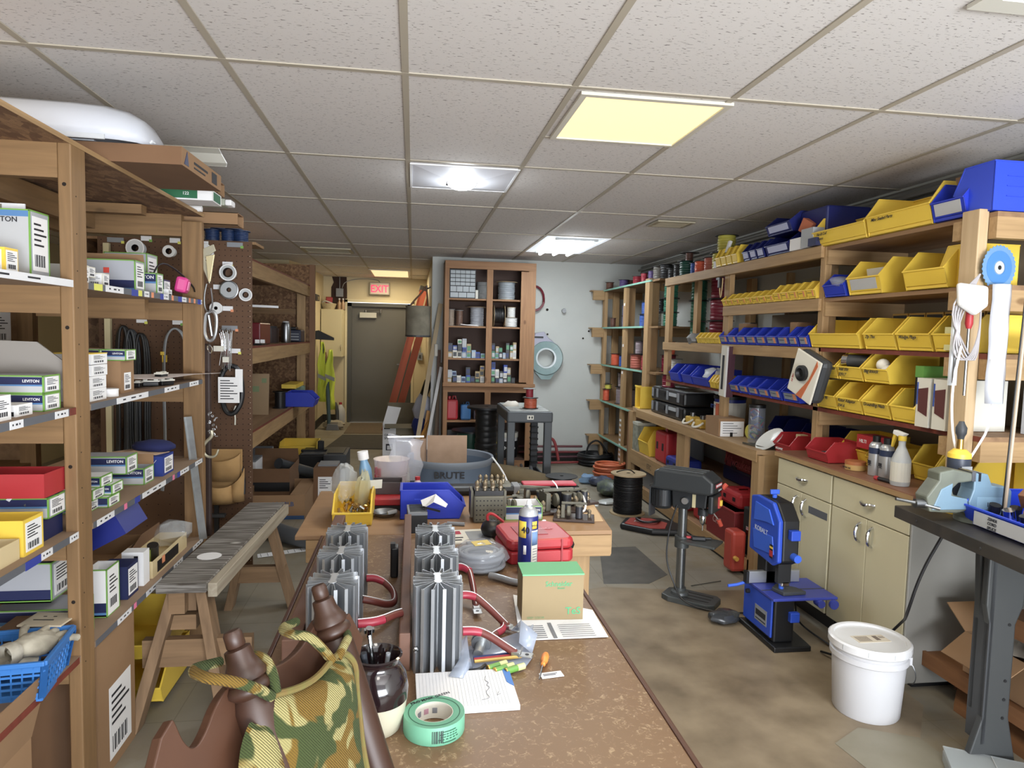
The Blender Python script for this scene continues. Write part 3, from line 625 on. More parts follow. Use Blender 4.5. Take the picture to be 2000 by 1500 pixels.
# stuff lying on top of the unit
t=thing('light_cover','long white rounded plastic lamp cover lying on the shelving top','lamp cover',(-1.31,2.60,2.158),.04)
prof=[(-.17,.0),(-.165,.06),(-.13,.11),(-.06,.135),(.06,.135),(.13,.11),(.165,.06),(.17,.0)]
g=[]
for (x,sc) in ((-1.1,1),(.18,1),(.27,.97),(.34,.86),(.385,.68),(.41,.4),(.415,.05)):
    g.append([(x,py_*(.35+.65*sc if sc<1 else 1),pz*sc) for py_,pz in prof])
MB().sheet(g).build('shell',mat('glossy_white','#c9cdd6',.18,spec=.7),t,smooth=True,ang=80,solid=.003)
MB().box(-1.0,.3,-.172,-.165,-.004,.012).box(-1.0,.3,.165,.172,-.004,.012).cbox(-.3,-.172,-.006,.05,.01,.02).cbox(.05,-.172,-.006,.05,.01,.02).build('clips',CLEARW,t)
MB().box(-.9,.25,-.12,.12,.0,.004).build('base_tray',GREYBOX,t)
t=thing('carton','long flat brown carton with printed end, lying on the shelving top','box',(-.80,2.69,2.092),-.02)
MB().box(-.55,.03,-.22,.22,0,.06).build('body',CARD2,t); MB().use(CARD).box(.03,.0305,-.22,.22,0,.06).use(NAVY).prism([(-.2,.008),(-.17,.055),(-.155,.008)],.0305,.032,'x').use(INK).box(.0305,.032,-.1,.02,.015,.02).box(.0305,.032,-.1,.05,.03,.038).box(.0305,.032,.1,.16,.01,.05).build('printed_end',None,t)
t=thing('carton','flat white carton with a green 122 panel on the shelving top','box',(-1.12,3.15,2.093),.0)
MB().box(-.3,.26,-.02,.12,0,.045).build('body',WHITE,t); MB().box(.02,.2,-.021,-.02,.006,.04).use(DGREEN).box(.02,.2,-.022,-.02,.006,.04).build('green_panel',DGREEN,t)
MB().box(.2605,.262,.0,.1,.004,.04).build('green_end',DGREEN,t)
lettering(t,'122',.018,(.14,-.023,.02),FR,WHITE)
for k,(z,y,x,l,dl) in enumerate([(2.17,3.42,-.9,.6,'upper'),(2.055,3.62,-.86,.55,'lower')]):
    t=thing('long_carton','long open ended brown carton beyond the shelving top, %s of two'%dl,'box',(x,y,z)); MB().box(-l,0,-.06,-.057,0,.06).box(-l,0,.057,.06,0,.06).box(-l,0,-.06,.06,0,.003).box(-l,0,-.06,.06,.057,.06).build('body',CARD,t)
t=thing('led_strip_light','slim grey strip light with white end cap on the shelving end','strip light',(-.9,3.52,2.135)); MB().box(-.6,0,-.04,.04,0,.03).build('housing',mat('pale_green_grey','#aab0a0',.4),t); MB().box(0,.03,-.038,.038,.001,.029).build('end_cap',WHITE,t,bevel=.006)
tag(MB().at(-1.03,3.4,2.1,ry=R90).cyl(.014,-.2,.05,12).build('tube',WHITE,smooth=True),'short white tube lying at the end of the shelving top','tube')
t=thing('lamp_diffuser','clear ribbed diffuser sheet standing out over the shelving top','diffuser',(-.85,3.2,2.33))
MB().sheet([[(-.75,0,.0),(0,0,0)],[(-.75,.04,-.012),(0,.04,-.012)],[(-.75,.05,-.05),(0.02,.05,-.05)],[(-.75,.0,-.075),(.03,.0,-.075)]]).build('sheet',mat('diffuser_clear','#c9c6ba',.3,alpha=.5),t,solid=.002)
MB().tube([(0,0,0),(0,.04,-.012),(.02,.05,-.05),(.03,0,-.075)],.0018,5).build('bright_edge',WHITE,t)
# second timber shelf seen behind the first
B2=thing('shelving_unit','timber shelf standing further left behind the first unit','shelving')
for z in (.7,1.42,1.95): MB().box(-2.9,-2.3,1.5,4.6,z-.03,z).build('shelf_board',WY,B2)
for (x,y) in ((-2.36,1.5),(-2.36,2.9),(-2.36,4.5),(-2.9,4.5),(-2.9,2.9)): MB().box(x,x+.09,y,y+.04,0,2.0).build('post',WZ,B2)
MB().box(-2.9,-2.3,4.6,4.62,0,2.0).build('end_panel',PLY,B2)
for z in (1.42,): MB().box(-2.3,-2.27,1.5,4.6,z-.12,z).build('rail',WY,B2)
levi('dull green and grey carton on the shelf far behind the near bay',-2.32,3.1,1.42,.3,.2,.15,txt=False,body=mat('greygreen','#6f7263',.7))
wbox('brown carton on the shelf far behind, at the left frame edge',-2.32,2.7,1.42,.2,.2,.1,CARD,front=False)
for k in range(3): wbox(['white carton far behind the near post, left of three','white carton far behind the near post, middle of three','white carton far behind the near post, right of three'][k],-2.31,3.55+.3*k,1.42,.2,.2,.14+.03*k,WHITE)
# ================= PEGBOARD AND WHAT HANGS ON IT =================
t=thing('pegboard','brown pegboard panel standing between the two left shelving units','pegboard',(-1.31,4.1,.1))
MB().box(-.42,.395,0,.012,0,1.94).build('panel',PEG,t)
mb=MB()
for i in range(26):
    for j in range(62): 
        if j>30 or i>18 or (i*j)%2: mb.add([(-.4+.031*i-.0025,-.0006,.03+.031*j-.0025),(-.4+.031*i+.0025,-.0006,.03+.031*j-.0025),(-.4+.031*i+.0025,-.0006,.03+.031*j+.0025),(-.4+.031*i-.0025,-.0006,.03+.031*j+.0025)],[(0,1,2,3)])
o=mb.build('peg_holes',HOLE,t); o['kind']='stuff'
mb=MB()
for j in range(60): mb.add([(.384,-.0008,.03+.031*j),(.387,-.0008,.03+.031*j),(.387,-.0008,.033+.031*j),(.384,-.0008,.033+.031*j)],[(0,1,2,3)])
o=mb.build('lit_holes',mat('pale_holes','#d8cdb4',.8),t); o['kind']='stuff'
rd=random.Random(11)
TAGS=[(-1.47,2.035,'W','near the upper left'),(-1.32,2.03,'W','above the second white reel'),(-1.17,2.02,'W','beside the shelving post'),(-1.0,2.02,'G','above the open grey reel'),(-1.04,1.91,'W','above the ribbed reel'),(-1.09,1.78,'W','above the small reel by the chain'),(-1.04,1.66,'W','with green dot below the small reels'),(-1.03,1.55,'G','grey, with a green dot'),(-1.5,1.58,'W','above the black cable hanks'),(-1.31,1.575,'W','above the grey cable loops'),(-1.0,1.42,'W','beside the hanging wires'),(-1.63,2.02,'G','grey, at the upper left of the pegboard')]
for x,z,c,l in TAGS:
    w=.045 if c=='W' else .075
    tag(MB().use(TAPEW if c=='W' else MGREY).box(x-w/2-.01,x+w/2,4.094,4.097,z-.012,z+.014).use(rd.choice([ORS,GREEN,YS])).box(x+w/2-.012,x+w/2+.004,4.092,4.094,z-.018,z-.004).build('price_tag'),'small paper tag pinned to the brown pegboard, %s'%l,'tag','tags on the pegboard')
def reel(x,z,R,r,depth,label,col='#c4c8cb',ring=True):
    t=thing('wire_reel',label,'reel',(x,4.09,z),0,'reels on the pegboard',(R90,0,0)); m=mat('reel_'+col,col,.4)
    MB().lathe([(r,0),(R*.8,0),(R*.8,depth*.9),(R,depth*.9),(R,depth),(r,depth),(r,0)],24,False).build('reel_body',m,t,smooth=True)
    MB().lathe([(R*.98,depth+.0005),(R,depth+.002),(R*.9,depth+.003),(R*.86,depth+.001)],24,False).build('flange_rim',WHITE if ring else STEEL,t,smooth=True)
    MB().lathe([(r*.99,0),(r*.98,depth*.98)],18,False).build('core',BLACK,t)
reel(-1.51,1.975,.048,.019,.06,'large white wire reel at the upper left of the pegboard')
reel(-1.34,1.965,.033,.017,.05,'small white wire reel right of the large white one','#e4e6e6')
reel(-1.15,1.97,.043,.02,.05,'white reel partly hidden behind the shelving post','#dcdfe0')
reel(-1.03,1.86,.046,.027,.05,'open grey reel with a wide hollow core','#a9adae')
reel(-1.03,1.765,.052,.013,.03,'ribbed grey metal reel with a small dark centre','#a4a8ab',False)
reel(-.94,1.74,.036,.017,.03,'small pale grey reel at the right pegboard edge','#b5b9bb')
reel(-1.095,1.66,.034,.01,.05,'small white reel beside the hanging chain','#dfe2e2')
for k,x in enumerate((-1.5,-1.4,-1.27)): reel(x,1.63,.036,.012,.03,'reel showing just below the cross rail, %s of three'%['leftmost','middle','rightmost'][k],'#d9dbd9')
def loopcable(x,z1,z0,w,r,m,label,n,dx=.012,grp='cables on the pegboard'):
    t=thing('cable_loop',label,'cable',(x,4.07,(z0+z1)/2),0,grp); h=(z1-z0)/2
    for k in range(n):
        a=w/2-dx*k*.8; pts=[(-a*1.1,-.008*k,-h),(-a*.8,-.008*k,-h*.5),(-a*.9,-.008*k,h*.4),(-a*.8,-.008*k,h*.85),(-a*.3,-.008*k,h),(a*.3,-.008*k,h),(a*.85,-.008*k,h*.85),(a,-.008*k,h*.4),(a*.8,-.008*k,-h*.4),(a*1.05,-.008*k,-h)]
        MB().tube(pts,r,7,smooth=2).build('cable_strand',m,t,smooth=True,ang=80)
loopcable(-1.32,1.54,.62,.15,.006,mat('grey_cable','#8f9499',.45),'two long grey cable loops hanging on the pegboard',2)
for k,(dx,m,l) in enumerate([(-.06,BLACK,'left black cable hank on the pegboard'),(-.02,mat('dark_cable','#2f3338',.4),'middle dark grey cable hank on the pegboard'),(.03,BLACK,'right black cable hank on the pegboard')]):
    loopcable(-1.56+.03+dx,1.545-.02*k,.78-.04*k,.09,.008,m,l,3)
tag(MB().box(-1.69,-1.66,4.07,4.095,.5,2.0).use(BLACK).build('slotted_standard',mat('almond_metal','#c9bd92',.5)),'tall cream slotted shelf standard fixed to the pegboard','bracket')
tag(MB().use(YEL).box(-1.39,-1.37,4.06,4.09,1.35,1.39).box(-1.395,-1.375,4.05,4.07,1.39,1.41).build('cable_tester',bevel=.003),'small yellow clip hanging beside the black cable hanks','clip')
# wire grip with chain, hook
t=thing('wire_grip','steel wire pulling grip hanging from the shelf end with clips below','tool',(-.985,3.5,1.86))
MB().prism([(-.03,.06),(.03,.09),(.04,.06),(-.01,.02),(.02,-.06),(.01,-.1),(-.04,.03)],-.012,.0,'y').build('jaw_plate',mat('pale_steel','#b9b39a',.4,metal=.5),t,bevel=.002)
MB().prism([(0,.03),(.04,.04),(.02,-.09),(.01,-.09)],-.03,-.02,'y').build('jaw',mat('brass_plate','#d8c998',.4,metal=.4),t,bevel=.002)
MB().tube([(.0,-.02,-.1),(-.012,-.02,-.16),(-.01,-.02,-.22),(.012,-.02,-.24),(.03,-.02,-.2),(.02,-.02,-.12)],.004,7,smooth=2).build('link',STEEL,t,smooth=True)
t=thing('carabiner','silver snap hook hanging beneath the wire grip','hook',(-.97,3.49,1.56))
MB().tube([(-.02,0,.06),(.015,0,.075),(.03,0,.03),(.02,0,-.06),(-.01,0,-.08),(-.03,0,-.04),(-.025,0,.03)],.008,8,closed=True,smooth=2).build('hook_body',ALU,t,smooth=True)
MB().tube([(-.01,0,.05),(.005,0,-.05)],.008,8).build('gate',STEEL,t,smooth=True)
MB().tube([(-.01,0,-.09),(.01,0,-.11),(0,0,-.14),(-.018,0,-.11)],.003,6,closed=True,smooth=2).build('ring',CHROME,t,smooth=True)
t=thing('safety_belt','dark brown leather strap hanging down the shelf end','strap',(-1.03,3.56,1.05))
MB().box(-.03,.035,0,.03,-.55,.42).build('strap_body',mat('brown_leather','#35221b',.6),t,bevel=.008)
mb=MB()
for i in range(16): mb.at(.0,-.002,-.5+.055*i,rx=R90).cyl(.002,0,.002,6)
o=mb.build('rivets',STEEL,t); o['kind']='stuff'
t=thing('chain_hook','large steel hook on a bunched chain','hook',(-.97,3.49,1.0))
MB().tube([(0,0,.05),(.005,0,.02),(-.03,0,-.01),(-.045,0,-.05),(-.02,0,-.085),(.02,0,-.08),(.032,0,-.045)],lambda f:.009-.004*f,8,smooth=2).build('hook_body',mat('pale_steel','#b9b39a'),t,smooth=True)
mb=MB()
for i in range(14): a=i*1.3; mb.at(.005+.018*math.cos(a),.01*math.sin(a),.02+.009*i,rx=a,ry=a*.7).tube([(.008,0,0),(0,.005,0),(-.008,0,0),(0,-.005,0)],.0022,5,closed=True,smooth=1)
o=mb.build('chain',ALU,t); o['kind']='stuff'
t=thing('wire_bundle','bunch of bright wires and springs hanging at the pegboard','wires',(-1.05,4.02,1.42))
mb=MB()
for i in range(9): mb.tube([(-.03+.007*i,0,.1),(-.02+.009*i,-.02,.12+.01*(i%3)),(.0+.006*i,-.02,.04),(-.02+.008*i,-.01,-.08-.01*(i%4))],.002,5,smooth=1)
mb.build('wires',CHROME,t); MB().cbox(-.02,-.02,.0,.05,.02,.03).cbox(.02,-.03,-.06,.03,.02,.03).build('clip',OFFW,t)
t=thing('tie_down_strap','black strap coil with a white instruction sheet hanging on it','strap',(-1.02,4.05,1.22))
MB().tube([(-.05,0,-.05),(-.06,0,.03),(-.03,0,.11),(.03,0,.12),(.06,0,.05),(.065,0,-.08),(.02,0,-.16),(-.03,0,-.15)],.014,8,closed=True,smooth=2).build('strap_coil',BLACK,t,smooth=True)
MB().print_xz(-.03,-.06,.055,-.09,.055,rows=8,code=False).build('instruction_sheet',None,t); MB().box(.03,.07,-.02,-.019,-.03,.1).build('folded_sheet',WHITE,t)
# leather tool pouch
t=thing('tool_pouch','tan suede tool pouch hanging on the pegboard','tool pouch',(-1.05,4.07,.70))
SUE=mat('suede','#b08a52',.9,kind='noise',c2='#94713f',scale=9,amt=.7); SUD=mat('suede_dark','#8b683a',.9)
MB().box(-.09,.09,-.015,-.005,-.12,.16).build('backing',SUE,t,bevel=.008)
def pocket(x0,x1,z0,z1,dep,slant,name='pocket'):
    g=[]
    for i in range(9):
        a=PI*i/8; x=x0+(x1-x0)*(1-math.cos(a))/2; y=-.016-dep*math.sin(a); zt=z1+slant*(i/8-.5)-.02*math.sin(a); g.append([(x,y*.7,z0),(x,y,(z0*.6+z1*.4)),(x,y,zt)])
    MB().sheet(g).build(name,SUE,t,smooth=True,ang=80,solid=.005)
pocket(-.085,.08,-.02,.12,.06,.04); pocket(-.095,.05,-.15,-.03,.075,.0); pocket(.03,.1,-.14,.0,.05,.1)
MB().box(-.07,-.01,-.072,-.0705,-.115,-.10).use(SUD).box(-.075,-.0,-.0725,-.0712,-.12,-.095).build('stamped_patch',SUD,t)
lettering(t,'LEATHER',.012,(-.072,-.0745,-.113),FR,BLACK)
MB().tube([(.06,0,.13),(.1,-.01,.0),(.1,-.02,-.1)],.008,8,smooth=1).build('side_strap',BLACK,t,smooth=True)
t=thing('bar_clamp','black bar clamp hanging below the tool pouch','clamp',(-1.1,4.05,.42))
MB().box(-.012,.012,-.01,.01,-.3,.16).build('bar',BLACK,t); MB().box(-.09,.05,-.03,.01,.05,.07).build('jaw',DGREY,t,bevel=.004)
tag(MB().at(-1.0,4.06,1.05).tube([(0,0,-.05),(.004,-.01,.0),(-.004,-.01,.03),(.006,-.005,.06)],.004,6,smooth=2).build('peg_hook',OFFW,smooth=True),'small white peg hook with a wire on the pegboard','hook')
# blue wire spools stacked above
SPB=mat('spool_blue','#152d55',.45)
def spool(label,loc,R,r,h,fl,wire,ax='z',grp=None,fth=.004,cat='spool',ridges=6,hole=True,rz=0,proto=None):
    rot=None if ax=='z' else ((R90,0,0) if ax=='y' else (0,R90,0))
    t=thing('wire_spool',label,cat,loc,rz,grp,rot)
    hb=R*.12
    for z0 in (0,h-fth): MB().lathe([(hb,z0),(R,z0),(R,z0+fth),(hb,z0+fth),(hb,z0)],22,False).build('flange',fl,t,smooth=True,ang=30)
    MB().lathe([(hb,0),(hb,h)],12,False).build('core',BLACK,t)
    n=ridges; prof=[(hb,fth)]
    rd=random.Random(len(label)); 
    for i in range(n):
        z=fth+(h-2*fth)*i/n; dz=(h-2*fth)/n; q=r*(1+rd.uniform(-.03,.02)); prof+=[(q*.955,z),(q,z+dz*.3),(q,z+dz*.7)]
    prof+=[(r*.95,h-fth),(hb,h-fth)]
    MB().lathe(prof,22,False).build('wire_winding',wire,t,smooth=True,ang=25)
    return t
for k,(x,z) in enumerate([(-1.16,2.05),(-1.07,2.05),(-1.0,2.05),(-1.12,2.12),(-1.04,2.12)]):
    spool('dark blue wire spool on top of the pegboard, %s'%['lower left','lower middle','lower right','upper left','upper right'][k],(x,4.22,z),.052,.04,.065,SPB,SPB,grp='dark blue spools above the pegboard')
tag(MB().box(-1.25,-.9,4.13,4.35,2.03,2.045).build('board',WX),'short board carrying the dark blue spools above the pegboard','board')
# metal square leaning
tag(MB().at(-.99,3.42,.53,ry=-.1,rx=.03).box(-.016,.016,-.002,.002,0,.6).box(-.017,-.014,-.012,.002,0,.6).build('metal_strip',GALV),'grey steel strip leaning against the shelf end post','steel strip')

# ================= FAR LEFT SHELVING UNIT =================
Bx=-1.15
t=thing('shelving_unit','deep timber shelving unit beyond the pegboard with plywood end','shelving')
for z in (2.05,1.42,.80):
    s=MB().box(-1.85,Bx-.005,4.2,7.98,z-.015,z).build('shelf_board',PLY,t); MB().box(Bx-.006,Bx-.003,4.2,7.98,z-.014,z+.004).build('painted_edge',REDW,s)
    MB().box(Bx-.04,Bx,4.2,7.98,z-.125,z-.012).build('front_rail',LY,t)
MB().box(-1.85,-1.16,7.98,8.0,0,2.28).build('end_panel',OSB,t)
MB().box(-1.16,-1.10,7.96,8.02,0,2.28).build('panel_edge',mat('old_ply_edge','#7d5738',.7),t)
MB().box(-1.87,-1.85,4.2,8.0,0,2.05).build('back_panel',OSB,t)
for y in (4.25,7.88): MB().box(-1.28,-1.19,y,y+.04,0,2.04).build('post',LZ,t)
MB().box(-1.8,-1.3,7.94,7.97,1.72,1.78).build('cross_rail',WX,t)
MB().bar((-1.7,6.1,1.75),(-1.2,6.4,1.75),.004,.02).build('thin_strip',WHITE,t)
# contents, middle shelf
t=thing('parts_box','dark red see-through box on the far left middle shelf','box',(-1.35,5.95,1.42)); MB().box(-.1,.12,-.15,.25,0,.18).build('body',mat('dark_red_clear','#6b1620',.3,alpha=.9),t,bevel=.008); MB().box(-.08,.05,-.152,-.15,.06,.14).build('label',mat('pink_label','#b58a8d',.6),t)
t=thing('jar','dark brown jar on the far left middle shelf','jar',(-1.38,6.85,1.42)); MB().cyl(.1,0,.14,20).build('body',mat('dark_brown','#2c1712',.5),t,smooth=True); MB().at(0,0,.14).cyl(.085,0,.02,20).build('lid',BLACK,t,smooth=True)
t=thing('thermos','brushed steel thermos bottle on the far left shelf','thermos',(-1.26,7.1,1.42)); MB().lathe([(.045,0),(.047,.01),(.047,.16),(.04,.19),(.036,.2)],18).build('body',STEEL,t,smooth=True); MB().at(0,0,.2).cyl(.03,0,.012,14).build('cap',LGREY,t,smooth=True)
t=thing('cordless_battery','dark blue striped battery pack on the far left shelf','battery',(-1.27,7.55,1.42)); MB().box(-.1,.1,-.1,.16,0,.13).build('body',mat('dark_navy','#1a2038',.5),t,bevel=.01); MB().box(-.08,.08,-.1015,-.1,.02,.035).box(-.08,.08,-.1015,-.1,.05,.065).box(-.08,.08,-.1015,-.1,.08,.09).build('stripes',MGREY,t); MB().box(-.04,.04,-.04,.1,.13,.16).build('handle',BLACK,t,bevel=.008)
tag(MB().use(WHITE).cbox(-1.22,5.65,1.435,.03,.03,.03).cbox(-1.2,5.75,1.435,.03,.03,.03).use(BLACK).cbox(-1.21,5.7,1.42,.06,.18,.016).build('connector_block'),'small black and white connector at the shelf front edge','connector')
# lower shelf of B
t=thing('cardboard_sheet','tan cardboard panel with green markings leaning on the shelf','cardboard',(-1.33,6.2,.80),0,None,(-.12,0,0))
MB().box(-.35,.08,0,.02,0,.36).build('panel',mat('tan_card','#a08664',.85),t); MB().box(-.2,0,-.001,0,.2,.25).box(-.12,-.06,-.001,0,.12,.15).box(.02,.06,-.001,0,.28,.32).build('green_marks',mat('faded_green','#7c8f66',.8),t)
t=thing('wire_spool','upright black spool behind the cardboard panel','spool',(-1.25,6.75,.80)); MB().cyl(.05,0,.16,14).build('winding',BLACK,t,smooth=True); MB().cyl(.07,0,.008,16).at(0,0,.152).cyl(.07,0,.008,16).build('flange',BLACK,t,smooth=True)
MB_=0
def bin_mesh(w,d,h,t_=.004,front=.48,lip=.10):
    # local: x width centred, front at y=-d, back y=0
    s=d*.76
    side=[(0,0),(0,h),(-s,h),(-d-.004,h*front),(-d*.95,h*lip),(-d*.93,0)]
    mb=MB()
    for x in (-w/2,w/2-t_): mb.prism(side,x,x+t_,'x')
    mb.box(-w/2,w/2,-t_,0,0,h); mb.box(-w/2,w/2,-d*.93,0,0,t_)
    mb.prism([(-d-.004,h*front),(-d*.95,h*lip),(-d*.95+t_,h*lip),(-d-.004+t_,h*front)],-w/2,w/2,'x')
    mb.prism([(-d*.93,0),(-d*.93,h*lip),(-d*.93+t_,h*lip),(-d*.93+t_,0)],-w/2+.004,w/2-.004,'x')
    return mb,side
BINP={}
def binproto(w,d,h,m,label,cat='bin'):
    key=(round(w,3),round(d,3),round(h,3),m.name,label)
    return key
def storage_bin(lbl,loc,w,d,h,m,rz=-R90,grp=None,tagm=None,txt=None,cardtag=False,front=.48,rot=None,tsz=.022,stack=True):
    key=(round(w,3),round(d,3),round(h,3),m.name,cardtag,front,tagm.name if tagm else '')
    if key in BINP and not txt:
        o=dup(BINP[key],loc,rz,lbl,grp)
        if rot: o.rotation_euler=rot
        if not grp and 'group' in o: del o['group']
        return o
    t=thing('storage_bin',lbl,'bin',loc,rz,grp,rot)
    mb,side=bin_mesh(w,d,h,front=front)
    mb.build('bin_body',m,t,bevel=.0012)
    rim=MB(); e=.006; s=d*.76
    for sg in (-1,1):
        a=sg*(w/2+.001); b_=sg*(w/2-e); x0,x1=min(a,b_),max(a,b_)
        rim.prism([(0,h-.004),(0,h+.001),(-s-.001,h+.001),(-s+.002,h-.006)],x0,x1,'x')
        rim.prism([(-s+.004,h-.002),(-s-.002,h+.001),(-d-.007,h*front+.002),(-d-.001,h*front-.002)],x0,x1,'x')
    rim.box(-w/2,w/2,-.01,.0015,h-.005,h+.001); rim.box(-w/2-.001,w/2+.001,-d-.008,-d+.001,h*front-.004,h*front+.003)
    rim.build('rim',m,t,bevel=.001)
    if tagm or cardtag:
        z0,z1=h*.14,h*front*.92; mb=MB()
        def fy(z): return -d*.95-(d*.05+.004)*((z-h*.1)/(h*(front-.1)))-.0015
        xw=w*.40
        mb.use(tagm or TAPEW).add([(-xw,fy(z0),z0),(xw,fy(z0),z0),(xw,fy(z1),z1),(-xw,fy(z1),z1)],[(0,1,2,3)])
        if cardtag:
            mb.use(INK).add([(-xw*.8,fy(z0)-.0006,z0+(z1-z0)*.5),(xw*.3,fy(z0)-.0006,z0+(z1-z0)*.5),(xw*.3,fy(z1)-.0004,z0+(z1-z0)*.6),(-xw*.8,fy(z1)-.0004,z0+(z1-z0)*.6)],[(0,1,2,3)])
            mb.use(ORS).add([(xw*.45,fy(z0)-.001,z0),(xw*.85,fy(z0)-.001,z0),(xw*.85,fy(z1)-.001,z1),(xw*.45,fy(z1)-.001,z1)],[(0,1,2,3)])
        mb.build('card_label',None,t,solid=.0008)
    if txt:
        for k,line in enumerate(txt.split('\n')):
            zc=h*front*.78-k*tsz*1.15-.004
            lettering(t,line,tsz,(-w*.40,-d-.0045+ (h*front-zc)*.12*0 -.0025,zc),(R90-.12,0,0),INK,shear=.2)
    BINP.setdefault(key,t)
    return t
storage_bin('blue bin at the back of the far left lower shelf',(-1.22,7.0,.80),.3,.28,.14,BLUE,rz=R90)
tag(MB().box(-1.32,-1.18,7.2,7.7,.95,.99).build('carton',YEL),'flat yellow carton resting over the blue bin on the far left shelf','box')
tag(MB().at(-1.24,7.85,.80).cbox(0,0,0,.1,.1,.13).build('carton',mat('pale_green_card','#8fae9a',.6)),'small pale green carton at the far end of the far left shelf','box')
tag(MB().at(-1.3,5.3,.802).lathe([(.02,0),(.12,.0),(.1,.03),(.04,.05)],18).build('bowl',BLACK,smooth=True),'black round lid at the near end of the far left lower shelf','lid')
# things on the floor under and beside it
t=thing('filing_crate','grey and white flat carton on the floor shelf under the far left unit','box',(-1.5,6.6,0)); MB().box(-.2,.12,-.3,.5,0,.36).build('body',WHITE,t); MB().box(-.2,.12,-.3,.5,.36,.375).build('lid',MGREY,t)
t=storage_bin('big yellow ribbed bin standing on end under the far left unit',(-1.18,7.65,.12),.38,.36,.25,YEL,rz=0,rot=(0,0,0))
mb=MB()
for i in range(7): mb.box(-.18,.18,-.372,-.365,.03+.03*i,.04+.03*i)
mb.build('ribs',YEL,t)
t=thing('plastic_crate','dark grey slotted crate beside the pegboard','crate',(-1.45,5.6,.0)); MB().box(-.12,.12,-.14,.14,0,.42).build('body',mat('slate_grey','#4d5557',.5),t,bevel=.01)
mb=MB()
for i in range(5): mb.box(-.04+.028*i,-.03+.028*i,-.143,-.14,.27,.37)
mb.build('slots',BLACK,t)
t=flapbox('brown carton with a black tape band on the floor under the far left unit',-1.45,-1.05,6.1,6.6,.34,[('b',.1,100)],CARD2,z0=.0); MB().box(-.2,.2,-.2515,-.25,.14,.22).build('tape_band',BLACK,t)
t=flapbox('low brown carton with blue print stripe in front of the others on the floor',-1.35,-.86,5.7,6.35,.20,[('r',.12,180)],CARD); MB().box(-.24,.24,-.3265,-.325,.0,.03).build('blue_stripe',mat('print_blue','#31527f',.6),t)
lettering(t,'AP-53LB',.05,(-.02,-.327,.11),FR,mat('print_blue','#31527f'))
t=thing('sheet_metal_plate','pale bent metal plate lying by the low brown carton','metal plate',(-1.28,5.2,.2)); MB().box(-.2,.16,-.3,.2,0,.008).box(.0,.14,-.3,-.1,.008,.03).build('plate',mat('pale_metal','#c0c2be',.4,metal=.3),t); MB().at(.1,.1,.008).cyl(.012,0,.004,10).at(-.02,.1,.008).cyl(.012,0,.004,10).build('screw',BLACK,t)
t=thing('tool_box','black open plastic tool tote on the floor by the aisle','tool tote',(-.97,7.3,0)); MB().box(-.17,.17,-.2,.3,0,.28).build('body',BLACK,t,bevel=.012); MB().box(-.17,.3,-.03,.03,.28,.31).box(.0,.06,-.03,.03,.3,.4).build('handle',BLACK,t,bevel=.01); MB().box(-.14,.14,-.17,-.04,.281,.29).build('tray',mat('tote_tray','#4c4f52',.5),t)
t=thing('tool_box','dark grey tray with compartments next to the black tote','tool tote',(-.78,7.0,0)); MB().box(-.08,.14,-.15,.3,.0,.33).build('body',DGREY,t,bevel=.01); MB().box(-.05,.11,-.1,.25,.331,.34).build('tray',BLACK,t)
t=thing('carton','upright brown carton with a white shipping label by the aisle','box',(-.76,6.25,0)); MB().box(-.1,.1,-.07,.2,0,.33).build('body',CARD2,t); MB().print_xz(-.0705,-.06,.06,.06,.25).build('shipping_label',None,t); MB().box(-.07,.1,-.0,.2,.331,.345).build('grey_item',MGREY,t)
t=thing('exhaust_duct','thick dark grey flexible pipe lying across the floor','pipe'); MB().tube([(-1.3,5.6,.07),(-1.1,5.3,.07),(-.85,4.98,.07),(-.62,4.85,.07),(-.3,4.85,.07)],.062,14,smooth=2).build('pipe_body',mat('pipe_grey','#54575b',.45),t,smooth=True)
t=thing('exhaust_duct','dark pipe leaning on the low carton at the left','pipe'); MB().tube([(-1.2,6.4,.33),(-.9,6.9,.12)],.05,12).build('pipe_body',DGREY,t,smooth=True)
t=thing('paper_strip','white lined paper strip lying on the floor','paper'); MB().add([(-1.02,4.72,.004),(-.5,4.94,.004),(-.52,5.02,.004),(-1.04,4.8,.004)],[(0,1,2,3)]).build('sheet',WHITE,t,solid=.001)
mb=MB()
for i in range(12): a=i/12; mb.bar((-1.0+.5*a,4.735+.21*a,.0055),(-1.02+.5*a,4.80+.21*a,.0055),.004,.0006)
mb.build('lines',GREYINK,t)
tag(MB().at(-.53,5.0,.0).prism([(-.06,0),(.06,0),(.02,.25),(-.04,.25)],-.05,.05,'x').build('black_bag',BLACK,bevel=.02),'black soft bag on the floor beside the table corner','bag')

# ================= CORRIDOR =================
t=thing('wall_cabinet','cream wall cabinet with a curved handle left of the grey door','cabinet',(-1.32,11.66,1.12)); CR=mat('cabinet_cream','#cdc093',.5)
MB().box(-.17,.17,-.17,.2,0,.78).build('body',CR,t,bevel=.004); d_=MB().box(.172,.185,-.16,.19,.01,.77).build('door',CR,t,bevel=.003); d2=MB().box(-.165,.165,-.185,-.172,.01,.77).build('door',CR,t,bevel=.003)
MB().tube([(.15,-.19,.1),(.15,-.215,.12),(.15,-.215,.18),(.15,-.19,.2)],.006,7,smooth=1).build('handle',CHROME,d2,smooth=True)
t=thing('wicker_basket','pale basket heaped with odds and ends on the wall cabinet','basket',(-1.38,11.62,1.9)); MB().lathe([(.09,0),(.13,.09),(.125,.095),(.085,.006)],18,False).build('basket_body',mat('wicker','#c2b289',.8,kind='noise',c2='#8f8260',scale=60),t,smooth=True); 
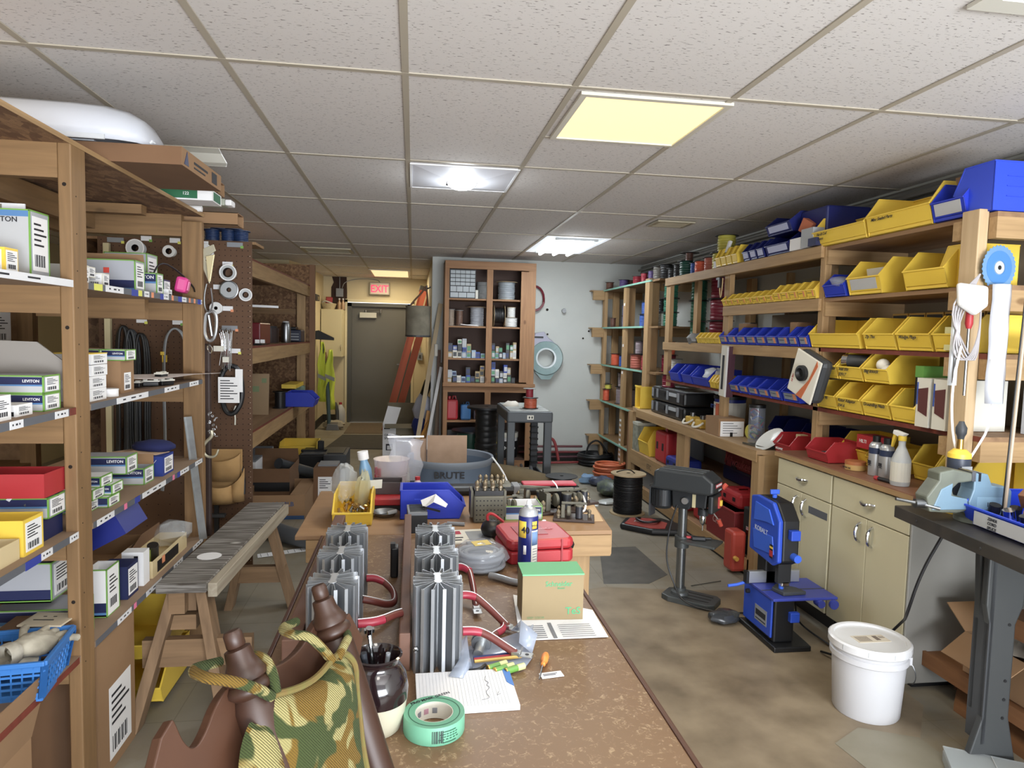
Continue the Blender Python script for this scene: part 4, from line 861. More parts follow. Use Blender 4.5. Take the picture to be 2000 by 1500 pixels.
loose(MB().at(.0,.0,.1,.4,.3).cbox(0,0,0,.1,.05,.1).build('red_packet',mat('packet_red','#a33a3f',.5),t),'red packet standing in the pale basket on the wall cabinet','packet')
MB().tube([(-.1,0,.08),(-.08,-.05,.14),(0,-.08,.12),(.09,-.06,.08)],.012,7,smooth=2).build('rope',OFFW,t,smooth=True); loose([x for x in t.children if x.name.startswith('rope')][0],'off-white rope coiled over the pale basket rim','rope')
for k,(x,l) in enumerate([(-1.21,'left'),(-1.15,'right')]):
    t=thing('spray_bottle','clear bottle with amber liquid on the wall cabinet, %s of the two'%l,'bottle',(x,11.6,1.9)); MB().lathe([(.028,0),(.03,.1),(.012,.14),(.012,.16)],14).build('body',mat('amber_clear','#b5926e',.2,alpha=.8),t,smooth=True); MB().at(0,0,.16).cyl(.016,0,.025,12).build('cap',LGREY,t,smooth=True)
tag(MB().prism([(-1.5,1.54),(-1.45,1.55),(-1.22,1.44),(-1.22,1.40),(-1.5,1.41)],10.9,10.98,'y').build('hat_hook',BLACK,bevel=.004),'black wedge shaped bracket standing out of the corridor wall','bracket')
VEST=mat('vest_yellow','#cfe320',.7); VG=mat('vest_grey','#8c9293',.5)
t=thing('safety_vest','bright yellow safety vest with grey bands hung over tool handles','vest',(-1.36,11.1,.75))
rd=random.Random(5)
for k,(x0,x1,y) in enumerate(((-.12,.0,.03),(-.0,.14,-.03))):
    g=[]
    for i in range(9):
        z=.52-.95*i/8+(.1 if k==0 else -.02); ww=.4+.6*min(1,i/3); g.append([((x0+x1)/2+(x-(x0+x1)/2)*ww+.012*math.sin(i*1.7+k),y-.03*math.sin(j*2.4+i*.5),z) for j,x in enumerate((x0,(x0*2+x1)/3,(x0+2*x1)/3,x1))])
    MB().sheet(g).build('vest_panel',VEST,t,smooth=True,ang=80,solid=.004)
    MB().sheet([[(x*1.01 if k else x,y-.036-.0*j,z) for j,(x,z) in enumerate(((x0-.003,.12),(x1+.003,.06)))],[(x,y-.036,z) for x,z in ((x0-.003,.06),(x1+.003,.0))]]).build('reflective_band',VG,t,solid=.003)
MB().at(-.06,.05,.5).blob(.03,.02,.1,8,6).build('dark_strap',BLACK,t,smooth=True)
t=thing('shovel','long blue-grey handled tool leaning in the corridor corner','shovel'); MB().tube([(-1.36,11.2,1.05),(-1.28,10.9,.06)],.03,10).build('handle',mat('blue_grey_handle','#33505c',.5),t,smooth=True); MB().prism([(-1.33,0),(-1.12,0),(-1.15,.09),(-1.3,.1)],10.85,10.87,'y').build('blade',MGREY,t,bevel=.004)
t=thing('shovel','thin brown handled rod leaning beside the vest','shovel'); MB().tube([(-1.4,11.4,1.2),(-1.24,11.3,.35)],.012,8).build('handle',mat('brown_wood','#7a5a3a',.6),t,smooth=True); MB().tube([(-1.24,11.3,.38),(-1.2,11.25,.3),(-1.19,11.2,.12)],.03,10,smooth=1).build('grip',DGREY,t,smooth=True)
t=thing('walking_cast','crumpled grey plastic sheet on the corridor floor','plastic'); MB().at(-1.22,11.0,.07).blob(.16,.12,.07,12,7,.25,3).build('plastic_sheet',mat('dirty_plastic','#9f9684',.6),t,smooth=True)
t=thing('jug','translucent plastic jug with a red cap by the door frame','jug',(-1.17,11.5,0)); MB().lathe([(.07,0),(.08,.02),(.08,.2),(.07,.26),(.03,.33),(.02,.34)],16).build('body',CLEARW,t,smooth=True); MB().at(0,0,.34).cyl(.024,0,.035,12).build('cap',RED,t,smooth=True)
t=thing('door_mat','dark worn rubber mat lying in the corridor','mat'); MB().prism([(-1.13,9.16),(-.25,9.08),(-.2,10.36),(-1.02,10.36)],0,.008,'z').build('mat_body',mat('mat_dark','#45423d',.8,kind='noise',c2='#2c2a28',scale=12,bump=.4),t)
tag(MB().box(-1.02,-.1,10.5,11.7,0,.006).build('door_mat',mat('mat_brown','#6b5b48',.9,kind='noise',c2='#54483a',scale=25)),'worn brown carpet mat right before the grey door','mat')
# ladder
LAD=mat('ladder_orange','#cc6a4c',.5)
t=thing('step_ladder','folded orange fibreglass ladder leaning by the grey door','ladder',(-.42,10.9,.0),0,None,(0,math.radians(14.5),0))
for y,x in ((-.05,0),(.0,.13)): 
    MB().box(x-.055,x+.055,y-.015,y+.0,0,2.28).box(x-.055,x-.05,y-.04,y,0,2.28).box(x+.05,x+.055,y-.04,y,0,2.28).build('side_rail',LAD,t)
for y,x in ((.35,0),(.4,.13)): MB().box(x-.035,x+.035,y-.015,y+.0,0,2.28).build('side_rail',LAD,t)
mb=MB()
for i in range(1,7): MB().box(-.03,.04,-.05,.36,.3*i,.3*i+.02).build('step',ALU,t)
MB().box(-.07,.16,-.06,.42,2.27,2.35).build('top_cap',mat('cap_dark','#3c3a37',.6),t,bevel=.01)
MB().box(-.026,.02,-.0525,-.0515,1.32,1.6).use(WHITE).box(-.022,.016,-.0535,-.0525,1.33,1.59).build('brand_plate',BLACK,t)
lettering(t,'LOUISVILLE',.042,(.012,-.0545,1.335),(R90,-R90,0),BLACK)
t=thing('canvas_bucket','grey-brown canvas bucket hanging by a rope handle in the corridor','bucket',(.055,8.02,1.50)); t.scale=(.87,.87,.85); CAN=mat('canvas','#857e6b',.9,kind='noise',c2='#5d5748',scale=7,amt=.7)
MB().lathe([(.15,0),(.165,.02),(.165,.4),(.17,.42),(.16,.42),(.155,.03)],22,False).build('bucket_body',CAN,t,smooth=True); MB().lathe([(.0,.002),(.152,.0),(.152,.004)],22,False).build('base',BLACK,t); MB().at(0,0,.005).lathe([(.168,0),(.168,.02)],22,False).build('base_band',DGREY,t)
MB().tube([(-.12,-.1,.4),(-.05,-.02,.5),(.06,.02,.62),(.1,.06,.72),(.12,.02,.55),(.13,-.05,.4)],.012,7,smooth=2).build('rope_handle',mat('rope_brown','#6b4c36',.9),t,smooth=True)
tag(MB().tube([(.2,8.25,2.1),(.19,8.1,2.08),(.15,8.05,2.06),(.15,8.04,2.1)],.008,6,smooth=1).build('hook',STEEL,smooth=True),'steel hook holding the canvas bucket by the alcove wall','hook')
t=thing('light_switch','small grey switch box on the cream wall right of the door','switch',(.12,11.86,1.08)); MB().cbox(0,-.03,0,.09,.05,.13).build('box',MGREY,t,bevel=.005); MB().tube([(0,-.03,.13),(0,-.03,.5),(.05,-.02,.62)],.008,7,smooth=1).build('conduit',MGREY,t,smooth=True); MB().cbox(0,-.06,.04,.03,.01,.05).build('toggle',DGREY,t)
# boxes and lumber by the alcove
t=flapbox('open carton with a white printed side and fallen flaps by the lumber',-.33,.12,8.5,9.15,.42,[('b',.2,75),('r',.12,80),('f',.14,-15)],mat('grey_card2','#8d836c',.85))
MB().box(-.2505,-.2495,-.325,.325,0,.42).print_xz(-.3255,-.25,-.09,.0,.42,rows=1,code=False).use(INK).cbox(-.17,-.329,.09,.08,.002,.08).use(WHITE).cbox(-.17,-.3305,.1,.05,.002,.05).build('white_side',None,t)
MB().add([(-.25,-.33,.42),(-.09,-.33,.42),(-.03,-.3,.62),(-.19,-.3,.64)],[(0,1,2,3)]).build('flap',WHITE,t,solid=.004)
lettering(t,'CAUTION',.035,(-.23,-.331,.27),FR,INK); lettering(t,'SPECIAL',.035,(-.23,-.331,.23),FR,INK)
def plank(label,a,b,w,h,m,name='board'):
    return tag(MB().bar(a,b,w,h,up=(0,1,0)).build(name,m),label,'board','boards leaning by the cupboard')
plank('pale timber board leaning widest against the alcove corner',(.02,8.0,.0),(.32,8.2,1.9),.05,.03,mat('pale_wood','#b7a27e',.7))
plank('white trim strip leaning beside the pale timber board',(.13,7.95,.0),(.335,8.15,1.15),.035,.02,WHITE,'trim_strip')
plank('thin white metal strip standing by the leaning boards',(.22,8.1,0),(.24,8.22,1.6),.03,.02,LGREY,'metal_strip')
plank('dark brown board standing against the cupboard side',(.29,8.05,0),(.31,8.2,1.35),.04,.03,DARKW)
plank('second darker board beside the cupboard side',(.255,8.0,0),(.33,8.18,1.2),.03,.03,mat('grey_wood','#6d5c4a',.8))
tag(MB().at(.27,8.12,1.28).cyl(.022,0,.14,10).build('pipe_end',OFFW,smooth=True),'short cream pipe end standing above the dark boards','pipe')
t=thing('level','orange-yellow tool frame wedged behind the leaning boards','tool'); MB().bar((.1,8.1,.02),(.2,8.2,.62),.05,.03,up=(0,1,0)).bar((.1,8.1,.3),(.2,8.15,.5),.03,.03).build('frame',mat('tool_orange','#c98b22',.5),t,bevel=.004)
tag(MB().at(.13,8.35,.62).blob(.12,.09,.2,12,8,.12,8).build('plastic_bag',mat('bag_white','#b9bccc',.5),smooth=True,ang=80),'white and blue stuffed plastic bag behind the leaning boards','bag')
tag(MB().at(.1,8.34,.42).blob(.1,.08,.16,12,8,.1,9).build('plastic_bag',mat('bag_blue','#25398c',.5),smooth=True,ang=80),'deep blue plastic bag beneath the white one by the alcove','bag')
tag(MB().at(.14,8.35,.8,0,.2,.3).cyl(.05,0,.18,12).build('bottle',BLACK,smooth=True),'black bottle top sticking out above the plastic bags','bottle')
# ================= OAK CUPBOARD =================
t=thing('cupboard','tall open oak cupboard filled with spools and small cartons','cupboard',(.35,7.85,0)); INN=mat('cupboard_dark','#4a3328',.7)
X0,X1,D=0,1.05,.4
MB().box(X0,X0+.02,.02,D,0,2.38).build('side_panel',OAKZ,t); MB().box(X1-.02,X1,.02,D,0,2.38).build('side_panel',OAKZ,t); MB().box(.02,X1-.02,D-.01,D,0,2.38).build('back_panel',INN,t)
MB().box(0,X1,.02,D,2.36,2.38).build('top_panel',OAKX,t)
for x0,x1 in ((0,.05),(.48,.55),(.965,1.05)): MB().box(x0,x1,0,.02,0,2.38).build('face_stile',OAKZ,t,bevel=.002)
MB().box(0,X1,-.002,.018,2.29,2.38).build('face_rail',OAKX,t,bevel=.003)
MB().box(-.01,X1+.015,-.035,.02,.945,.985).build('ledge',OAKX,t,bevel=.006)
MB().box(0,X1,-.002,.018,.88,.945).build('face_rail',OAKX,t); MB().box(0,X1,0,.018,0,.08).build('face_rail',OAKX,t)
for z in (1.955,1.64,1.27,.985,.545): MB().box(.02,X1-.02,.015,D-.01,z-.018,z).build('shelf_board',OAKX,t)
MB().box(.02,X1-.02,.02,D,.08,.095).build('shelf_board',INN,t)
d_=MB().box(.875,.965,-.012,.004,1.0,2.28).build('folded_door',OAKZ,t,bevel=.002)
BG='small cartons in the cupboard'
# drawer organiser
t=thing('drawer_organiser','black small parts organiser with many clear drawers, top of the cupboard','organiser',(.405,7.88,1.957))
MB().box(0,.30,.02,.2,0,.33).build('frame',BLACK,t)
DRW=mat('clear_drawer','#b9c3c8',.3,alpha=.75)
for r in range(4):
    for c in range(5): MB().box(.01+.057*c,.062+.057*c,.0,.02,.145+.045*r,.145+.045*r+.036).use(DRW).build('drawer',DRW,t)
for c in range(4): MB().box(.01+.072*c,.076+.072*c,-.002,.02,.075,.135).build('drawer',DRW,t)
for c in range(3): MB().box(.01+.095*c,.099+.095*c,-.002,.02,.01,.065).build('drawer',DRW,t)
GW=mat('grey_wire','#8f969c',.5); WW=mat('white_wire','#d5d6d3',.5); KW=mat('black_wire','#1c1c1e',.45); BRW=mat('brown_wire','#6b4f40',.5); SF=mat('grey_flange','#8b8d8c',.5); WF=mat('wood_flange','#b8a27c',.7,kind='noise',c2='#9c8560',scale=10)
SG='spools in the cupboard'
spool('grey shaded spool behind the stile in the top compartment',(.80,8.05,1.957),.075,.07,.2,SF,SF,grp=SG)
spool('large spool of light grey wire in the top right compartment',(1.08,8.02,1.957),.13,.1,.21,WF,GW,grp=SG,ridges=9)
spool('narrow spool of tan wire at the left of the second compartment',(.43,8.0,1.642),.05,.04,.19,SF,mat('tan_wire','#8b7a69',.5),grp=SG)
spool('narrow spool of brown and white wire, second from the left',(.53,8.0,1.642),.05,.04,.18,SF,BRW,grp=SG)
spool('spool of pale grey cable with a broad pale flange in the second compartment',(.74,8.05,1.642),.12,.08,.225,WF,mat('pale_cable','#a4a8b0',.5),grp=SG,ridges=8)
spool('black wire spool lying on its side in the second right compartment',(.93,8.03,1.775),.13,.09,.13,WF,KW,ax='x',grp=SG)
spool('upper white wire spool of the pair in the second right compartment',(1.14,8.0,1.755),.055,.05,.12,WF,WW,grp=SG)
spool('lower white wire spool of the pair in the second right compartment',(1.14,8.0,1.642),.08,.075,.11,SF,WW,grp=SG)
tag(MB().at(.69,7.95,1.957).cbox(0,0,0,.09,.09,.1).build('carton',OFFW,bevel=.002),'white carton standing beside the parts organiser','box',BG)
tag(MB().at(.66,8.08,1.957).cbox(0,0,0,.1,.1,.17).build('carton',mat('olive2','#8f8d74',.6)),'olive grey carton behind the white one by the organiser','box',BG)
tag(MB().at(.62,8.0,1.645).sheet([[(-.1,0,0),(.1,0,.02)],[(-.08,-.1,.015),(.13,-.08,.0)]]).build('flat_cover',WHITE,solid=.008),'white flat plates lying under the pale grey cable spool','plate')
rd=random.Random(21); pal=[('white',OFFW),('grey',GREYBOX),('pale blue',mat('paleblue','#8fa6bd',.5)),('dark blue',mat('boxblue','#2d4aa0',.5)),('green',mat('boxgreen','#3f7f63',.5)),('black',BLACK),('tan',mat('boxtan','#b09a6e',.7)),('dark grey',DGREY)]
ordn=['first','second','third','fourth','fifth','sixth','seventh','eighth','ninth','tenth']
for (x0,x1,z,n,where) in ((.40,.83,1.272,8,'left third compartment'),(.91,1.2,1.272,7,'right third compartment'),(.40,.83,.987,8,'left fourth compartment'),(.91,1.19,.987,6,'right fourth compartment')):
    w=(x1-x0)/n
    for i in range(n):
        zz=z
        for lv in range(rd.choice([1,2,2,3])):
            h=rd.uniform(.045,.1); nm,m=rd.choice(pal)
            t=thing('carton','%s little carton, %s from the left in row %s, cupboard %s'%(nm,ordn[i],['one','two','three'][lv],where),'box',(x0+w*(i+.5),7.95+.03*rd.random(),zz),rd.uniform(-.1,.1),BG)
            MB().cbox(0,0,0,w*.92,.1,h).build('body',m,t)
            MB().box(-w*.36,w*.36,-.0515,-.05,h*.2,h*.75).use(WHITE).build('label',rd.choice([DGREY,LGREY,mat('label_green','#4f8f63',.5),LGREY,mat('label_navy','#2f3b66',.5)]),t)
            zz+=h+.001
# lower part
def jug(label,loc,w,d,h,m,cap=BLACK,name='fuel_can'):
    t=thing(name,label,'can',loc); MB().cbox(0,0,0,w,d,h*.86).build('body',m,t,bevel=w*.18); MB().at(-w*.2,0,h*.84).cyl(w*.12,0,h*.14,10).build('cap',cap,t,smooth=True)
    MB().tube([(w*.05,0,h*.84),(w*.1,0,h*.98),(w*.3,0,h*.98),(w*.36,0,h*.84)],w*.06,7).build('handle',m,t,smooth=True); return t
jug('red fuel can in the lower left cupboard compartment',(.46,8.0,.545),.14,.15,.28,RED,RED)
jug('blue fuel can beside the red one in the cupboard',(.62,7.98,.545),.12,.14,.21,mat('can_blue','#3873ae',.5))
tag(MB().at(.82,8.05,.545).cbox(0,0,0,.2,.12,.1).cbox(0.02,0,.1,.15,.1,.05).build('carton',mat('mauve_grey','#6a6268',.6),bevel=.01),'grey-mauve case behind the black spool in the cupboard','case')
t=thing('tool_case','black case with a yellow base at the cupboard bottom','case',(.52,8.0,.095)); MB().cbox(0,0,.18,.24,.2,.16).build('body',BLACK,t,bevel=.01); MB().cbox(0,-.01,.12,.26,.22,.06).build('base',mat('case_yellow','#b9a83a',.5),t); MB().cbox(0,0,0,.26,.2,.12).build('lower_body',BLACK,t)
t=thing('paint_pail','white pail with a black label at the bottom right of the cupboard','pail',(1.13,8.05,.095)); MB().lathe([(.12,0),(.13,.3)],20).build('body',WHITE,t,smooth=True); MB().lathe([(.1255,.0),(.1305,.2)],20,False).build('label',BLACK,t); MB().lathe([(.136,.24),(.136,.3),(.12,.302)],20,False).build('rim',OFFW,t,smooth=True)
lettering(t,'MUD',.06,(-.05,-.132,.1),FR,WHITE)
spool('huge spool of thick black cable in front of the cupboard',(.79,7.25,.0),.21,.12,.78,BLACK,KW,fth=.02,ridges=12)
t=thing('wire_spool','green barrel shaped spool under the black cable','spool',(.66,7.6,0)); MB().cyl(.16,.02,.46,20).build('winding',mat('spool_green','#0f4a39',.4),t,smooth=True); MB().cyl(.22,.46,.48,22).at(0,0,0).cyl(.22,0,.02,22).build('flange',BLACK,t,smooth=True)
tag(MB().box(.86,.89,7.72,7.74,.0,.42).build('board',mat('brown_wood2','#7a4c30',.6)),'reddish upright board in front of the cupboard opening','board')
tag(MB().box(.95,.965,7.6,7.62,.0,.36).build('strip',mat('strip_yellow','#c9b52a',.5)),'thin yellow strip standing in front of the cupboard','strip')
# ---------------- service cart ----------------
t=thing('service_cart','dark grey two shelf service cart with a pale worn top','cart',(1.03,6.35,0),0); CG_=mat('cart_grey','#4b5055',.55)
MB().box(-.18,.24,-.3,.5,.76,.86).build('top_tray',CG_,t,bevel=.015)
MB().box(-.155,.215,-.275,.475,.862,.866).build('worn_top',mat('worn_top','#a9adab',.6,kind='noise',c2='#6f7370',scale=9,amt=.8),t)
for x in (-.14,.2):
    for y in (-.26,.44): MB().box(x-.035,x+.035,y-.03,y+.03,.1,.77).build('leg',CG_,t,bevel=.008)
MB().box(-.18,.24,-.3,.5,.12,.14).box(-.18,.24,-.3,-.28,.14,.22).box(-.18,-.16,-.3,.5,.14,.22).box(.22,.24,-.3,.5,.14,.22).build('bottom_tray',CG_,t,bevel=.006)
for x in (-.14,.2):
    for y in (-.24,.42): MB().at(x-.012,y,.05,ry=R90).cyl(.05,0,.025,14).build('wheel',BLACK,t,smooth=True)
mb=MB()
for i in range(9): mb.box(.165,.235,.38,.5,.2+.06*i,.215+.06*i)
mb.build('rungs',BLACK,t)
MB().box(.0,.06,-.303,-.3,.79,.83).use(INK).cbox(.02,-.304,.8,.012,.002,.02).cbox(.045,-.304,.8,.012,.002,.02).build('outlet_sticker',OFFW,t)
tag(MB().at(.95,6.5,.868).blob(.08,.06,.045,12,7,.22,6).build('rag',mat('rag_white','#cfc9bd',.9),smooth=True,ang=80),'crumpled off-white rag on the service cart','rag')
spool('spool of orange-red wire standing on the service cart',(1.1,6.3,.868),.075,.06,.10,BLACK,mat('orange_red_wire','#b4502f',.45))
spool('small spool of crimson wire on top of the orange-red one',(1.09,6.3,.97),.06,.035,.085,SF,mat('crimson_wire','#8c1f2f',.45))
mb=MB()
for k in range(5): tag(MB().tube([(.98+.04*k,6.15,.16+.012*(k%2)),(1.0+.05*k,6.75,.2+.02*(k%3))],.016,8).build('metal_rod',MGREY,smooth=True),'grey rod on the bottom tray of the service cart, %s from the left'%ordn[k],'rod','rods on the service cart')
spool('black plastic reel standing near the service cart',(1.24,5.5,.06),.135,.09,.33,BLACK,BLACK)
tag(MB().cbox(1.24,5.5,0,.2,.2,.058).build('crate',BLACK),'low black block the plastic reel stands on','block')
t=thing('canvas_tarp','folded olive-brown canvas tarp slumped beneath the cart','tarp'); MB().at(.92,5.75,.34,-.5,.0,.12).blob(.42,.13,.07,16,8,.06,5).at(.85,5.8,.17,-.5).blob(.4,.15,.17,16,8,.05,6).build('tarp_body',mat('olive_canvas','#6b5a3a',.9,kind='noise',c2='#54462c',scale=9),t,smooth=True,ang=80)
# --------------- things on the back wall ---------------
t=thing('hose_coil','dark red air hose coil hanging on the back wall','hose',(1.45,8.22,2.0),0,None,(R90,0,0))
for r_ in (.14,.152): MB().tube([(r_*math.cos(a)*.8,r_*math.sin(a),.002*k) for k,a in enumerate([i*2*PI/20 for i in range(20)])],.009,7,closed=True).build('hose_loop',mat('hose_red','#6d1626',.45),t,smooth=True)
t=thing('cable_dispenser','round grey-green clear cable dispenser hanging on the back wall','cable dispenser',(1.6,8.19,1.28),0,None,(R90,0,0))
MB().lathe([(.125,0),(.125,.05),(.2,.055),(.215,.03),(.215,0)],36,False).build('ring_case',mat('dispenser_clear','#83a0a0',.25,alpha=.85),t,smooth=True)
MB().lathe([(.105,0),(.105,.052),(.125,.054),(.128,0)],36,False).build('inner_ring',mat('dispenser_ring','#c3cdd0',.3),t,smooth=True)
MB().prism([(-.19,.1),(-.14,.3),(-.03,.32),(.02,.25),(.14,.16),(.06,.2),(-.08,.19)],0,.045,'z').build('shoulder',mat('dispenser_lilac','#9c9cae',.4),t,bevel=.008)
MB().box(-.15,-.04,.24,.262,.046,.05).build('counter_window',BLACK,t); MB().prism([(-.13,-.17),(.12,-.17),(.06,-.26),(-.05,-.26)],.0,.04,'z').build('foot',mat('dispenser_clear','#83a0a0'),t)
mb=MB()
for i in range(16): a=i*2*PI/16; mb.bar((.135*math.cos(a),.135*math.sin(a),.056),(.19*math.cos(a),.19*math.sin(a),.057),.003,.002)
mb.build('segment_lines',mat('seg','#6f8d90',.4),t)
BR=mat('bender_red','#8c2f30',.5)
t=thing('pipe_bender','red bent pipe with long arms lying by the back wall','pipe bender'); MB().tube([(1.62,8.0,.05),(1.62,8.05,.26),(1.66,8.05,.32),(1.72,8.05,.28),(1.76,8.0,.05)],.018,8,smooth=2).build('bent_pipe',BR,t,smooth=True); MB().tube([(1.35,7.95,.03),(2.05,8.0,.03)],.014,8).build('floor_arm',BR,t,smooth=True)
for k,z in enumerate((.19,.12,.06)): tag(MB().tube([(1.3,8.2,z),(2.1,8.2,z)],.014,8).build('pipe',mat('pipe_red%d'%k,['#6d3a3f','#7b3034','#57303a'][k],.5),smooth=True),['reddish pipe along the back wall baseboard, highest of three','reddish pipe along the back wall baseboard, middle of three','reddish pipe along the back wall baseboard, lowest of three'][k],'pipe')
def coilthing(label,loc,R,r,turns,h,m,layers=2):
    t=thing('hose_coil',label,'hose',loc)
    for k in range(layers): MB().coil(R-r*2.1*k,r,turns,h*(1-.15*k),30,7,.012+.01*k).build('hose_layer',m,t,smooth=True,ang=80)
    return t
coilthing('black hose coiled on the floor in the back corner',(2.22,8.0,0),.2,.016,7,.12,mat('hose_black','#1e1f22',.4),3)
MB().tube([(-.12,.02,.1),(-.07,.08,.25),(.06,.08,.3),(.18,.05,.1)],.012,7,smooth=2).build('hose_end',BLACK,[o for o in bpy.data.objects if o.get('label','').startswith('black hose coiled')][0],smooth=True)
coilthing('orange extension cord coiled in front of the far shelving',(2.17,7.25,0),.155,.013,8,.15,mat('cord_orange','#cf6a3c',.5),3)
tag(MB().at(1.85,6.95,.05).blob(.08,.06,.05,10,6,.3,2).build('plastic_bag',mat('bag_lblue','#7fa3c8',.4,alpha=.9),smooth=True),'pale blue plastic scrap on the floor by the orange cord','bag')
t=thing('plastic_bag','patterned dark packet with yellow stripes on the floor, behind the cable spool','bag',(1.93,6.4,.08)); MB().blob(.12,.16,.08,14,8,.15,3).build('packet',mat('packet_dark','#3d4450',.4,kind='noise',c2='#8a9a6a',scale=25),t,smooth=True,ang=80)
t=thing('plastic_bag','dark blue-grey packet beside the pale blue scrap','bag',(1.97,6.85,.05)); MB().blob(.13,.1,.05,14,8,.2,4).build('packet',mat('packet_blue','#39435e',.4,kind='noise',c2='#7f8798',scale=25),t,smooth=True,ang=80)
tag(MB().at(1.83,6.1,.02).blob(.13,.08,.02,10,5,.3,7).build('plastic_bag',mat('bag_film','#c9cdcb',.3,alpha=.8),smooth=True),'flat piece of clear film on the floor left of the cable spool','film')
tag(MB().at(1.66,6.0,.006).blob(.05,.035,.006,9,5,.2,1).build('paper_scrap',WHITE,smooth=True),'small torn white paper on the floor','paper')
spool('large black cable spool with pale wooden flanges on the floor',(1.9,5.75,0),.155,.128,.36,WF,KW,fth=.012,ridges=30)
MB().tube([(.05,-.02,.36),(.0,-.05,.4),(-.06,-.02,.39),(-.1,.03,.362)],.005,6,smooth=2).build('cable_end',BLACK,bpy.data.objects[[o.name for o in bpy.data.objects if o.get('label','').startswith('large black cable spool')][0]],smooth=True)
# ================= WIRE SPOOL RACK (far right) =================
TEAL=mat('teal_edge','#7fb5a3',.6)
t=thing('spool_rack','open timber rack of wire spools in the far right corner','rack')
for z in (2.12,1.67,1.22,.78,.35):
    s=MB().box(2.303,2.8,6.25 if z>1 else 6.77,8.2,z-.018,z).build('shelf_board',WY,t)
    MB().box(2.285,2.3,(6.65 if z>1 else 6.79) if z<2 else 6.45,8.18,z-.016,z+.002).build('teal_edge',TEAL,s)
    MB().box(2.345,2.8,8.181,8.2,z-.1,z-.018).build('cross_rail',LX,t)
    MB().box(2.16,2.3,8.12,8.16,z-.12,z-.016).box(2.14,2.3,8.12,8.24,z-.016,z-.004).build('end_ledge',LX,t)
for (x0,x1,y0,y1,z1) in ((2.3,2.34,8.1,8.19,2.1),(2.42,2.5,8.14,8.18,2.1),(2.3,2.34,7.27,7.36,2.1),(2.345,2.43,7.33,7.37,2.1),(2.29,2.33,6.5,6.62,2.14),(2.332,2.42,6.56,6.6,2.14)):
    MB().box(x0,x1,y0,y1,.851 if y0<6.7 else 0,z1).build('post',LZ,t,bevel=.003)
for z in (1.67,2.12): MB().box(2.425,2.8,6.5,6.54,z-.1,z-.019).build('cross_rail',LX,t)
mb=MB()
for i in range(9): mb.box(2.298,2.3,7.28,7.34,.62-.055*i,.645-.055*i)
for z in (1.9,1.45,1.15): mb.box(2.298,2.3,7.29,7.33,z,z+.03)
mb.build('paper_tags',TAPEW,t)
C=lambda n,c: mat('wire_'+n,c,.42)
W_=dict(blue=C('blue','#2f56a8'),lblue=C('lblue','#5d8fd0'),green=C('green','#1f6b52'),dgreen=C('dgreen','#0f4436'),red=C('red','#a51f35'),crimson=C('crimson','#7b1730'),orange=C('orange','#d9572f'),yellow=C('yellow','#c9c03a'),white=C('white','#d0cdc6'),purple=C('purple','#5f4a86'),brown=C('brown','#6a4436'),grey=C('grey','#77736c'),black=KW,pink=C('pink','#b85560'),mauve=C('mauve','#8b7d83'),salmon=C('salmon','#b5604f'))
SPR={}
def rspool(label,x,y,z,R,h,col,fl=BLACK,grp='spools on the far rack',k=.78):
    key=(R,h,col,fl.name,k)
    if key in SPR: return dup(SPR[key],(x,y,z),None,label,grp)
    o=spool(label,(x,y,z),R,R*k,h,fl,W_[col],grp=grp,fth=.003); SPR[key]=o; return o
T=2.122; L1,L2,L3,L4,L5=2.122,1.672,1.222,.782,.352
rows=[('top of the far rack',L1,[(2.34,8.05,.055,.09,'brown'),(2.42,7.75,.065,.10,'purple'),(2.52,7.8,.06,.1,'brown'),(2.45,7.35,.065,.11,'red'),(2.56,7.45,.06,.11,'dgreen'),(2.40,6.98,.045,.11,'red'),(2.44,6.86,.05,.125,'purple'),(2.55,6.85,.055,.13,'blue'),(2.42,6.6,.075,.14,'grey'),(2.62,6.7,.06,.14,'black'),(2.42,6.38,.085,.14,'black')]),
 ('second level of the far rack',L2,[(2.36,7.93,.04,.11,'brown'),(2.42,7.62,.055,.125,'blue'),(2.42,7.0,.06,.13,'blue'),(2.45,6.75,.085,.14,'white')]),
 ('third level of the far rack',L3,[(2.38,7.85,.065,.14,'orange'),(2.38,7.55,.06,.13,'blue'),(2.40,7.12,.09,.155,'salmon'),(2.40,6.8,.075,.155,'red'),(2.5,6.45,.09,.17,'crimson')]),
 ('fourth level of the far rack',L4,[(2.34,8.05,.05,.14,'orange'),(2.42,7.68,.085,.2,'mauve'),(2.5,7.5,.07,.18,'mauve')])]
for where,z,L_ in rows:
    for i,(x,y,R,h,c) in enumerate(L_):
        rspool('%s wire spool, %s along from the wall corner, %s'%({'lblue':'pale blue','dgreen':'dark green'}.get(c,c),['first','second','third','fourth','fifth','sixth','seventh','eighth','ninth','tenth','eleventh'][i],where),x,y,z,R,h,c)
for (x,y,z,R,h,c,l) in [(2.42,7.62,L2+.127,.055,.125,'blue','blue spool stacked second in the rack column behind the corner post'),(2.43,7.62,L2+.254,.05,.12,'lblue','pale blue spool topping the stack behind the corner post'),
  (2.44,7.0,L2+.132,.06,.13,'blue','blue spool on top of another, middle bay of the far rack'),(2.52,6.76,L2+.142,.06,.14,'black','black wire spool above the white one on the far rack'),
  (2.40,7.55,L3+.132,.045,.13,'yellow','yellow wire spool above a blue one on the far rack'),(2.40,7.05,L3+.158,.055,.14,'mauve','mauve wire spool above the salmon one on the far rack'),
  (2.42,7.68,L4+.2,.06,.16,'mauve','upper mauve cable spool by the corner post of the far rack'),(2.5,6.42,L3+.172,.06,.13,'orange','orange-brown spool above the crimson one behind the big post'),(2.36,8.04,L4+.142,.05,.06,'yellow','small yellow spool above the orange one at the far wall')]:
    rspool(l,x,y,z,R,h,c)
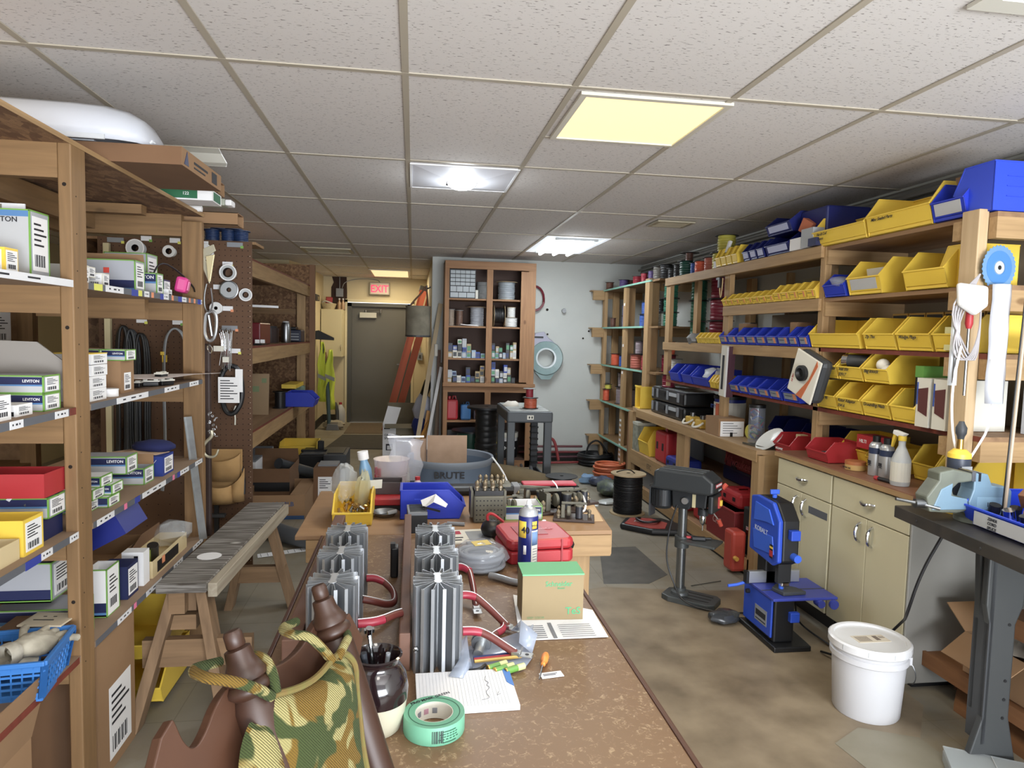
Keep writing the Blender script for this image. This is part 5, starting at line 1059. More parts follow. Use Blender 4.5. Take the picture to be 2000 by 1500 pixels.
for k in range(3):
    rspool('large green wire spool behind the big post, %s of three'%['lowest','middle','highest'][k],2.47,6.38,L2+.135*k,.085,.132,'green')
    rspool('dark green wire spool right of the slim post, %s of three'%['lowest','middle','highest'][k],2.55,5.9,1.53+.185*k,.09,.18,'green')
    rspool('crimson wire spool in the stack seen through the hutch, %s of three'%['lowest','middle','highest'][k],2.6,5.55,1.53+.185*k,.115,.18,'crimson')
rspool('white wire spool beside the red spools, lower hutch edge',2.48,6.2,L3,.06,.14,'white')
rspool('grey half empty spool on the low shelf of the far rack',2.6,7.4,L5,.08,.2,'black',k=.3)
coilthing('black cable looms heaped on the fourth level of the far rack',(2.55,6.85,L4),.16,.018,5,.14,BLACK,2)
# ================= HUTCH =================
H=thing('hutch','long timber bin shelving above the bench along the right wall','shelving'); hx=2.3
def brd(y0,y1,z,m=LY,edge=None,x1=2.79):
    s=MB().box(hx,x1,y0,y1,z-.02,z).build('shelf_board',m,H)
    if edge: MB().box(hx-.002,hx,y0,y1,z-.021,z+.001).build('painted_edge',edge,s)
def apron(y0,y1,z,h=.07): MB().box(hx-.02,hx+.018,y0,y1,z-.02-h+.02,z).build('front_rail',LY,H,bevel=.003)
for z,(a,b),ed in ((2.09,(2.46,3.64),None),(1.80,(2.46,3.64),None),(1.52,(2.46,3.64),REDW),(1.18,(2.46,3.64),REDW)): brd(a,b,z,PLY,ed)
for z in (2.10,1.80,1.52): brd(3.6,4.86,z); apron(3.62,4.84,z)
brd(3.6,6.02,1.18,PLY,REDW)
for z in (2.10,1.52): brd(4.84,6.04,z); apron(4.84,6.05,z)
def hp(y0,y1,z0,z1,x0=hx-.002,x1=hx+.09,w=.04): MB().box(x0,x1,y0,y1,z0,z1).build('post',LZ,H,bevel=.003)
hp(3.60,3.65,.90,2.09,hx-.002,hx+.038); hp(3.66,3.70,.86,2.03,hx+.04,hx+.12); hp(4.78,4.87,.86,2.06,hx,hx+.038); hp(5.96,6.06,1.12,2.06,hx,hx+.038)
hp(4.74,4.78,.86,2.06,2.74,2.79); hp(5.3,5.39,.86,2.06,2.74,2.79); hp(5.7,5.78,1.52,2.06,2.45,2.49)
big=MB().box(hx-.045,hx,2.5,2.59,.9,2.105).build('post',mat('fir_palez','#c6a97e',.6,kind='woodz',c2='#a07e52',scale=10,amt=.4),H,bevel=.004)
for z in (2.09,1.80,1.52,1.18):
    MB().box(hx,2.79,2.46,2.5,z-.105,z-.02).build('side_rail',LX,H); MB().box(hx,2.79,3.58,3.62,z-.1,z-.02).build('side_rail',LX,H)
    MB().box(hx-.04,hx,2.59,2.64,z-.1,z-.02).build('rail_end',LX,H)
MB().box(2.75,2.79,2.46,2.55,.9,2.1).build('post',mat('dark_post','#8d6a45',.7,kind='woodz',c2='#6b4c2e',scale=10),H)
MB().box(2.79,2.8,2.46,3.6,.9,2.1).build('back_panel',mat('hutch_back','#9a8a72',.8),H)
MB().box(2.78,2.8,3.7,4.6,1.52,2.0).build('back_panel',mat('back_pale','#b4b4a4',.7),H)
# --- storage bins ---
o9=['first','second','third','fourth','fifth','sixth','seventh','eighth','ninth','tenth','eleventh','twelfth','thirteenth']
bx=2.315
def hb(lbl,y0,y1,z,h,m=YEL,d=.28,grp=None,x=None,**k):      # a bin whose lip faces the aisle
    return storage_bin(lbl,((x or (hx-.03))+d,(y0+y1)/2,z),abs(y1-y0)-.006,d,h,m,grp=grp,**k)
YG='yellow bins on the hutch'; BG2='blue bins on the hutch'
hb('wide yellow bin lettered for fan and coil covers, top shelf of the hutch',3.70,3.24,2.092,.17,grp=YG,txt='Fan & Coil\nCovers',d=.26)
hb('wide yellow bin lettered Misc Sealed Parts, top shelf of the hutch',3.23,2.79,2.092,.19,grp=YG,txt='Misc Sealed Parts',d=.26)
b=hb('dark blue bin with a silver label and a brown carton inside, top shelf',2.79,2.60,2.092,.17,BLUE,grp=BG2,tagm=mat('silver_label','#b9bbbd',.4),d=.26)
loose(MB().at(.0,-.14,.1,rx=.3).cbox(0,0,0,.08,.05,.1).build('carton',CARD,b),'brown carton tilted inside the silver labelled blue bin','box')
b=storage_bin('large bright blue bin showing its ribbed back, top right of the hutch',(2.44,2.48,2.095),.3,.2,.2,mat('bright_blue','#2448d8',.35),rz=PI,grp=BG2)
mb=MB()
for z in (.06,.10,.14): mb.box(-.09,.09,.0005,.003,z,z+.003)
mb.build('ribs',mat('bright_blue','#2448d8'),b)
tag(MB().box(2.62,2.74,3.0,3.6,2.092,2.30).build('cardboard_box',CARD2),'brown carton behind the wide yellow bins on the top shelf','box')
hb('dark blue bin holding a clear parts bag, second hutch shelf',3.57,3.38,1.802,.13,BLUE,grp=BG2,d=.26)
tag(MB().at(2.32,3.45,1.88,.3,.2).blob(.1,.06,.03,12,7,.1,2).build('parts_bag',CLEAR,smooth=True),'clear bag of parts on the dark blue bin, second hutch shelf','bag')
b=hb('yellow bin holding two clear parts packs, second hutch shelf',3.36,3.10,1.802,.18,grp=YG,d=.3,tagm=mat('silver_label','#b9bbbd'))
loose(MB().at(0,-.2,.05,rx=.2).cbox(0,0,0,.15,.02,.09).build('parts_pack',CLEARW,b),'milky parts pack standing in a yellow bin, second hutch shelf','pack')
hb('yellow bin with an empty lip beside the saw blade, second hutch shelf',2.94,2.68,1.802,.18,grp=YG,d=.3)
storage_bin('yellow bin turned with its back to the room, right of the big post',(2.45,2.62,1.802),.24,.16,.185,YEL,rz=PI,grp=YG)
for i,(a,b_,tx) in enumerate([(3.68,3.24,None),(3.20,2.97,'Zip Ties'),(2.96,2.74,'Wedge Plugs'),(2.73,2.52,None)]):
    hb(['widest yellow bin, leftmost on the third hutch shelf','yellow bin lettered Zip Ties on the third hutch shelf','yellow bin lettered Wedge Plugs on the third hutch shelf','yellow bin behind hanging cords, third hutch shelf'][i],a,b_,1.522,.16,grp=YG,txt=tx,d=.3)
tag(MB().cbox(2.33,2.6,1.53,.1,.14,.1).build('yellow_pads',mat('pale_yellow','#d9d79a',.6)),'pale yellow pad stack in the bin behind hanging cords','pad')
for i in range(6):
    t=thing('small_carton','small brown and yellow screw carton, %s in the row behind the third shelf bins'%o9[i],'box',(2.55,3.25-.12*i,1.64),0,'screw cartons on the hutch'); MB().cbox(0,0,0,.08,.11,.07).build('body',mat('screw_box','#b28a32',.6),t); MB().box(-.041,-.04,-.05,.05,.04,.06).use(DRED).box(-.0415,-.04,-.055,.055,.0,.02).build('printed_band',INK,t)
tag(MB().box(2.52,2.66,2.65,3.32,1.53,1.638).build('carton_row_base',CARD2),'brown carton supporting the small screw cartons','box')
b=None
for i,(a,b_,tx) in enumerate([(3.60,3.41,'Male Lt Adaptor\n30918'),(3.40,3.20,'Seal tite\n30917'),(3.19,3.00,'Bag knock')]):
    bb=hb(['yellow bin marked 30918, upper row behind the boxed reel','yellow bin marked 30917 holding a silver torch, upper row','yellow bin holding white bulbs, upper row'][i],a,b_,1.355,.145,grp=YG,txt=tx,d=.28,tsz=.026)
    if i==1: loose(MB().use(DGREY).at(0,-.2,.1,ry=R90,rz=.5).cyl(.034,-.09,.07,14).use(CHROME).at(-.06,-.235,.1,ry=R90,rz=.5).cyl(.036,-.03,.0,14).build('flashlight',None,bb,smooth=True),'dark torch with a silver head lying in a yellow bin','torch')
    if i==2:
        for q in ((-.02,-.22,.09),(.05,-.17,.07),(.03,-.23,.06)): loose(MB().at(*q).blob(.032,.032,.032,14,8).build('light_bulb',mat('bulb_white','#f1efe6',.3),bb,smooth=True,ang=80),'white globe light bulb lying in a yellow bin','light bulb','white bulbs in the yellow bin')
for i,(a,b_,tx) in enumerate([(3.59,3.40,'Seal tite 90'),(3.39,3.19,'Rotor Adaptor\n30416'),(3.18,2.98,'Grounding Nails'),(2.97,2.80,None)]):
    hb(['yellow bin, leftmost of the lower row under the boxed reel','yellow bin marked 30416 in the lower row','yellow bin lettered Grounding Nails in the lower row','yellow bin at the right end of the lower row with a card flap'][i],a,b_,1.185,.155,grp=YG,txt=tx,d=.3,tsz=.024)
tag(MB().add([(2.3,2.83,1.33),(2.3,2.76,1.37),(2.33,2.75,1.27),(2.3,2.85,1.26)],[(0,1,2,3)]).build('card_flap',CARD,solid=.003),'torn grey-brown card flap over the right end yellow bin','cardboard')
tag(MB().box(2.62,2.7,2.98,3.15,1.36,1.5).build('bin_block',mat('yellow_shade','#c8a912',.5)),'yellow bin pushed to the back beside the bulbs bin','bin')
# binders and cartons by the post
t=thing('glove_carton','green and black glove carton behind the white box files','box',(2.44,2.82,1.182)); MB().box(-.14,.1,-.02,.03,0,.27).use(BLACK).box(-.142,-.14,-.018,.028,.02,.2).use(mat('leaf_green','#5d9a3a',.5)).box(-.142,.1,-.021,.031,.22,.272).build('body',BLACK,t)
for i in range(2):
    t=thing('file_box','white cardboard magazine file with dark red contents, %s of the two'%['left','right'][i],'file box',(2.42,2.76-.1*i,1.182),0,'magazine files beside the big post'); MB().box(-.15,.14,-.04,.04,0,.22).build('body',OFFW,t); MB().prism([(-.152,.06),(-.152,.19),(-.12,.2)],-.0,.0,'y') if False else None
    MB().prism([(-.03,.05),(.025,.07),(.028,.17),(-.03,.18)],-.152,-.1495,'x').build('dark_contents',mat('contents_red','#5a2a28',.7),t); MB().box(-.153,-.15,.03,.036,.1,.2).build('blue_mark',mat('mark_blue','#3350a0',.5),t)
tag(MB().box(2.58,2.72,2.5,2.56,1.182,1.43).build('white_panel',mat('pale_panel','#bfc1c6',.5)),'pale grey flat panel right of the big post','panel')
tag(MB().box(2.66,2.74,2.44,2.5,1.182,1.3).build('drill_box',mat('box_gold','#c28e1f',.5)),'gold coloured tool box at the right edge of the hutch','box')
# section 2
for i in range(13):
    y1=4.84-.092*i; big_=i>7
    hb('small yellow bin, %s from the left in the small bin row'%o9[i],y1,y1-.09,1.802,.085 if not big_ else .105,d=.18,grp='small yellow bins on the hutch',cardtag=True,tagm=YEL)
yy=[4.85,4.72,4.58,4.44,4.30,4.17,4.03,3.90,3.80]
for i in range(8):
    b=hb('medium blue bin, %s from the left in the upper blue row'%o9[i],yy[i],yy[i+1]+.003,1.522,.12,BLUE,d=.24,grp=BG2,cardtag=True,tagm=mat('label_smoke','#8f97a3',.4))
    if i in (1,6): loose(MB().at(0,-.12,.04).cbox(0,0,0,.08,.1,.11).build('carton',CARD,b),'brown card box standing in the %s medium blue bin from the left'%o9[i],'box')
    if i==2:
        for q in (-.02,.02): loose(MB().at(q,-.14,.05,rx=1).cyl(.014,0,.03,10).build('brass_fitting',mat('brass','#c59a45',.3,metal=.9),b,smooth=True),'small brass fitting lying in the third medium blue bin','fitting','brass fittings in the blue bin')
hb('medium blue bin with cream blocks at the right end of the upper blue row',3.79,3.69,1.522,.125,BLUE,d=.24,grp=BG2,cardtag=True,tagm=mat('label_smoke','#8f97a3'))
yb=[4.66,4.51,4.38,4.24,4.10,3.94,3.76]
for i in range(6):
    b=hb('blue bin, %s from the left in the lower blue row'%o9[i],yb[i],yb[i+1]+.02*(i==4),1.182,.115 if i<4 else .125,BLUE,d=.26,grp=BG2,cardtag=True,tagm=mat('label_smoke','#8f97a3'))
for i,(a,c) in enumerate(((5.83,5.62),(5.55,5.35),(5.33,5.02))): hb('large blue bin, %s in the group left of the upright carton'%o9[i],a,c,1.182,.15 if i<2 else .135,BLUE,d=.28,grp=BG2)
tag(MB().at(2.38,5.1,1.27).blob(.1,.1,.06,12,7,.2,3).build('plastic_bag',mat('bag_film2','#c7ccd4',.35,alpha=.85),smooth=True),'crumpled clear bag in the large blue bins','bag')
for i in range(3): hb('small yellow bin, %s beside the crumpled clear bag'%o9[i],4.99-.055*i,4.94-.055*i,1.182,.10,d=.14,grp='small yellow bins on the hutch')
for i in range(5): hb('small yellow bin, %s in the group left of the upper blue row'%o9[i],5.27-.082*i,5.19-.082*i,1.522,.085,d=.14,grp='small yellow bins on the hutch')
t=thing('carton','upright maroon and silver carton leaning on the hutch post','box',(2.27,4.72,1.14),0,None,(0.05,0,0)); MB().box(-.02,.03,-.06,.06,0,.37).build('body',OFFW,t); MB().box(-.022,-.02,-.06,-.03,0,.36).use(mat('maroon_print','#4a2430',.5)).box(-.021,.031,-.061,-.06,0,.37).use(INK).box(-.023,-.021,-.0,.03,.05,.3).build('printed_bands',None,t)
# wall clock hanging from the shelf
t=thing('tape_dispenser_box','square white and orange boxed reel with a black round centre hanging on the post','boxed reel',(2.19,3.55,1.36),0,None,(0.05,.38,-R90+.12))
MB().box(-.11,.11,-.01,.07,-.13,.13).build('case',DGREY,t,bevel=.03); MB().box(-.108,.108,-.022,-.01,-.128,.128).build('face',OFFW,t,bevel=.01)
MB().prism([(-.02,-.125),(.03,-.125),(.09,.1),(.075,.125),(.05,.0)],-.0245,-.022,'y').build('orange_swoosh',mat('swoosh','#c06538',.5),t); MB().at(-.01,-.022,.015,rx=R90).lathe([(.045,0),(.045,.02),(.03,.025),(.02,.01)],20).build('hub',BLACK,t,smooth=True)
lettering(t,'100 FT',.018,(-.09,-.0235,-.02),(R90,R90,0),RED)
# section 2/3 top
b=[hb('small blue bin, %s of three joined on the hutch top'%o9[i],4.55-.1*i,4.46-.1*i,2.102,.12,mat('navy_bin','#15206b',.4),d=.2,grp='dark blue bins on the hutch top',tagm=mat('label_lav','#b9bfe0',.5)) for i in range(3)]
for i,(z,dy) in enumerate(((2.102,0),(2.228,.0))): hb('large navy bin, %s of the stacked pair on the hutch top'%['lower','upper'][i],4.24,3.95,z,.125,mat('navy_bin','#15206b'),d=.3,grp='dark blue bins on the hutch top',tagm=mat('label_lav','#b9bfe0'))
tag(MB().box(2.34,2.62,3.68,3.95,2.102,2.34).build('navy_bin_block',mat('navy_bin','#15206b'),bevel=.01),'deep navy bin turned sideways behind the orange cartons','bin')
tag(MB().at(2.33,3.86,2.2,.2,.5).cbox(0,0,0,.06,.09,.08).build('carton',mat('orange_card','#c26a42',.6)),'tilted orange and white carton on the hutch top','box')
tag(MB().cbox(2.3,3.88,2.102,.06,.12,.07).build('carton',WHITE),'white carton beneath the tilted orange one','box')
tag(MB().at(2.3,3.75,2.102).cbox(0,0,0,.07,.12,.11).build('carton',GREYBOX),'grey carton next to the wide yellow bin on the hutch top','box')
tag(MB().at(2.28,3.68,2.102).cbox(0,0,0,.05,.08,.045).build('carton',NAVY),'small navy carton at the hutch top edge','box')
for i in range(4): hb('small yellow bin, %s of four on the hutch top'%o9[i],4.98-.09*i,4.9-.09*i,2.102,.13,d=.12,grp='small yellow bins on the hutch')
tag(MB().at(2.3,4.86,2.2,ry=.3).cbox(0,0,0,.02,.03,.09).build('card',WHITE),'white slip standing in the small yellow bins on the hutch top','paper')
tag(MB().cbox(2.3,5.02,2.102,.03,.05,.05).build('card',WHITE),'tiny white carton beside the yellow wire spools','box')
rspool('yellow wire spool, lower one at the hutch top end',2.4,5.16,2.102,.09,.13,'yellow'); rspool('yellow wire spool, upper one at the hutch top end',2.42,5.12,2.235,.09,.13,'yellow')
for i,(y,c,R,h) in enumerate(((5.3,'salmon',.07,.11),(5.48,'orange',.075,.1),(5.62,'blue',.05,.1),(5.78,'dgreen',.09,.13),(5.98,'black',.06,.12),(6.12,'black',.06,.1))):
    rspool('%s wire spool, %s from the yellow pair on the hutch top'%({'dgreen':'dark green'}.get(c,c),o9[i]),2.38,y,2.102,R,h,c)
rspool('half empty dark spool standing high on the hutch top',2.45,5.92,2.225,.085,.1,'brown',k=.4)
t=thing('clamp','small spring clamps hanging from the hutch top rail','clamp',(2.27,4.86,2.0)); MB().tube([(0,.03,0),(0,.02,-.1),(0,.0,-.14),(0,-.02,-.04),(0,-.02,.01)],.004,6,smooth=1).build('wire',mat('tan_handle','#c0a572',.5),t); MB().cbox(0,.03,-.06,.02,.03,.07).cbox(0,.05,0,.015,.06,.02).build('jaws',BLACK,t,bevel=.003)
for i,(x,c,l) in enumerate(((4.98,OFFW,'white screw top bottle behind the small yellow bins'),(4.88,BLACK,'black screw top bottle beside the white one'))):
    t=thing('bottle',l,'bottle',(2.55,x,1.522)); MB().lathe([(.045,0),(.047,.01),(.047,.1),(.03,.125)],16).build('body',c if i==0 else DGREY,t,smooth=True); MB().at(0,0,.125).cyl(.03 if i==0 else .022,0,.04,14).build('cap',c,t,smooth=True)
tag(MB().at(2.33,5.42,1.55).blob(.07,.09,.05,12,7,.25,6).build('foil_bag',mat('foil','#b8babd',.3,metal=.6),smooth=True),'crumpled silver bag on the third hutch shelf','bag')
tag(MB().box(2.6,2.62,4.0,4.7,1.53,1.74).build('card_sheet',mat('tan_sheet','#a3947a',.8)),'tan board standing behind the upper blue row','board')
# power tool at the right edge
t=thing('cordless_tool','black and red cordless tool lying on the third hutch shelf by the post','power tool',(2.46,2.35,1.545),.3)
MB().at(0,0,0,ry=R90).lathe([(.02,-.07),(.04,-.04),(.04,.04),(.035,.07)],16).build('motor_body',BLACK,t,smooth=True); MB().at(-.12,0,.0,ry=R90).lathe([(.012,0),(.034,.03),(.036,.07)],16).build('nose',DRED,t,smooth=True); MB().bar((.02,0,0),(.2,-.02,.02),.035,.04).build('grip',DRED,t,bevel=.01)
# --- things hanging on the big post ---
t=thing('saw_blade','blue toothed circular saw blade hanging on the big post','saw blade',(2.345,2.485,1.87),0,None,(R90,0,.15))
n=30; prof=[]
for i in range(n*2): a=2*PI*i/(n*2); r=.092 if i%2 else .086; prof.append((r*math.cos(a),r*math.sin(a)))
MB().prism(prof,0,.002,'z').build('blade_plate',mat('blade_blue','#6f9fd0',.35,metal=.3),t); MB().at(0,0,.002).lathe([(.03,0),(.068,0),(.068,.001),(.03,.001)],28,False).build('blue_ring',mat('ring_blue','#3f7fc0',.4),t); MB().cyl(.026,.002,.004,20).build('centre_label',LGREY,t); MB().at(0,0,.004).cyl(.009,0,.001,12).build('arbor_hole',BLACK,t)
t=thing('plastic_sleeve','long milky plastic sleeve hanging from the big post','sleeve',(2.33,2.46,1.3)); MB().sheet([[(-.04+.003*math.sin(i*1.7),-.01,.5-.06*i),(-.015,-.03-.006*math.sin(i*2.1),.5-.06*i),(.02,-.028+.006*math.sin(i*1.3),.5-.06*i),(.045+.002*math.sin(i*2.3),-.01,.5-.06*i)] for i in range(9)]).build('sleeve',mat('sleeve_milky','#e3e7f2',.2,alpha=.85),t,smooth=True,ang=80,solid=.006)
t=thing('cord','tangle of clear and white cords hanging on the big post','cord',(2.2,2.5,1.6))
for k in range(5): MB().tube([(.05,-.03,.24),(-.02-.02*k,-.04,.1),(-.07+.02*k,-.04,-.08),(0+.01*k,-.05,-.12),(.05,-.05,.0),(.05,-.04,.18)],.0035,6,smooth=2).build('cord_loop',mat('clear_cord','#b6b0b2',.3,alpha=.8),t,smooth=True)
MB().tube([(-.03,-.05,-.05),(-.06,-.05,-.22),(-.05,-.06,-.42),(.0,-.06,-.53),(.06,-.05,-.56)],.005,6,smooth=2).build('white_cord',WHITE,t,smooth=True); MB().tube([(.1,-.06,-.1),(.13,-.06,-.35),(.04,-.06,-.5),(-.03,-.06,-.6)],.005,6,smooth=2).build('white_cord',WHITE,t,smooth=True)
t=thing('plastic_scoop','white plastic scoop hanging among the cords','scoop',(2.19,2.46,1.77)); MB().prism([(-.06,.03),(.07,.02),(.075,-.06),(.02,-.1),(-.05,-.06)],-.03,.0,'y').build('scoop_body',mat('scoop_white','#e4e4e0',.4),t,bevel=.012)
t=thing('bit_pack','narrow clear pack of long bits hanging by the post','bit pack',(2.16,2.48,1.55)); MB().box(-.015,.018,-.01,.0,-.16,.16).build('pack',CLEARW,t); MB().tube([(.0,-.012,-.15),(.0,-.012,.14)],.005,8).build('bit',STEEL,t)
t=thing('screwdriver','long thin driver with a red grip hanging on the post','screwdriver',(2.215,2.47,1.45)); MB().lathe([(.0,.25),(.014,.24),(.015,.19),(.009,.17)],12).build('grip',RED,t,smooth=True); MB().cyl(.005,-.1,.17,8).build('shaft',STEEL,t)
tag(MB().use(mat('tan_rod','#b7a38a',.5)).tube([(2.175,2.2,.9),(2.205,2.2,1.75)],.006,8).use(BLACK).tube([(2.164,2.2,.9),(2.194,2.2,1.75)],.003,6).build('rod',None,smooth=True),'tan and black rod standing at the right frame edge','rod')
# ================= WORKBENCH under the hutch =================
t=thing('workbench','long timber workbench with lower shelves under the hutch','workbench')
MB().prism([(2.19,4.07),(2.8,4.07),(2.8,6.75),(2.25,6.75),(2.19,6.4)],.81,.85,'z').build('bench_top',mat('bench_y','#b09169',.6,kind='woody',c2='#96764e',scale=6,amt=.5),t,bevel=.004)
MB().box(2.185,2.19,4.06,6.45,.775,.848).build('top_edge',LY,t)
MB().box(2.2,2.78,4.05,4.09,0,.82).build('end_panel',mat('ply_x','#b4925f',.7,kind='woodx',c2='#8f6d42',scale=5,amt=.5),t); MB().box(2.19,2.23,4.03,4.12,0,.82).build('post',LZ,t)
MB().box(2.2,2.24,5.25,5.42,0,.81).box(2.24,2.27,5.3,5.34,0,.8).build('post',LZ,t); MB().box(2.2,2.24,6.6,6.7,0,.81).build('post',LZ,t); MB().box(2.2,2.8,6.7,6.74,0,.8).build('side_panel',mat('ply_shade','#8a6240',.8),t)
MB().box(2.5,2.8,4.1,5.3,.41,.43).box(2.49,2.5,4.1,5.3,.3,.43).build('shelf_board',PLY,t)
for z,b,(y0,y1) in ((.43,.13,(5.3,6.6)),(.12,.10,(4.1,6.5))): MB().box(2.2,2.8,y0,y1,z-.02,z).build('shelf_board',PLY,t); MB().box(2.19,2.2,y0,y1,z-b,z).build('front_rail',LY,t)
lettering(t,'ETC',.07,(2.188,6.1,.33),FW,mat('pencil','#7a6a50',.7))
MB().box(2.2,2.8,4.1,6.5,0,.02).build('kick_base',BLACK,t)
# on the bench
t=thing('storage_bin','tall yellow bin standing on end at the bench corner','bin',(2.30,6.55,.852)); MB().box(-.07,.12,-.08,-.075,0,.22).box(-.07,.12,.075,.08,0,.22).box(.115,.12,-.08,.08,0,.22).box(-.07,.12,-.08,.08,0,.005).build('bin_body',YEL,t,bevel=.002); MB().box(-.075,-.065,-.084,.084,.21,.225).build('rim',YEL,t)
CS=mat('case_black','#141518',.35)
for k in range(2):
    t=thing('circular_case','black clear-lidded parts case, %s of the stacked pair on the bench'%['lower','upper'][k],'case',(2.38,5.87,.852+.125*k),0,'black parts cases on the bench')
    MB().box(-.12,.18,-.42,.38,0,.12).build('body',CS,t,bevel=.02)
    for y in (-.3,-.05,.2,.32): MB().box(-.128,-.12,y-.02,y+.02,.03,.11).build('latch',MGREY,t,bevel=.002)
    MB().box(-.126,-.12,.02,.16,.05,.09).build('handle',BLACK,t,bevel=.003); MB().box(-.13,-.12,-.26,-.1,.07,.1).build('grey_clip',GREYBOX,t)
    if k: MB().box(-.1,.16,-.4,.36,.12,.124).build('clear_lid',mat('smoky_lid','#8f9497',.2),t)
rspool('crimson wire spool standing on the black parts cases',2.34,6.02,1.102,.075,.12,'crimson')
t=thing('pail','blue pail with a white and orange printed label on the bench','pail',(2.5,5.1,.852)); MB().lathe([(.115,0),(.12,.25)],24).build('body',mat('pail_blue','#1b2c8c',.4),t,smooth=True); MB().lathe([(.121,.05),(.1235,.21)],24,False).build('label',OFFW,t); MB().box(-.128,-.118,-.07,-.02,.05,.2).build('orange_panel',mat('label_orange','#c8603a',.5),t); MB().lathe([(.126,.235),(.126,.26),(.1,.262)],24).build('lid',BLACK,t,smooth=True)
lettering(t,'ETTY',.04,(-.128,.07,.16),FW,mat('mark_blue','#3350a0'))
for k,(x,y) in enumerate(((2.28,5.3),(2.27,5.08))):
    t=thing('work_lamp','yellow junction fitting with a pale cord, %s one on the bench'%['left','right'][k],'fitting',(x,y,.852)); MB().cbox(0,0,0,.09,.1,.07).build('body',mat('tool_yellow','#c9a22a',.5),t,bevel=.01); MB().tube([(-.05,.05,.04),(-.09,0,.01),(-.06,-.05,.02),(-.02,-.06,.05)],.009,7,smooth=2).build('cord',OFFW,t,smooth=True); MB().at(0,0,.07).cyl(.02,0,.03,12).build('knob',STEEL,t,smooth=True)
t=thing('carton','brown carton with a large white shipping label on the bench','box',(2.30,4.76,.852)); MB().cbox(0,0,0,.2,.22,.13).build('body',CARD,t); MB().print_xz(-.1105,-.085,.095,.0,.11,rows=5,code=False).build('shipping_label',None,t); MB().box(-.01,.01,-.114,-.1115,0,.03).build('black_mark',BLACK,t)
t=thing('jar','tall clear jar full of coloured wire ends with a black lid','jar',(2.36,4.4,.852)); MB().cyl(.055,0,.24,20).build('jar_body',mat('jar_clear','#9aa3b5',.1,alpha=.35,spec=.8),t,smooth=True); MB().at(0,0,.24).cyl(.057,0,.02,20).build('lid',BLACK,t,smooth=True)
rd=random.Random(4); mb=MB()
for k in range(14):
    a=rd.uniform(0,6.28); z=.02+.014*k; c=['blue','red','green','white','blue','crimson'][k%6]
    mb.use(W_[c]).tube([(.04*math.cos(a),.04*math.sin(a),z),(.045*math.cos(a+1),.045*math.sin(a+1),z+.03),(.04*math.cos(a+2),.04*math.sin(a+2),z+.01)],.006,6,smooth=1)
loose(mb.build('wire_ends',None,t,smooth=True),'coloured wire ends filling the tall clear jar','wires',None,'stuff')
t=thing('wire_spool','small spool with pink, yellow and grey ribbon wires beside the jar','spool',(2.43,4.56,.90),0,None,(0,R90,.3)); MB().cyl(.05,-.03,.03,18).build('winding',W_['mauve'],t,smooth=True); MB().at(0,0,-.035).cyl(.055,0,.008,18).build('flange',W_['yellow'],t,smooth=True); MB().lathe([(.052,-.01),(.053,0),(.052,.01)],18,False).build('ribbon',W_['pink'],t)
t=thing('dish','white oval dish propped on a metal tray','dish',(2.32,4.13,.9),0,None,(-.1,-.75,.2)); MB().lathe([(0,0),(.06,.003),(.1,.016),(.102,.02),(.09,.014),(.0,.005)],28,False).build('dish_body',mat('dish_white','#dcdfdc',.3),t,smooth=True)
t=thing('tray','flat dark metal tray under the white dish','tray',(2.32,4.22,.853),.2); MB().box(-.07,.09,-.12,.12,0,.004).box(-.075,-.07,-.12,.12,0,.012).box(.09,.095,-.12,.12,0,.012).build('tray_body',mat('tray_metal','#6f7068',.35,metal=.6),t)
for i,(y,l) in enumerate(((4.5,'left'),(4.1,'middle'),(3.85,'right'))): hb('dark blue bin at the back of the bench below the hutch, %s one'%l,y+.1,y-.1,.852,.16,mat('navy_bin','#15206b'),d=.2,grp='dark blue bins on the hutch top',x=2.56)
RB=RED
b=hb('red bin with a white word on its lip, left one on the bench',4.06,3.86,.852,.12,RED,d=.2,x=2.30,grp='red bins'); lettering(b,'MILBANK',.02,(-.06,-.208,.02),(R90-.1,0,0),WHITE); loose(MB().cbox(0.02,-.08,.03,.05,.05,.09).build('carton',KRAFT,b),'cream carton standing in the left red bin','box')
b=hb('red bin holding dark screws, right one at the counter edge',3.60,3.40,.892,.115,RED,d=.2,x=2.24,grp='red bins'); loose(MB().at(0,-.13,.03).blob(.05,.04,.02,10,6,.2,1).build('screws',DGREY,b),'dark screws heaped in the right red bin','screws',None,'stuff')
# shelves under the bench
t=thing('outlet_box','weathered grey metal box on the bench lower shelf','box',(2.27,6.52,.43)); MB().box(-.06,.12,-.08,.1,0,.28).build('body',mat('weathered','#75786a',.6,kind='noise',c2='#c3c3b0',scale=18),t); MB().box(-.065,.125,-.085,.105,.26,.285).build('lid',mat('lid_pale','#b8b9ab',.5),t)
storage_bin('yellow bin on the bench lower shelf beside the weathered box',(2.45,6.28,.432),.28,.24,.25,YEL,front=.5)
def toolcase(label,loc,w,d,h,m,hc=None,rz=0):
    t=thing('tool_case',label,'case',loc,rz); mm=hc or m; MB().cbox(0,0,0,w,d,h*.85).build('body',m,t,bevel=min(w,d)*.12); MB().box(-w*.25,-w*.17,-.02,.02,h*.8,h).box(w*.17,w*.25,-.02,.02,h*.8,h).box(-w*.25,w*.25,-.02,.02,h*.92,h).build('handle',mm,t,bevel=.008)
    MB().box(-w*.52,-w*.48,-d*.3,-d*.18,h*.35,h*.55).box(-w*.52,-w*.48,d*.18,d*.3,h*.35,h*.55).build('latches',BLACK,t); return t
toolcase('upright red tool case with white paint splash, bench lower shelf',(2.33,5.88,.43),.2,.28,.33,RED)
MB().box(2.225,2.23,5.78,5.84,.46,.56).build('paint_splash',WHITE,None) if False else None
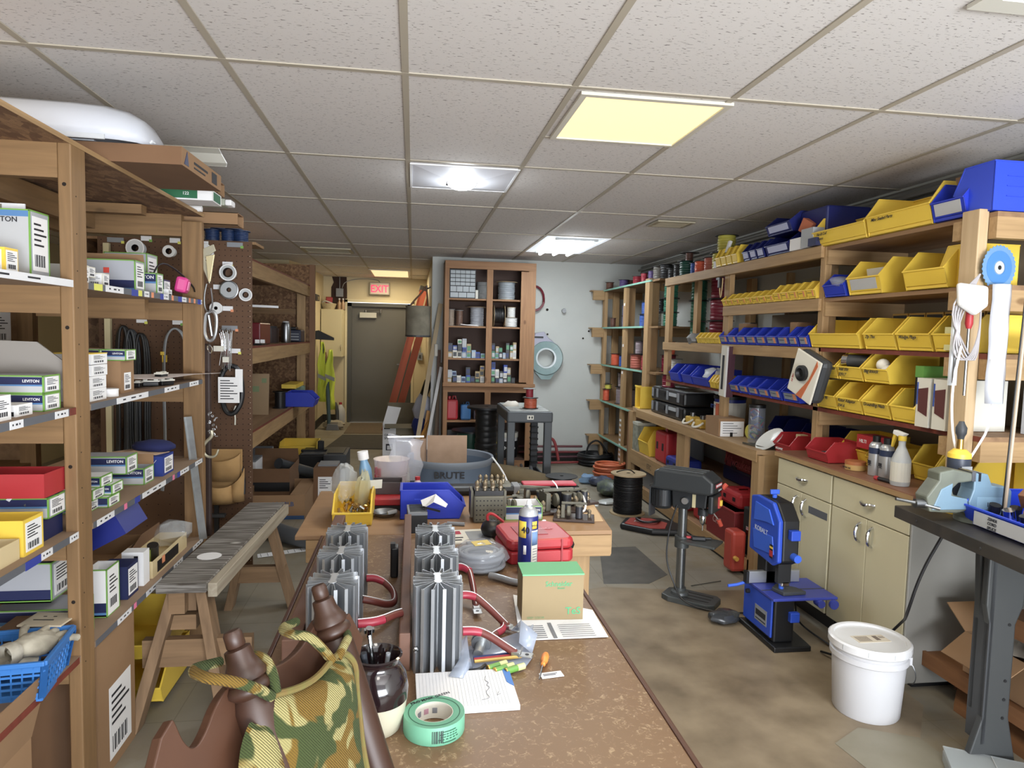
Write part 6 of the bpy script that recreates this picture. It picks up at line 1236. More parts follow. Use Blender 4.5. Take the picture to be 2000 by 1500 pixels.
toolcase('grey metal case behind the yellow bin on the bench lower shelf',(2.55,6.0,.43),.2,.3,.3,MGREY)
toolcase('wide dark red tool case in the shade under the bench',(2.65,4.85,.43),.26,.7,.3,DRED)
lettering(bpy.data.objects['tool_case.003'] if 'tool_case.003' in bpy.data.objects else None,'Milwaukee',.1,(-.152,.3,.14),(R90,0,-R90),mat('print_pink','#a5464b',.5),shear=.3) if 'tool_case.003' in bpy.data.objects else None
toolcase('blue tool case lying low behind the bench post',(2.32,5.55,.43),.22,.3,.12,mat('deep_blue','#1a2f8a',.4))
tag(MB().box(2.51,2.56,4.4,5.2,.432,.55).build('tool_case',mat('navy_case','#0f1a46',.5),bevel=.02),'low navy case in front of the dark red one','case')
t=thing('toolbox','grey steel toolbox on the bottom shelf of the bench','toolbox',(2.38,6.2,.12)); MB().cbox(0,0,0,.3,.4,.22).build('body',mat('toolbox_grey','#6f7274',.45),t,bevel=.006); MB().box(-.155,.155,-.205,.205,.16,.166).build('lid_seam',DGREY,t)
toolcase('green plastic tool case on the bottom shelf of the bench',(2.3,5.75,.12),.2,.26,.14,mat('case_green','#2c6a45',.45))
toolcase('red tool case at the floor shelf behind the drill press',(2.28,5.5,.12),.14,.34,.27,RED)
tag(MB().at(2.4,5.95,.3).blob(.1,.13,.1,12,7,.3,5).build('black_bag',BLACK,smooth=True),'black cloth bundle on the bottom shelf of the bench','bag')
toolcase('red jerry style case with a top grip, left behind the drill press head',(2.36,5.05,.12),.2,.26,.36,RED)
toolcase('red case with a curved grip to the right of the drill press head',(2.36,4.55,.371),.2,.3,.13,RED)
t=thing('toolbox','dark red steel toolbox with worn white script on its side','toolbox',(2.38,4.58,.12)); MB().cbox(0,0,0,.34,.44,.25).build('body',DRED,t,bevel=.004); MB().box(-.175,.175,-.225,.225,.235,.25).build('lid',mat('dred2','#93292c',.5),t,bevel=.003)
lettering(t,'Craft',.07,(-.172,.12,.1),FW,mat('worn_white','#b58f8a',.6),shear=.3)
t=thing('tool_case','slim black case standing by the bench end post','case',(2.27,4.2,.12)); MB().cbox(0,0,0,.1,.12,.32).build('body',BLACK,t,bevel=.012); MB().box(-.056,-.05,-.03,.0,.14,.2).build('latch',CHROME,t)
t=thing('fuel_can','small orange-red can with a yellow knob by the bench end post','can',(2.15,4.22,.02)); MB().cbox(0,0,0,.1,.13,.27).build('body',mat('can_orange_red','#b53a28',.45),t,bevel=.02); MB().at(-.03,-.07,.1,rx=R90).cyl(.015,0,.03,10).build('knob',mat('knob_yellow','#e0a52a',.4),t,smooth=True)
# ================= CREAM CABINETS =================
CRM=mat('cabinet_paint','#cfc7a4',.4,kind='noise',c2='#c0b78f',scale=1.6,amt=.5); CGS=mat('cabinet_side','#8a8881',.45)
def cabinet(label,y0,y1,tape=False,side=False):
    t=thing('base_cabinet',label,'cabinet',(2.2,0,0)); MB().box(.02,.6,y0,y1,.1,.855).build('body',CRM,t); MB().box(.06,.6,y0,y1,0,.1).build('toe_kick',BLACK,t)
    m_=(y0+y1)/2; d=MB().box(0,.02,y0+.004,y1-.004,.70,.85).build('drawer',CRM,t,bevel=.003)
    MB().tube([(-.0,m_-.05,.775),(-.02,m_-.03,.775),(-.026,m_,.768),(-.02,m_+.03,.775),(0,m_+.05,.775)],lambda f:.005+.004*math.sin(PI*f),8,smooth=2).build('handle',CHROME,d,smooth=True)
    for a,b_,hy in ((y0+.004,m_-.002,m_-.045),(m_+.002,y1-.004,m_+.045)):
        d=MB().box(0,.02,a,b_,.10,.695).build('door',CRM,t,bevel=.003)
        MB().tube([(0,hy,.57),(-.022,hy,.585),(-.03,hy,.62),(-.022,hy,.655),(0,hy,.67)],lambda f:.0045+.004*math.sin(PI*f),8,smooth=2).build('handle',CHROME,d,smooth=True)
        if tape and a==y0+.004: MB().box(-.0008,0,a+.02,b_-.07,.60,.64).build('grey_tape',TAPE,d)
    if side: MB().box(.0,.61,y0-.012,y0,.02,.86).build('side_panel',CGS,t,bevel=.006)
    return t
cabinet('cream painted steel base cabinet with grey tape on a door, beside the bench',3.28,3.82,tape=True)
cabinet('cream painted steel base cabinet nearest the camera with a grey side',2.70,3.27,side=True)
t=thing('countertop','reddish brown countertop over the cream cabinets','countertop'); MB().box(2.19,2.8,2.68,3.84,.86,.89).build('top',mat('counter_brown','#8c5f46',.5,kind='noise',c2='#744a34',scale=5),t,bevel=.003); MB().box(2.186,2.19,2.68,3.84,.86,.884).build('front_edge',LY,t)
hb('yellow bin behind the red one on the counter, left',3.55,3.30,.892,.16,grp=YG,d=.24,x=2.42)
b=hb('yellow bin with a small red carton on it on the counter',3.30,3.10,.892,.13,grp=YG,d=.24,x=2.40,txt='3/8 drill bits')
t=thing('carton','small red carton with white word on the counter bins','box',(2.40,3.24,1.0)); MB().cbox(0,0,0,.1,.14,.07).build('body',RED,t); lettering(t,'HILTI',.025,(-.051,.05,.03),FW,WHITE)
hb('yellow bin beside the spray bottle on the counter',3.02,2.86,.892,.17,grp=YG,d=.22,x=2.45)
hb('yellow bin behind the vise on the counter',2.86,2.66,.892,.17,grp=YG,d=.24,x=2.45)
tag(MB().box(2.62,2.7,2.46,2.62,.9,1.08).build('storage_bin',YEL,bevel=.01),'yellow bin right of the big post foot','bin')
t=thing('tape_roll','orange and white lidded tin on the counter','tin',(2.30,3.24,.892)); MB().cyl(.05,0,.04,22).build('body',mat('tin_label','#c9a25a',.5),t,smooth=True); MB().cyl(.051,.028,.045,22).build('lid',mat('tin_orange','#b56a35',.5),t,smooth=True); lettering(t,'GREEN TAPE',.012,(-.053,.03,.008),FW,INK)
for i,y in enumerate((3.10,3.02)):
    t=thing('spray_can','silver aerosol can with a black cap, %s of the two on the counter'%['left','right'][i],'spray can',(2.31,y,.892),0,'aerosol cans on the counter'); MB().lathe([(.0,0),(.032,0),(.033,.004),(.033,.15),(.024,.165),(.02,.168)],22).build('body',mat('can_silver','#b9bcc0',.3,metal=.5),t,smooth=True); MB().at(0,0,.168).cyl(.018,0,.03,16).build('cap',BLACK,t,smooth=True); MB().lathe([(.0335,.11),(.0335,.14)],22,False).use(INK).box(-.0345,-.033,-.01,.012,.06,.075).build('printed_band',mat('band_navy','#2c3a5c',.4),t)
    lettering(t,'CRC',.016,(-.0345,.016,.05),FW,INK)
t=thing('spray_bottle','clear trigger spray bottle with a yellow and white head','spray bottle',(2.27,2.87,.892)); MB().lathe([(.0,0),(.04,0),(.042,.01),(.042,.12),(.022,.17),(.015,.185),(.015,.21)],20).build('body',CLEARW,t,smooth=True); MB().lathe([(.0428,.02),(.0428,.11)],20,False).build('label',OFFW,t); MB().at(0,0,.21).cyl(.018,0,.022,14).build('collar',YEL,t,smooth=True)
MB().prism([(-.03,.245),(.05,.255),(.055,.235),(.015,.225),(.012,.232),(-.012,.232)],-.012,.012,'x').build('spray_head',WHITE,t,bevel=.004); MB().prism([(.05,.25),(.035,.23),(.055,.19),(.062,.17),(.066,.175),(.062,.21)],-.007,.007,'x').build('trigger',YEL,t,bevel=.002)
tag(MB().tube([(2.24,2.98,.90),(2.25,2.92,.90),(2.25,2.88,.897)],.01,8).use(RED).tube([(2.24,3.0,.90),(2.24,2.975,.9)],.011,8).build('knife',BLACK,smooth=True),'black handled cutter with a red tip on the counter edge','knife')
# ================= VISE BENCH (right edge) =================
t=thing('steel_bench','dark steel topped bench at the right frame edge','workbench',(2.0,2.55,0),math.radians(-6)); VD=mat('bench_dark','#34322f',.5,kind='noise',c2='#524b42',scale=6)
MB().box(0,.78,-1.6,0,.83,.88).build('bench_top',VD,t,bevel=.003)
mb=MB()
for y in (-.15,-.5,-.85): mb.at(-.001,y,.855,ry=-R90).cyl(.005,0,.002,8)
mb.build('screw_heads',STEEL,t)
MB().prism([(.1,.83),(.24,.83),(.24,.62),(.215,.55),(.215,.2),(.26,.0),(.06,.0),(.115,.2),(.115,.55),(.1,.62)],-.42,-.39,'y').prism([(.1,.83),(.24,.83),(.215,.55),(.215,.2),(.115,.2),(.115,.55)],-.37,-.34,'y').build('leg',mat('leg_grey','#3a3d3e',.5),t,bevel=.006)
MB().box(.115,.13,-.42,-.34,.1,.8).build('leg_web',DGREY,t); MB().box(.5,.55,-.4,-.3,0,.83).build('leg',DGREY,t)
mb=MB()
for z in (.2,.27,.34,.55): mb.at(.19,-.421,z,rx=R90).cyl(.006,0,.001,8)
mb.build('bolt_holes',BLACK,t)
t=thing('floor_shelf','reddish timber shelf boards beneath the dark steel bench','shelf'); TB=mat('tan_woodx','#8f6036',.6,kind='woody',c2='#6e4422',scale=8,amt=.6)
MB().box(2.30,2.8,1.6,2.72,.145,.17).box(2.295,2.31,1.6,2.72,.11,.175).build('shelf_board',TB,t); MB().prism([(2.3,1.6),(2.8,1.6),(2.8,2.45),(2.42,2.62),(2.3,2.5)],.0,.03,'z').build('shelf_board',TB,t); MB().box(2.33,2.8,1.6,2.35,.42,.5).build('shelf_board',TB,t)
for x in (2.45,): MB().box(x,x+.03,2.64,2.67,0,.15).build('post',DARKW,t)
t=flapbox('open brown carton with splayed flaps on the shelf under the steel bench',2.33,2.6,2.2,2.5,.17,[('l',.14,-35),('b',.14,35),('f',.05,60)],CARD,z0=.176)
lettering(t,'AO',.06,(.0,-.1515,.1),FR,INK); MB().at(-.03,.0,.16).blob(.09,.1,.03,12,7,.3,2).build('packing_paper',mat('contents_grey','#a7a196',.7),t,smooth=True); loose(t.children[-1] if False else [x for x in t.children if x.name.startswith('packing')][0],'crumpled grey packing paper in the open brown carton','paper')
tag(MB().box(2.38,2.55,1.9,2.2,.505,.56).build('tray',BLACK,bevel=.01),'black plastic tray on the upper wooden shelf at the right edge','tray')
tag(MB().at(2.47,1.95,.18).cyl(.05,0,.1,16).build('can',mat('can_brown','#5a5148',.6),smooth=True),'dark can on the wooden shelf at the right edge','can')
t=thing('clear_case','clear plastic compartment case on the floor, bottom right corner','case',(2.1,2.0,.0),math.radians(-30)); MB().box(-.2,.3,-.16,.1,0,.055).build('body',mat('case_clear','#aeb6b8',.25,alpha=.7),t,bevel=.01); MB().box(-.2,.3,-.16,.1,.056,.062).build('lid',mat('case_lid','#b8c0c2',.2,alpha=.6),t,bevel=.003); MB().box(-.05,-.047,-.15,.09,.01,.064).box(.1,.103,-.15,.09,.01,.064).build('dividers',LGREY,t)
# vise
VB=mat('vise_blue','#7697ad',.4,kind='noise',c2='#6b8496',scale=8); VGm=mat('vise_grey','#5f6358',.5,kind='noise',c2='#7d8474',scale=10)
t=thing('bench_vise','light blue cast iron bench vise with grey front jaw','vise',(2.12,2.30,.882),math.radians(-6)); t.scale=(.75,.75,.8)
MB().prism([(-.26,.12),(-.2,.2),(-.2,.24),(-.13,.255),(-.02,.235),(-.02,.2),(-.1,.19),(-.13,.16),(-.12,.13),(-.05,.115),(-.04,.06),(-.1,.045),(-.24,.05)],-.05,.05,'y').build('movable_jaw',VGm,t,bevel=.008)
MB().prism([(-.23,.06),(-.19,.16),(-.13,.19),(-.135,.13),(-.05,.115),(-.045,.065)],-.054,.054,'y').build('blue_cheek',VB,t,bevel=.004)
MB().prism([(-.02,.24),(.05,.235),(.075,.18),(.16,.175),(.18,.155),(.18,.05),(.1,.03),(-.03,.03),(-.04,.1),(-.02,.16)],-.05,.05,'y').build('fixed_body',VB,t,bevel=.006)
MB().box(.0,.15,-.0515,-.05,.065,.125).build('cast_panel',mat('vise_blue2','#86a9bf',.4),t); lettering(t,'150',.03,(.05,-.0518,.08),FR,INK)
MB().box(-.035,-.015,-.052,.052,.2,.245).build('jaw_plate',STEEL,t); MB().box(.0,.012,-.052,.052,.2,.24).build('jaw_plate',BLACK,t)
MB().box(.15,.34,-.03,.03,.1,.125).build('slide_bar',mat('slide_steel','#7f8384',.4,metal=.6),t); MB().at(.04,0,-.0).lathe([(.1,0),(.1,.02),(.075,.03),(.07,.05)],24).build('swivel_base',VGm,t,smooth=True)
MB().at(-.3,-.02,.085,ry=R90).cyl(.022,0,.06,16).build('screw_head',STEEL,t,smooth=True); MB().tube([(-.4,-.02,.105),(-.28,-.02,.085),(-.2,-.07,.07)],.008,8).build('handle_bar',STEEL,t,smooth=True); MB().cbox(.13,-.08,.0,.06,.05,.025).build('bolt_lug',VGm,t,bevel=.004)
# blue bin on the bench with labels
t=storage_bin('blue bin lettered for parts with a 14 tag, on the steel bench',(2.35,2.03,.883),.44,.3,.13,mat('bright_blue','#2448d8'),rz=-R90-math.radians(6),front=.55)
MB().box(-.15,.12,-.3075,-.3055,.012,.062).build('silver_label',mat('silver_label','#b9bbbd'),t,label='worn silver handwritten label'); MB().box(.12,.175,-.3085,-.3065,.014,.064).build('blue_sticker',mat('sticker_blue','#3d7fc4',.5),t)
for k,s_ in enumerate(('ZENER','CORD','SPLICE')): lettering(t,s_,.015,(-.08,-.309,.046-.016*k),FR,INK,shear=.15)
lettering(t,'14',.024,(.13,-.3095,.032),FR,INK)
rd=random.Random(9)
for k in range(9): 
    x=-.17+.042*k; m=[BLACK,mat('black_gloss','#1a1c20',.2),CHROME][k%3]; loose(MB().at(x,-.22+.05*(k%2),.04,rd.random()*3,.3).cyl(.02,0,.045,12).build('electrical_plug',m,t,smooth=True),'small %s cylindrical plug in the blue bin on the steel bench'%['black','glossy black','chrome'][k%3],'plug','plugs in the blue bench bin')
loose(MB().at(-.12,-.1,.09,.4,.5).cbox(0,0,0,.07,.06,.06).build('wooden_block',mat('block_wood','#8b5a38',.4,kind='woodx',c2='#5d3822',scale=20),t,bevel=.004),'varnished reddish wooden block in the blue bench bin','block')
loose(MB().at(-.02,-.14,.07,.2,1.3).cyl(.025,0,.08,14).build('amber_roller',mat('amber','#8a6a35',.25),t,smooth=True),'amber roller lying beside the wooden block in the bench bin','roller')
for q,l in (((.1,-.08,.07),'lower'),((.15,-.1,.14),'upper')): loose(MB().at(*q,.2,1.2).cyl(.03,0,.1,14).build('black_connector',BLACK,t,smooth=True),'thick black connector in the bench bin, %s of two'%l,'connector')
# propane torch
t=thing('gas_torch','yellow topped gas cylinder with a black rubber cap behind the vise','gas cylinder',(2.17,2.42,1.018)); t.scale=(1.15,1.15,1.15); MB().lathe([(.0,-.118),(.034,-.118),(.036,-.11),(.036,.07),(.0355,.08)],24).build('label_wrap',mat('torch_grey','#3a4150',.4),t,smooth=True); MB().lathe([(.0362,-.12),(.037,-.11),(.037,-.095)],24).build('bottom_band',YEL,t,smooth=True); MB().lathe([(.0365,.075),(.036,.09),(.02,.105),(.012,.106)],24).build('yellow_top',YEL,t,smooth=True); MB().cyl(.011,.105,.14,14).build('brass_valve',mat('brass','#c59a45'),t,smooth=True); MB().at(0,0,.14).lathe([(.01,0),(.012,.01),(.017,.02),(.018,.04),(.01,.055),(.008,.062)],16).build('rubber_cap',DGREY,t,smooth=True)
MB().use(WHITE).box(-.02,.015,-.0375,-.036,-.02,-.008).box(-.005,.02,-.0375,-.036,-.09,-.06).use(LGREY).box(-.02,.02,-.0372,-.036,.0,.05).build('printed_panel',None,t)
tag(MB().tube([(2.05,2.33,.83),(2.0,2.38,.65),(1.98,2.42,.45),(2.12,2.6,.36),(2.1,2.72,.2),(2.05,2.9,.05),(2.04,3.05,.01)],.006,8,smooth=3).build('cable',BLACK,smooth=True),'black power cord hanging from the steel bench down past the cream cabinet','cord')
# ================= WHITE PAIL =================
t=thing('pail','white lidded plastic pail with a worn shipping label on the floor','pail',(1.925,2.55,0)); PW=mat('pail_white','#cbccd0',.35,kind='noise',c2='#c9c9cc',scale=7,amt=.4)
MB().lathe([(.0,0),(.125,0),(.13,.008),(.143,.25)],36).build('body',PW,t,smooth=True)
MB().lathe([(.145,.235),(.152,.24),(.152,.262),(.146,.266),(.146,.275),(.154,.28),(.154,.292),(.146,.296)],36,False).build('rim_rings',PW,t,smooth=True)
MB().lathe([(.155,.28),(.16,.286),(.16,.312),(.152,.318),(.138,.316),(.136,.308),(.0,.308)],36).build('lid',mat('lid_white','#dadbdd',.3),t,smooth=True)
mb=MB().use(mat('label_worn','#d3c8b4',.7)).box(-.07,.075,-.035,.03,.308,.3095).use(mat('faded_ink','#77695d',.7))
for i in range(10): mb.box(-.06+.006*i,-.0575+.006*i,-.025,.02,.3095,.3101)
mb.box(.02,.04,-.02,.02,.3095,.3101).box(.045,.07,-.0,.004,.3095,.3101).box(.045,.07,.01,.014,.3095,.3101); mb.build('shipping_label',None,t)
for a in range(10): MB().at(.1585*math.cos(.3+a*.628),.1585*math.sin(.3+a*.628),.29,.3+a*.628).cbox(0,0,0,.004,.003,.02).build('lid_notch',LGREY,t)
MB().tube([(.13,-.085,.24),(.145,-.1,.2),(.15,-.09,.15),(.155,-.05,.13)],.0022,6,smooth=2).build('wire_handle',STEEL,t,smooth=True); MB().at(.12,-.09,.235,-.65).cbox(0,0,0,.02,.03,.035).build('handle_boss',PW,t,bevel=.004)
tag(MB().prism([(1.64,2.33),(1.8,2.42),(2.0,2.33),(2.05,1.7),(1.7,1.9)],.0,.003,'z').build('floor_tile',mat('tile_patch','#8a8370',.5,kind='noise',c2='#7a745f',scale=9)),'bare grey floor tile piece near the white pail','floor tile')
# ================= DRILL PRESS =================
t=thing('drill_press','black and grey bench drill press standing on the floor','drill press',(1.60,3.80,0),math.radians(-42)); t.scale=(1,1,.96); DP=mat('drill_dark','#23272b',.45); DM=mat('drill_metal','#565a5a',.45,metal=.5,kind='noise',c2='#3a3d3d',scale=10)
MB().prism([(-.09,-.06),(-.09,.06),(-.04,.09),(.2,.09),(.23,.06),(.23,-.06),(.2,-.09),(-.04,-.09)],0,.035,'z').build('base',DM,t,bevel=.005)
mb=MB()
for y in (-.045,0,.045): mb.box(.03,.19,y-.006,y+.006,.0352,.0362)
mb.build('base_slots',BLACK,t)
MB().lathe([(.055,.035),(.05,.05),(.036,.06),(.036,.075)],20).build('column_flange',DM,t,smooth=True); MB().cyl(.027,.07,.66,20).build('column',mat('column_steel','#85898b',.25,metal=.9),t,smooth=True)
MB().cyl(.042,.33,.40,18).build('table_collar',DM,t,smooth=True); MB().box(.02,.22,-.085,.085,.375,.39).build('table',DM,t,bevel=.003); MB().at(.1,.0,.392,.5).cbox(0,0,0,.08,.03,.02).cbox(.05,.02,0,.06,.015,.012).build('pliers',BLACK,t,bevel=.004); MB().at(-.0,-.03,.395,.5).cbox(.05,0,0,.03,.015,.012).build('red_grip',RED,t)
MB().prism([(-.05,.58),(.05,.58),(.06,.6),(.15,.6),(.16,.72),(-.06,.72)],-.05,.05,'y').build('head_casting',DP,t,bevel=.008)
MB().at(.03,-.052,.635,rx=R90).cyl(.02,0,.015,16).build('side_knob',ALU,t,smooth=True); MB().box(.07,.09,-.052,-.05,.6,.68).build('depth_scale',mat('scale_cream','#b9ad84',.5),t)
MB().prism([(-.19,.69),(-.16,.72),(-.16,.80),(-.13,.815),(.14,.815),(.2,.77),(.2,.70),(.17,.69)],-.088,.088,'y').build('belt_cover',mat('cover_dark','#303437',.4),t,bevel=.014)
mb=MB()
for y in (-.05,0,.05): mb.box(-.13,.13,y-.006,y+.006,.8152,.819)
mb.build('cover_ribs',mat('cover_rib','#5a5e60',.3),t)
MB().box(.201,.204,-.07,.07,.705,.765).use(mat('badge_red','#b3353f',.5)).box(.2045,.206,-.055,.055,.735,.758).use(LGREY).box(.2045,.206,.0,.05,.71,.72).build('name_badge',DP,t); lettering(t,'CRAFTSMAN',.018,(.2065,-.052,.741),FE,WHITE)
MB().box(.17,.2,-.08,.08,.58,.69).build('front_housing',DP,t,bevel=.01)
MB().at(-.13,0,.56).lathe([(.0,0),(.05,.0),(.065,.02),(.065,.12),(.05,.14)],20).build('motor',DP,t,smooth=True); MB().box(-.2,-.19,-.04,.04,.5,.7).build('motor_bracket',DGREY,t)
mb=MB()
for i in range(6): a=-2.4+i*.28; mb.at(-.13+.0655*math.cos(a),.0655*math.sin(a),.58,a).cbox(0,0,0,.004,.008,.1)
mb.build('motor_vents',BLACK,t)
MB().at(.12,0,.50).lathe([(.0,-.045),(.004,-.045),(.004,-.012),(.012,-.005),(.018,.01),(.02,.04),(.015,.05),(.015,.1)],18).build('chuck',CHROME,t,smooth=True); MB().at(.12,0,.55).cyl(.03,0,.04,18).build('quill',DP,t,smooth=True)
MB().cbox(.203,.035,.60,.012,.04,.07).build('switch_plate',mat('switch_red','#c0392f',.5),t,bevel=.003); MB().cbox(.212,.035,.615,.014,.025,.035).build('switch_key',YEL,t,bevel=.004)
MB().at(.1,.06,.61,rx=-R90).cyl(.018,0,.03,12).build('feed_hub',BLACK,t,smooth=True)
for (a,b_,c) in (((.1,.09,.61),(.19,.13,.7),(.21,.14,.73)),((.1,.09,.61),(.17,.14,.5),(.185,.15,.46)),((.1,.09,.61),(.01,.1,.6),(-.02,.1,.6))):
    h=MB().tube([a,b_],.004,8).build('feed_lever',CHROME,t,smooth=True); MB().tube([b_,c],.013,10).build('lever_grip',mat('grip_orange','#d1492f',.4),h,smooth=True)
MB().tube([(-.02,-.05,.6),(-.06,-.06,.45),(-.07,-.07,.25),(-.02,-.06,.12),(.05,-.1,.02),(.25,-.1,.01),(.42,.02,.01)],.005,7,smooth=3).build('power_cord',BLACK,t,smooth=True)
tag(MB().at(1.72,3.46,.03,.4).blob(.1,.07,.03,14,8,.12,5).build('parts_bag',mat('bag_dark','#3c3f43',.25,alpha=.95),smooth=True),'dark parts in a clear bag on the floor before the drill press','bag')
tag(MB().tube([(1.98,4.05,.005),(1.75,3.98,.006)],.003,6).build('metal_rod',STEEL),'thin metal rod on the floor behind the drill press','rod')
t=thing('tool_bag','red and black fabric tool bag lying flat on the floor','tool bag',(1.93,5.25,.0),-.35); MB().prism([(-.24,-.08),(-.2,.14),(.1,.2),(.26,.05),(.24,-.16),(.02,-.2)],0,.05,'z').build('body',BLACK,t,bevel=.02); MB().prism([(-.2,-.08),(-.16,.1),(.0,.13),(.14,.02),(.12,-.15),(.0,-.17)],.05,.056,'z').build('red_panel',mat('bag_red','#9c2f22',.7),t,bevel=.002)
MB().tube([(-.08,.1,.06),(-.12,.0,.08),(-.05,-.08,.07),(.05,-.06,.08),(.08,.06,.06)],.01,8,smooth=2).build('carry_handle',BLACK,t,smooth=True); lettering(t,'Milwaukee',.045,(-.13,-.02,.0575),(0,0,.1),WHITE,shear=.3)
# ================= BAND SAW =================
t=thing('band_saw','blue and black bench band saw standing on the floor','band saw',(1.90,3.26,0)); KB=mat('saw_blue','#1f4cc4',.4); KB2=mat('saw_blue_light','#2e62dc',.4)
MB().prism([(-.1,-.19),(-.1,.19),(.13,.19),(.1,-.19)],0,.028,'z').build('base_plate',BLACK,t,bevel=.006)
MB().box(-.08,.03,-.14,.16,.028,.25).build('lower_cabinet',BLACK,t,bevel=.01); MB().box(-.092,-.08,-.13,.16,.05,.25).build('blue_door',KB,t,bevel=.006); MB().box(-.0935,-.092,-.09,.03,.09,.17).use(INK).box(-.0945,-.0935,-.08,.02,.1,.105).box(-.0945,-.0935,-.08,.02,.12,.15).build('warning_label',mat('label_steel','#8b9097',.5),t); MB().at(-.09,.1,.21,ry=-R90).cyl(.012,0,.02,10).build('latch',BLACK,t)
MB().box(-.03,.06,.06,.15,.25,.46).build('neck',BLACK,t,bevel=.01)
prof=[(.16,.43),(.16,.72),(.1,.735),(-.06,.73),(-.13,.65),(-.135,.44),(-.08,.41)]
MB().prism(prof,-.05,.04,'x').build('upper_housing',BLACK,t,bevel=.01)
MB().prism(prof,-.075,-.05,'x').build('upper_door',KB,t,bevel=.008); MB().prism([(.11,.6),(.1,.7),(-.04,.69),(-.09,.62),(-.02,.62)],-.083,-.075,'x').prism([(.1,.45),(.12,.55),(-.08,.56),(-.1,.47)],-.08,-.075,'x').build('door_relief',KB2,t,bevel=.003)
lettering(t,'KOBALT',.035,(-.0845,.09,.555),FW,mat('kobalt_grey','#b9c6e0',.4),sx=1.0)
MB().box(-.0845,-.083,-.1,-.07,.45,.52).use(RED).box(-.0855,-.0845,-.1,-.07,.46,.49).use(YEL).box(-.0855,-.0845,-.1,-.07,.5,.51).build('warning_label',BLACK,t)
MB().at(-.02,.02,.735).cyl(.012,0,.02,10).cbox(0,0,.02,.05,.015,.025).build('tension_knob',KB2,t,bevel=.004); MB().cbox(-.0,-.15,.56,.05,.035,.05).build('side_latch',KB,t,bevel=.004); MB().at(.01,-.13,.47,rx=R90).cyl(.02,0,.045,14).build('guide_knob',KB2,t,smooth=True)
MB().cbox(-.01,-.08,.32,.07,.03,.12).build('guide_post',BLACK,t); MB().cbox(-.0,-.08,.30,.045,.03,.03).build('guide_bearings',CHROME,t,bevel=.006); MB().box(-.012,-.0,-.0815,-.081,.25,.33).build('saw_blade',STEEL,t)
MB().box(-.1,.25,-.16,.12,.25,.265).build('table',mat('table_violet','#3846a8',.35),t,bevel=.004); MB().box(-.1,.25,-.045,-.035,.2652,.266).build('mitre_slot',DGREY,t); MB().box(-.12,.17,.06,.085,.266,.33).build('rip_fence',ALU,t,bevel=.003); MB().box(-.135,-.12,.055,.09,.266,.33).build('fence_end',BLACK,t); MB().tube([(-.13,.09,.26),(-.17,.09,.25),(-.22,.09,.245)],.008,8).build('fence_lever',KB2,t)
MB().prism([(-.03,-.13),(.1,-.12),(.08,-.06),(.0,.0),(-.05,-.05)],.266,.285,'z').build('mitre_gauge',DGREY,t,bevel=.004); MB().at(-.01,-.07,.285).cyl(.013,0,.04,12).build('mitre_knob',KB2,t,smooth=True)
MB().at(.15,-.165,.237,rx=R90).cyl(.02,-.03,.015,12).at(.22,-.165,.232,rx=R90).cyl(.024,0,.015,12).build('table_knobs',mat('table_violet','#3846a8'),t,smooth=True); MB().cbox(.02,-.15,.14,.05,.03,.05).build('lower_latch',KB,t,bevel=.004)
tag(MB().tube([(1.98,3.2,.2),(2.02,3.25,.1),(2.1,3.3,.02),(2.13,3.1,.01),(2.12,2.9,.01)],.005,7,smooth=2).build('cable',BLACK,smooth=True),'black cord trailing from the band saw along the cabinet foot','cord')
# ================= SAWHORSE BENCH =================
SWT=mat('weathered_plank','#463e36',.8,kind='woodx',c2='#cfccc5',scale=26,amt=.45); SWL=mat('saw_wood','#8f7150',.75,kind='woodz',c2='#634a30',scale=10,amt=.6); SWX=mat('saw_woodx','#93734f',.75,kind='woodx',c2='#634a30',scale=10,amt=.6)
t=thing('sawhorse','low weathered sawhorse bench splashed with white paint','sawhorse')
MB().prism([(-.965,2.72),(-.78,2.72),(-.715,4.0),(-.91,4.0)],.525,.563,'z').build('top_plank',SWT,t,bevel=.004)
MB().prism([(-.78,2.74),(-.745,2.74),(-.69,3.98),(-.715,3.98)],.50,.556,'z').build('edge_plank',mat('edge_wood','#b0a590',.8,kind='woody',c2='#75654f',scale=10),t,bevel=.003)
MB().at(-.86,3.05,.5635,.2).lathe([(.0,0),(.05,0),(.05,.001),(0,.001)],18).build('paint_spot',WHITE,t)
for y,sx in ((2.82,-1),(2.82,1),(3.82,-1),(3.82,1)):
    cx=-.87+(y-2.8)*.05; MB().bar((cx+sx*.05,y,.52),(cx+sx*.17,y+(-.12 if y<3 else .06),.0),.04,.09,up=(0,1,0)).build('leg',SWL,t,bevel=.003)
MB().bar((-1.03,2.78,.27),(-.62,2.78,.27),.04,.11).build('cross_brace',SWX,t); MB().bar((-.94,3.85,.2),(-.68,3.85,.2),.04,.09).build('cross_brace',SWX,t)
MB().bar((-.86,2.8,.47),(-.82,3.9,.47),.04,.09).build('centre_beam',SWL,t); MB().bar((-.9,2.78,.43),(-.9,2.78,.52),.06,.05,up=(0,1,0)).build('block',SWX,t); MB().bar((-.96,2.82,.38),(-.84,2.82,.38),.05,.06).build('block',SWX,t)
for k,(z,y,l) in enumerate(((.34,2.72,'upper'),(.17,2.74,'lower'))):
    t=storage_bin('yellow bin stacked on the floor beyond the tall brown carton, %s of two'%l,(-1.14,3.2,z-.14 if k==0 else .02),.3,.36,.15,YEL,rz=0)
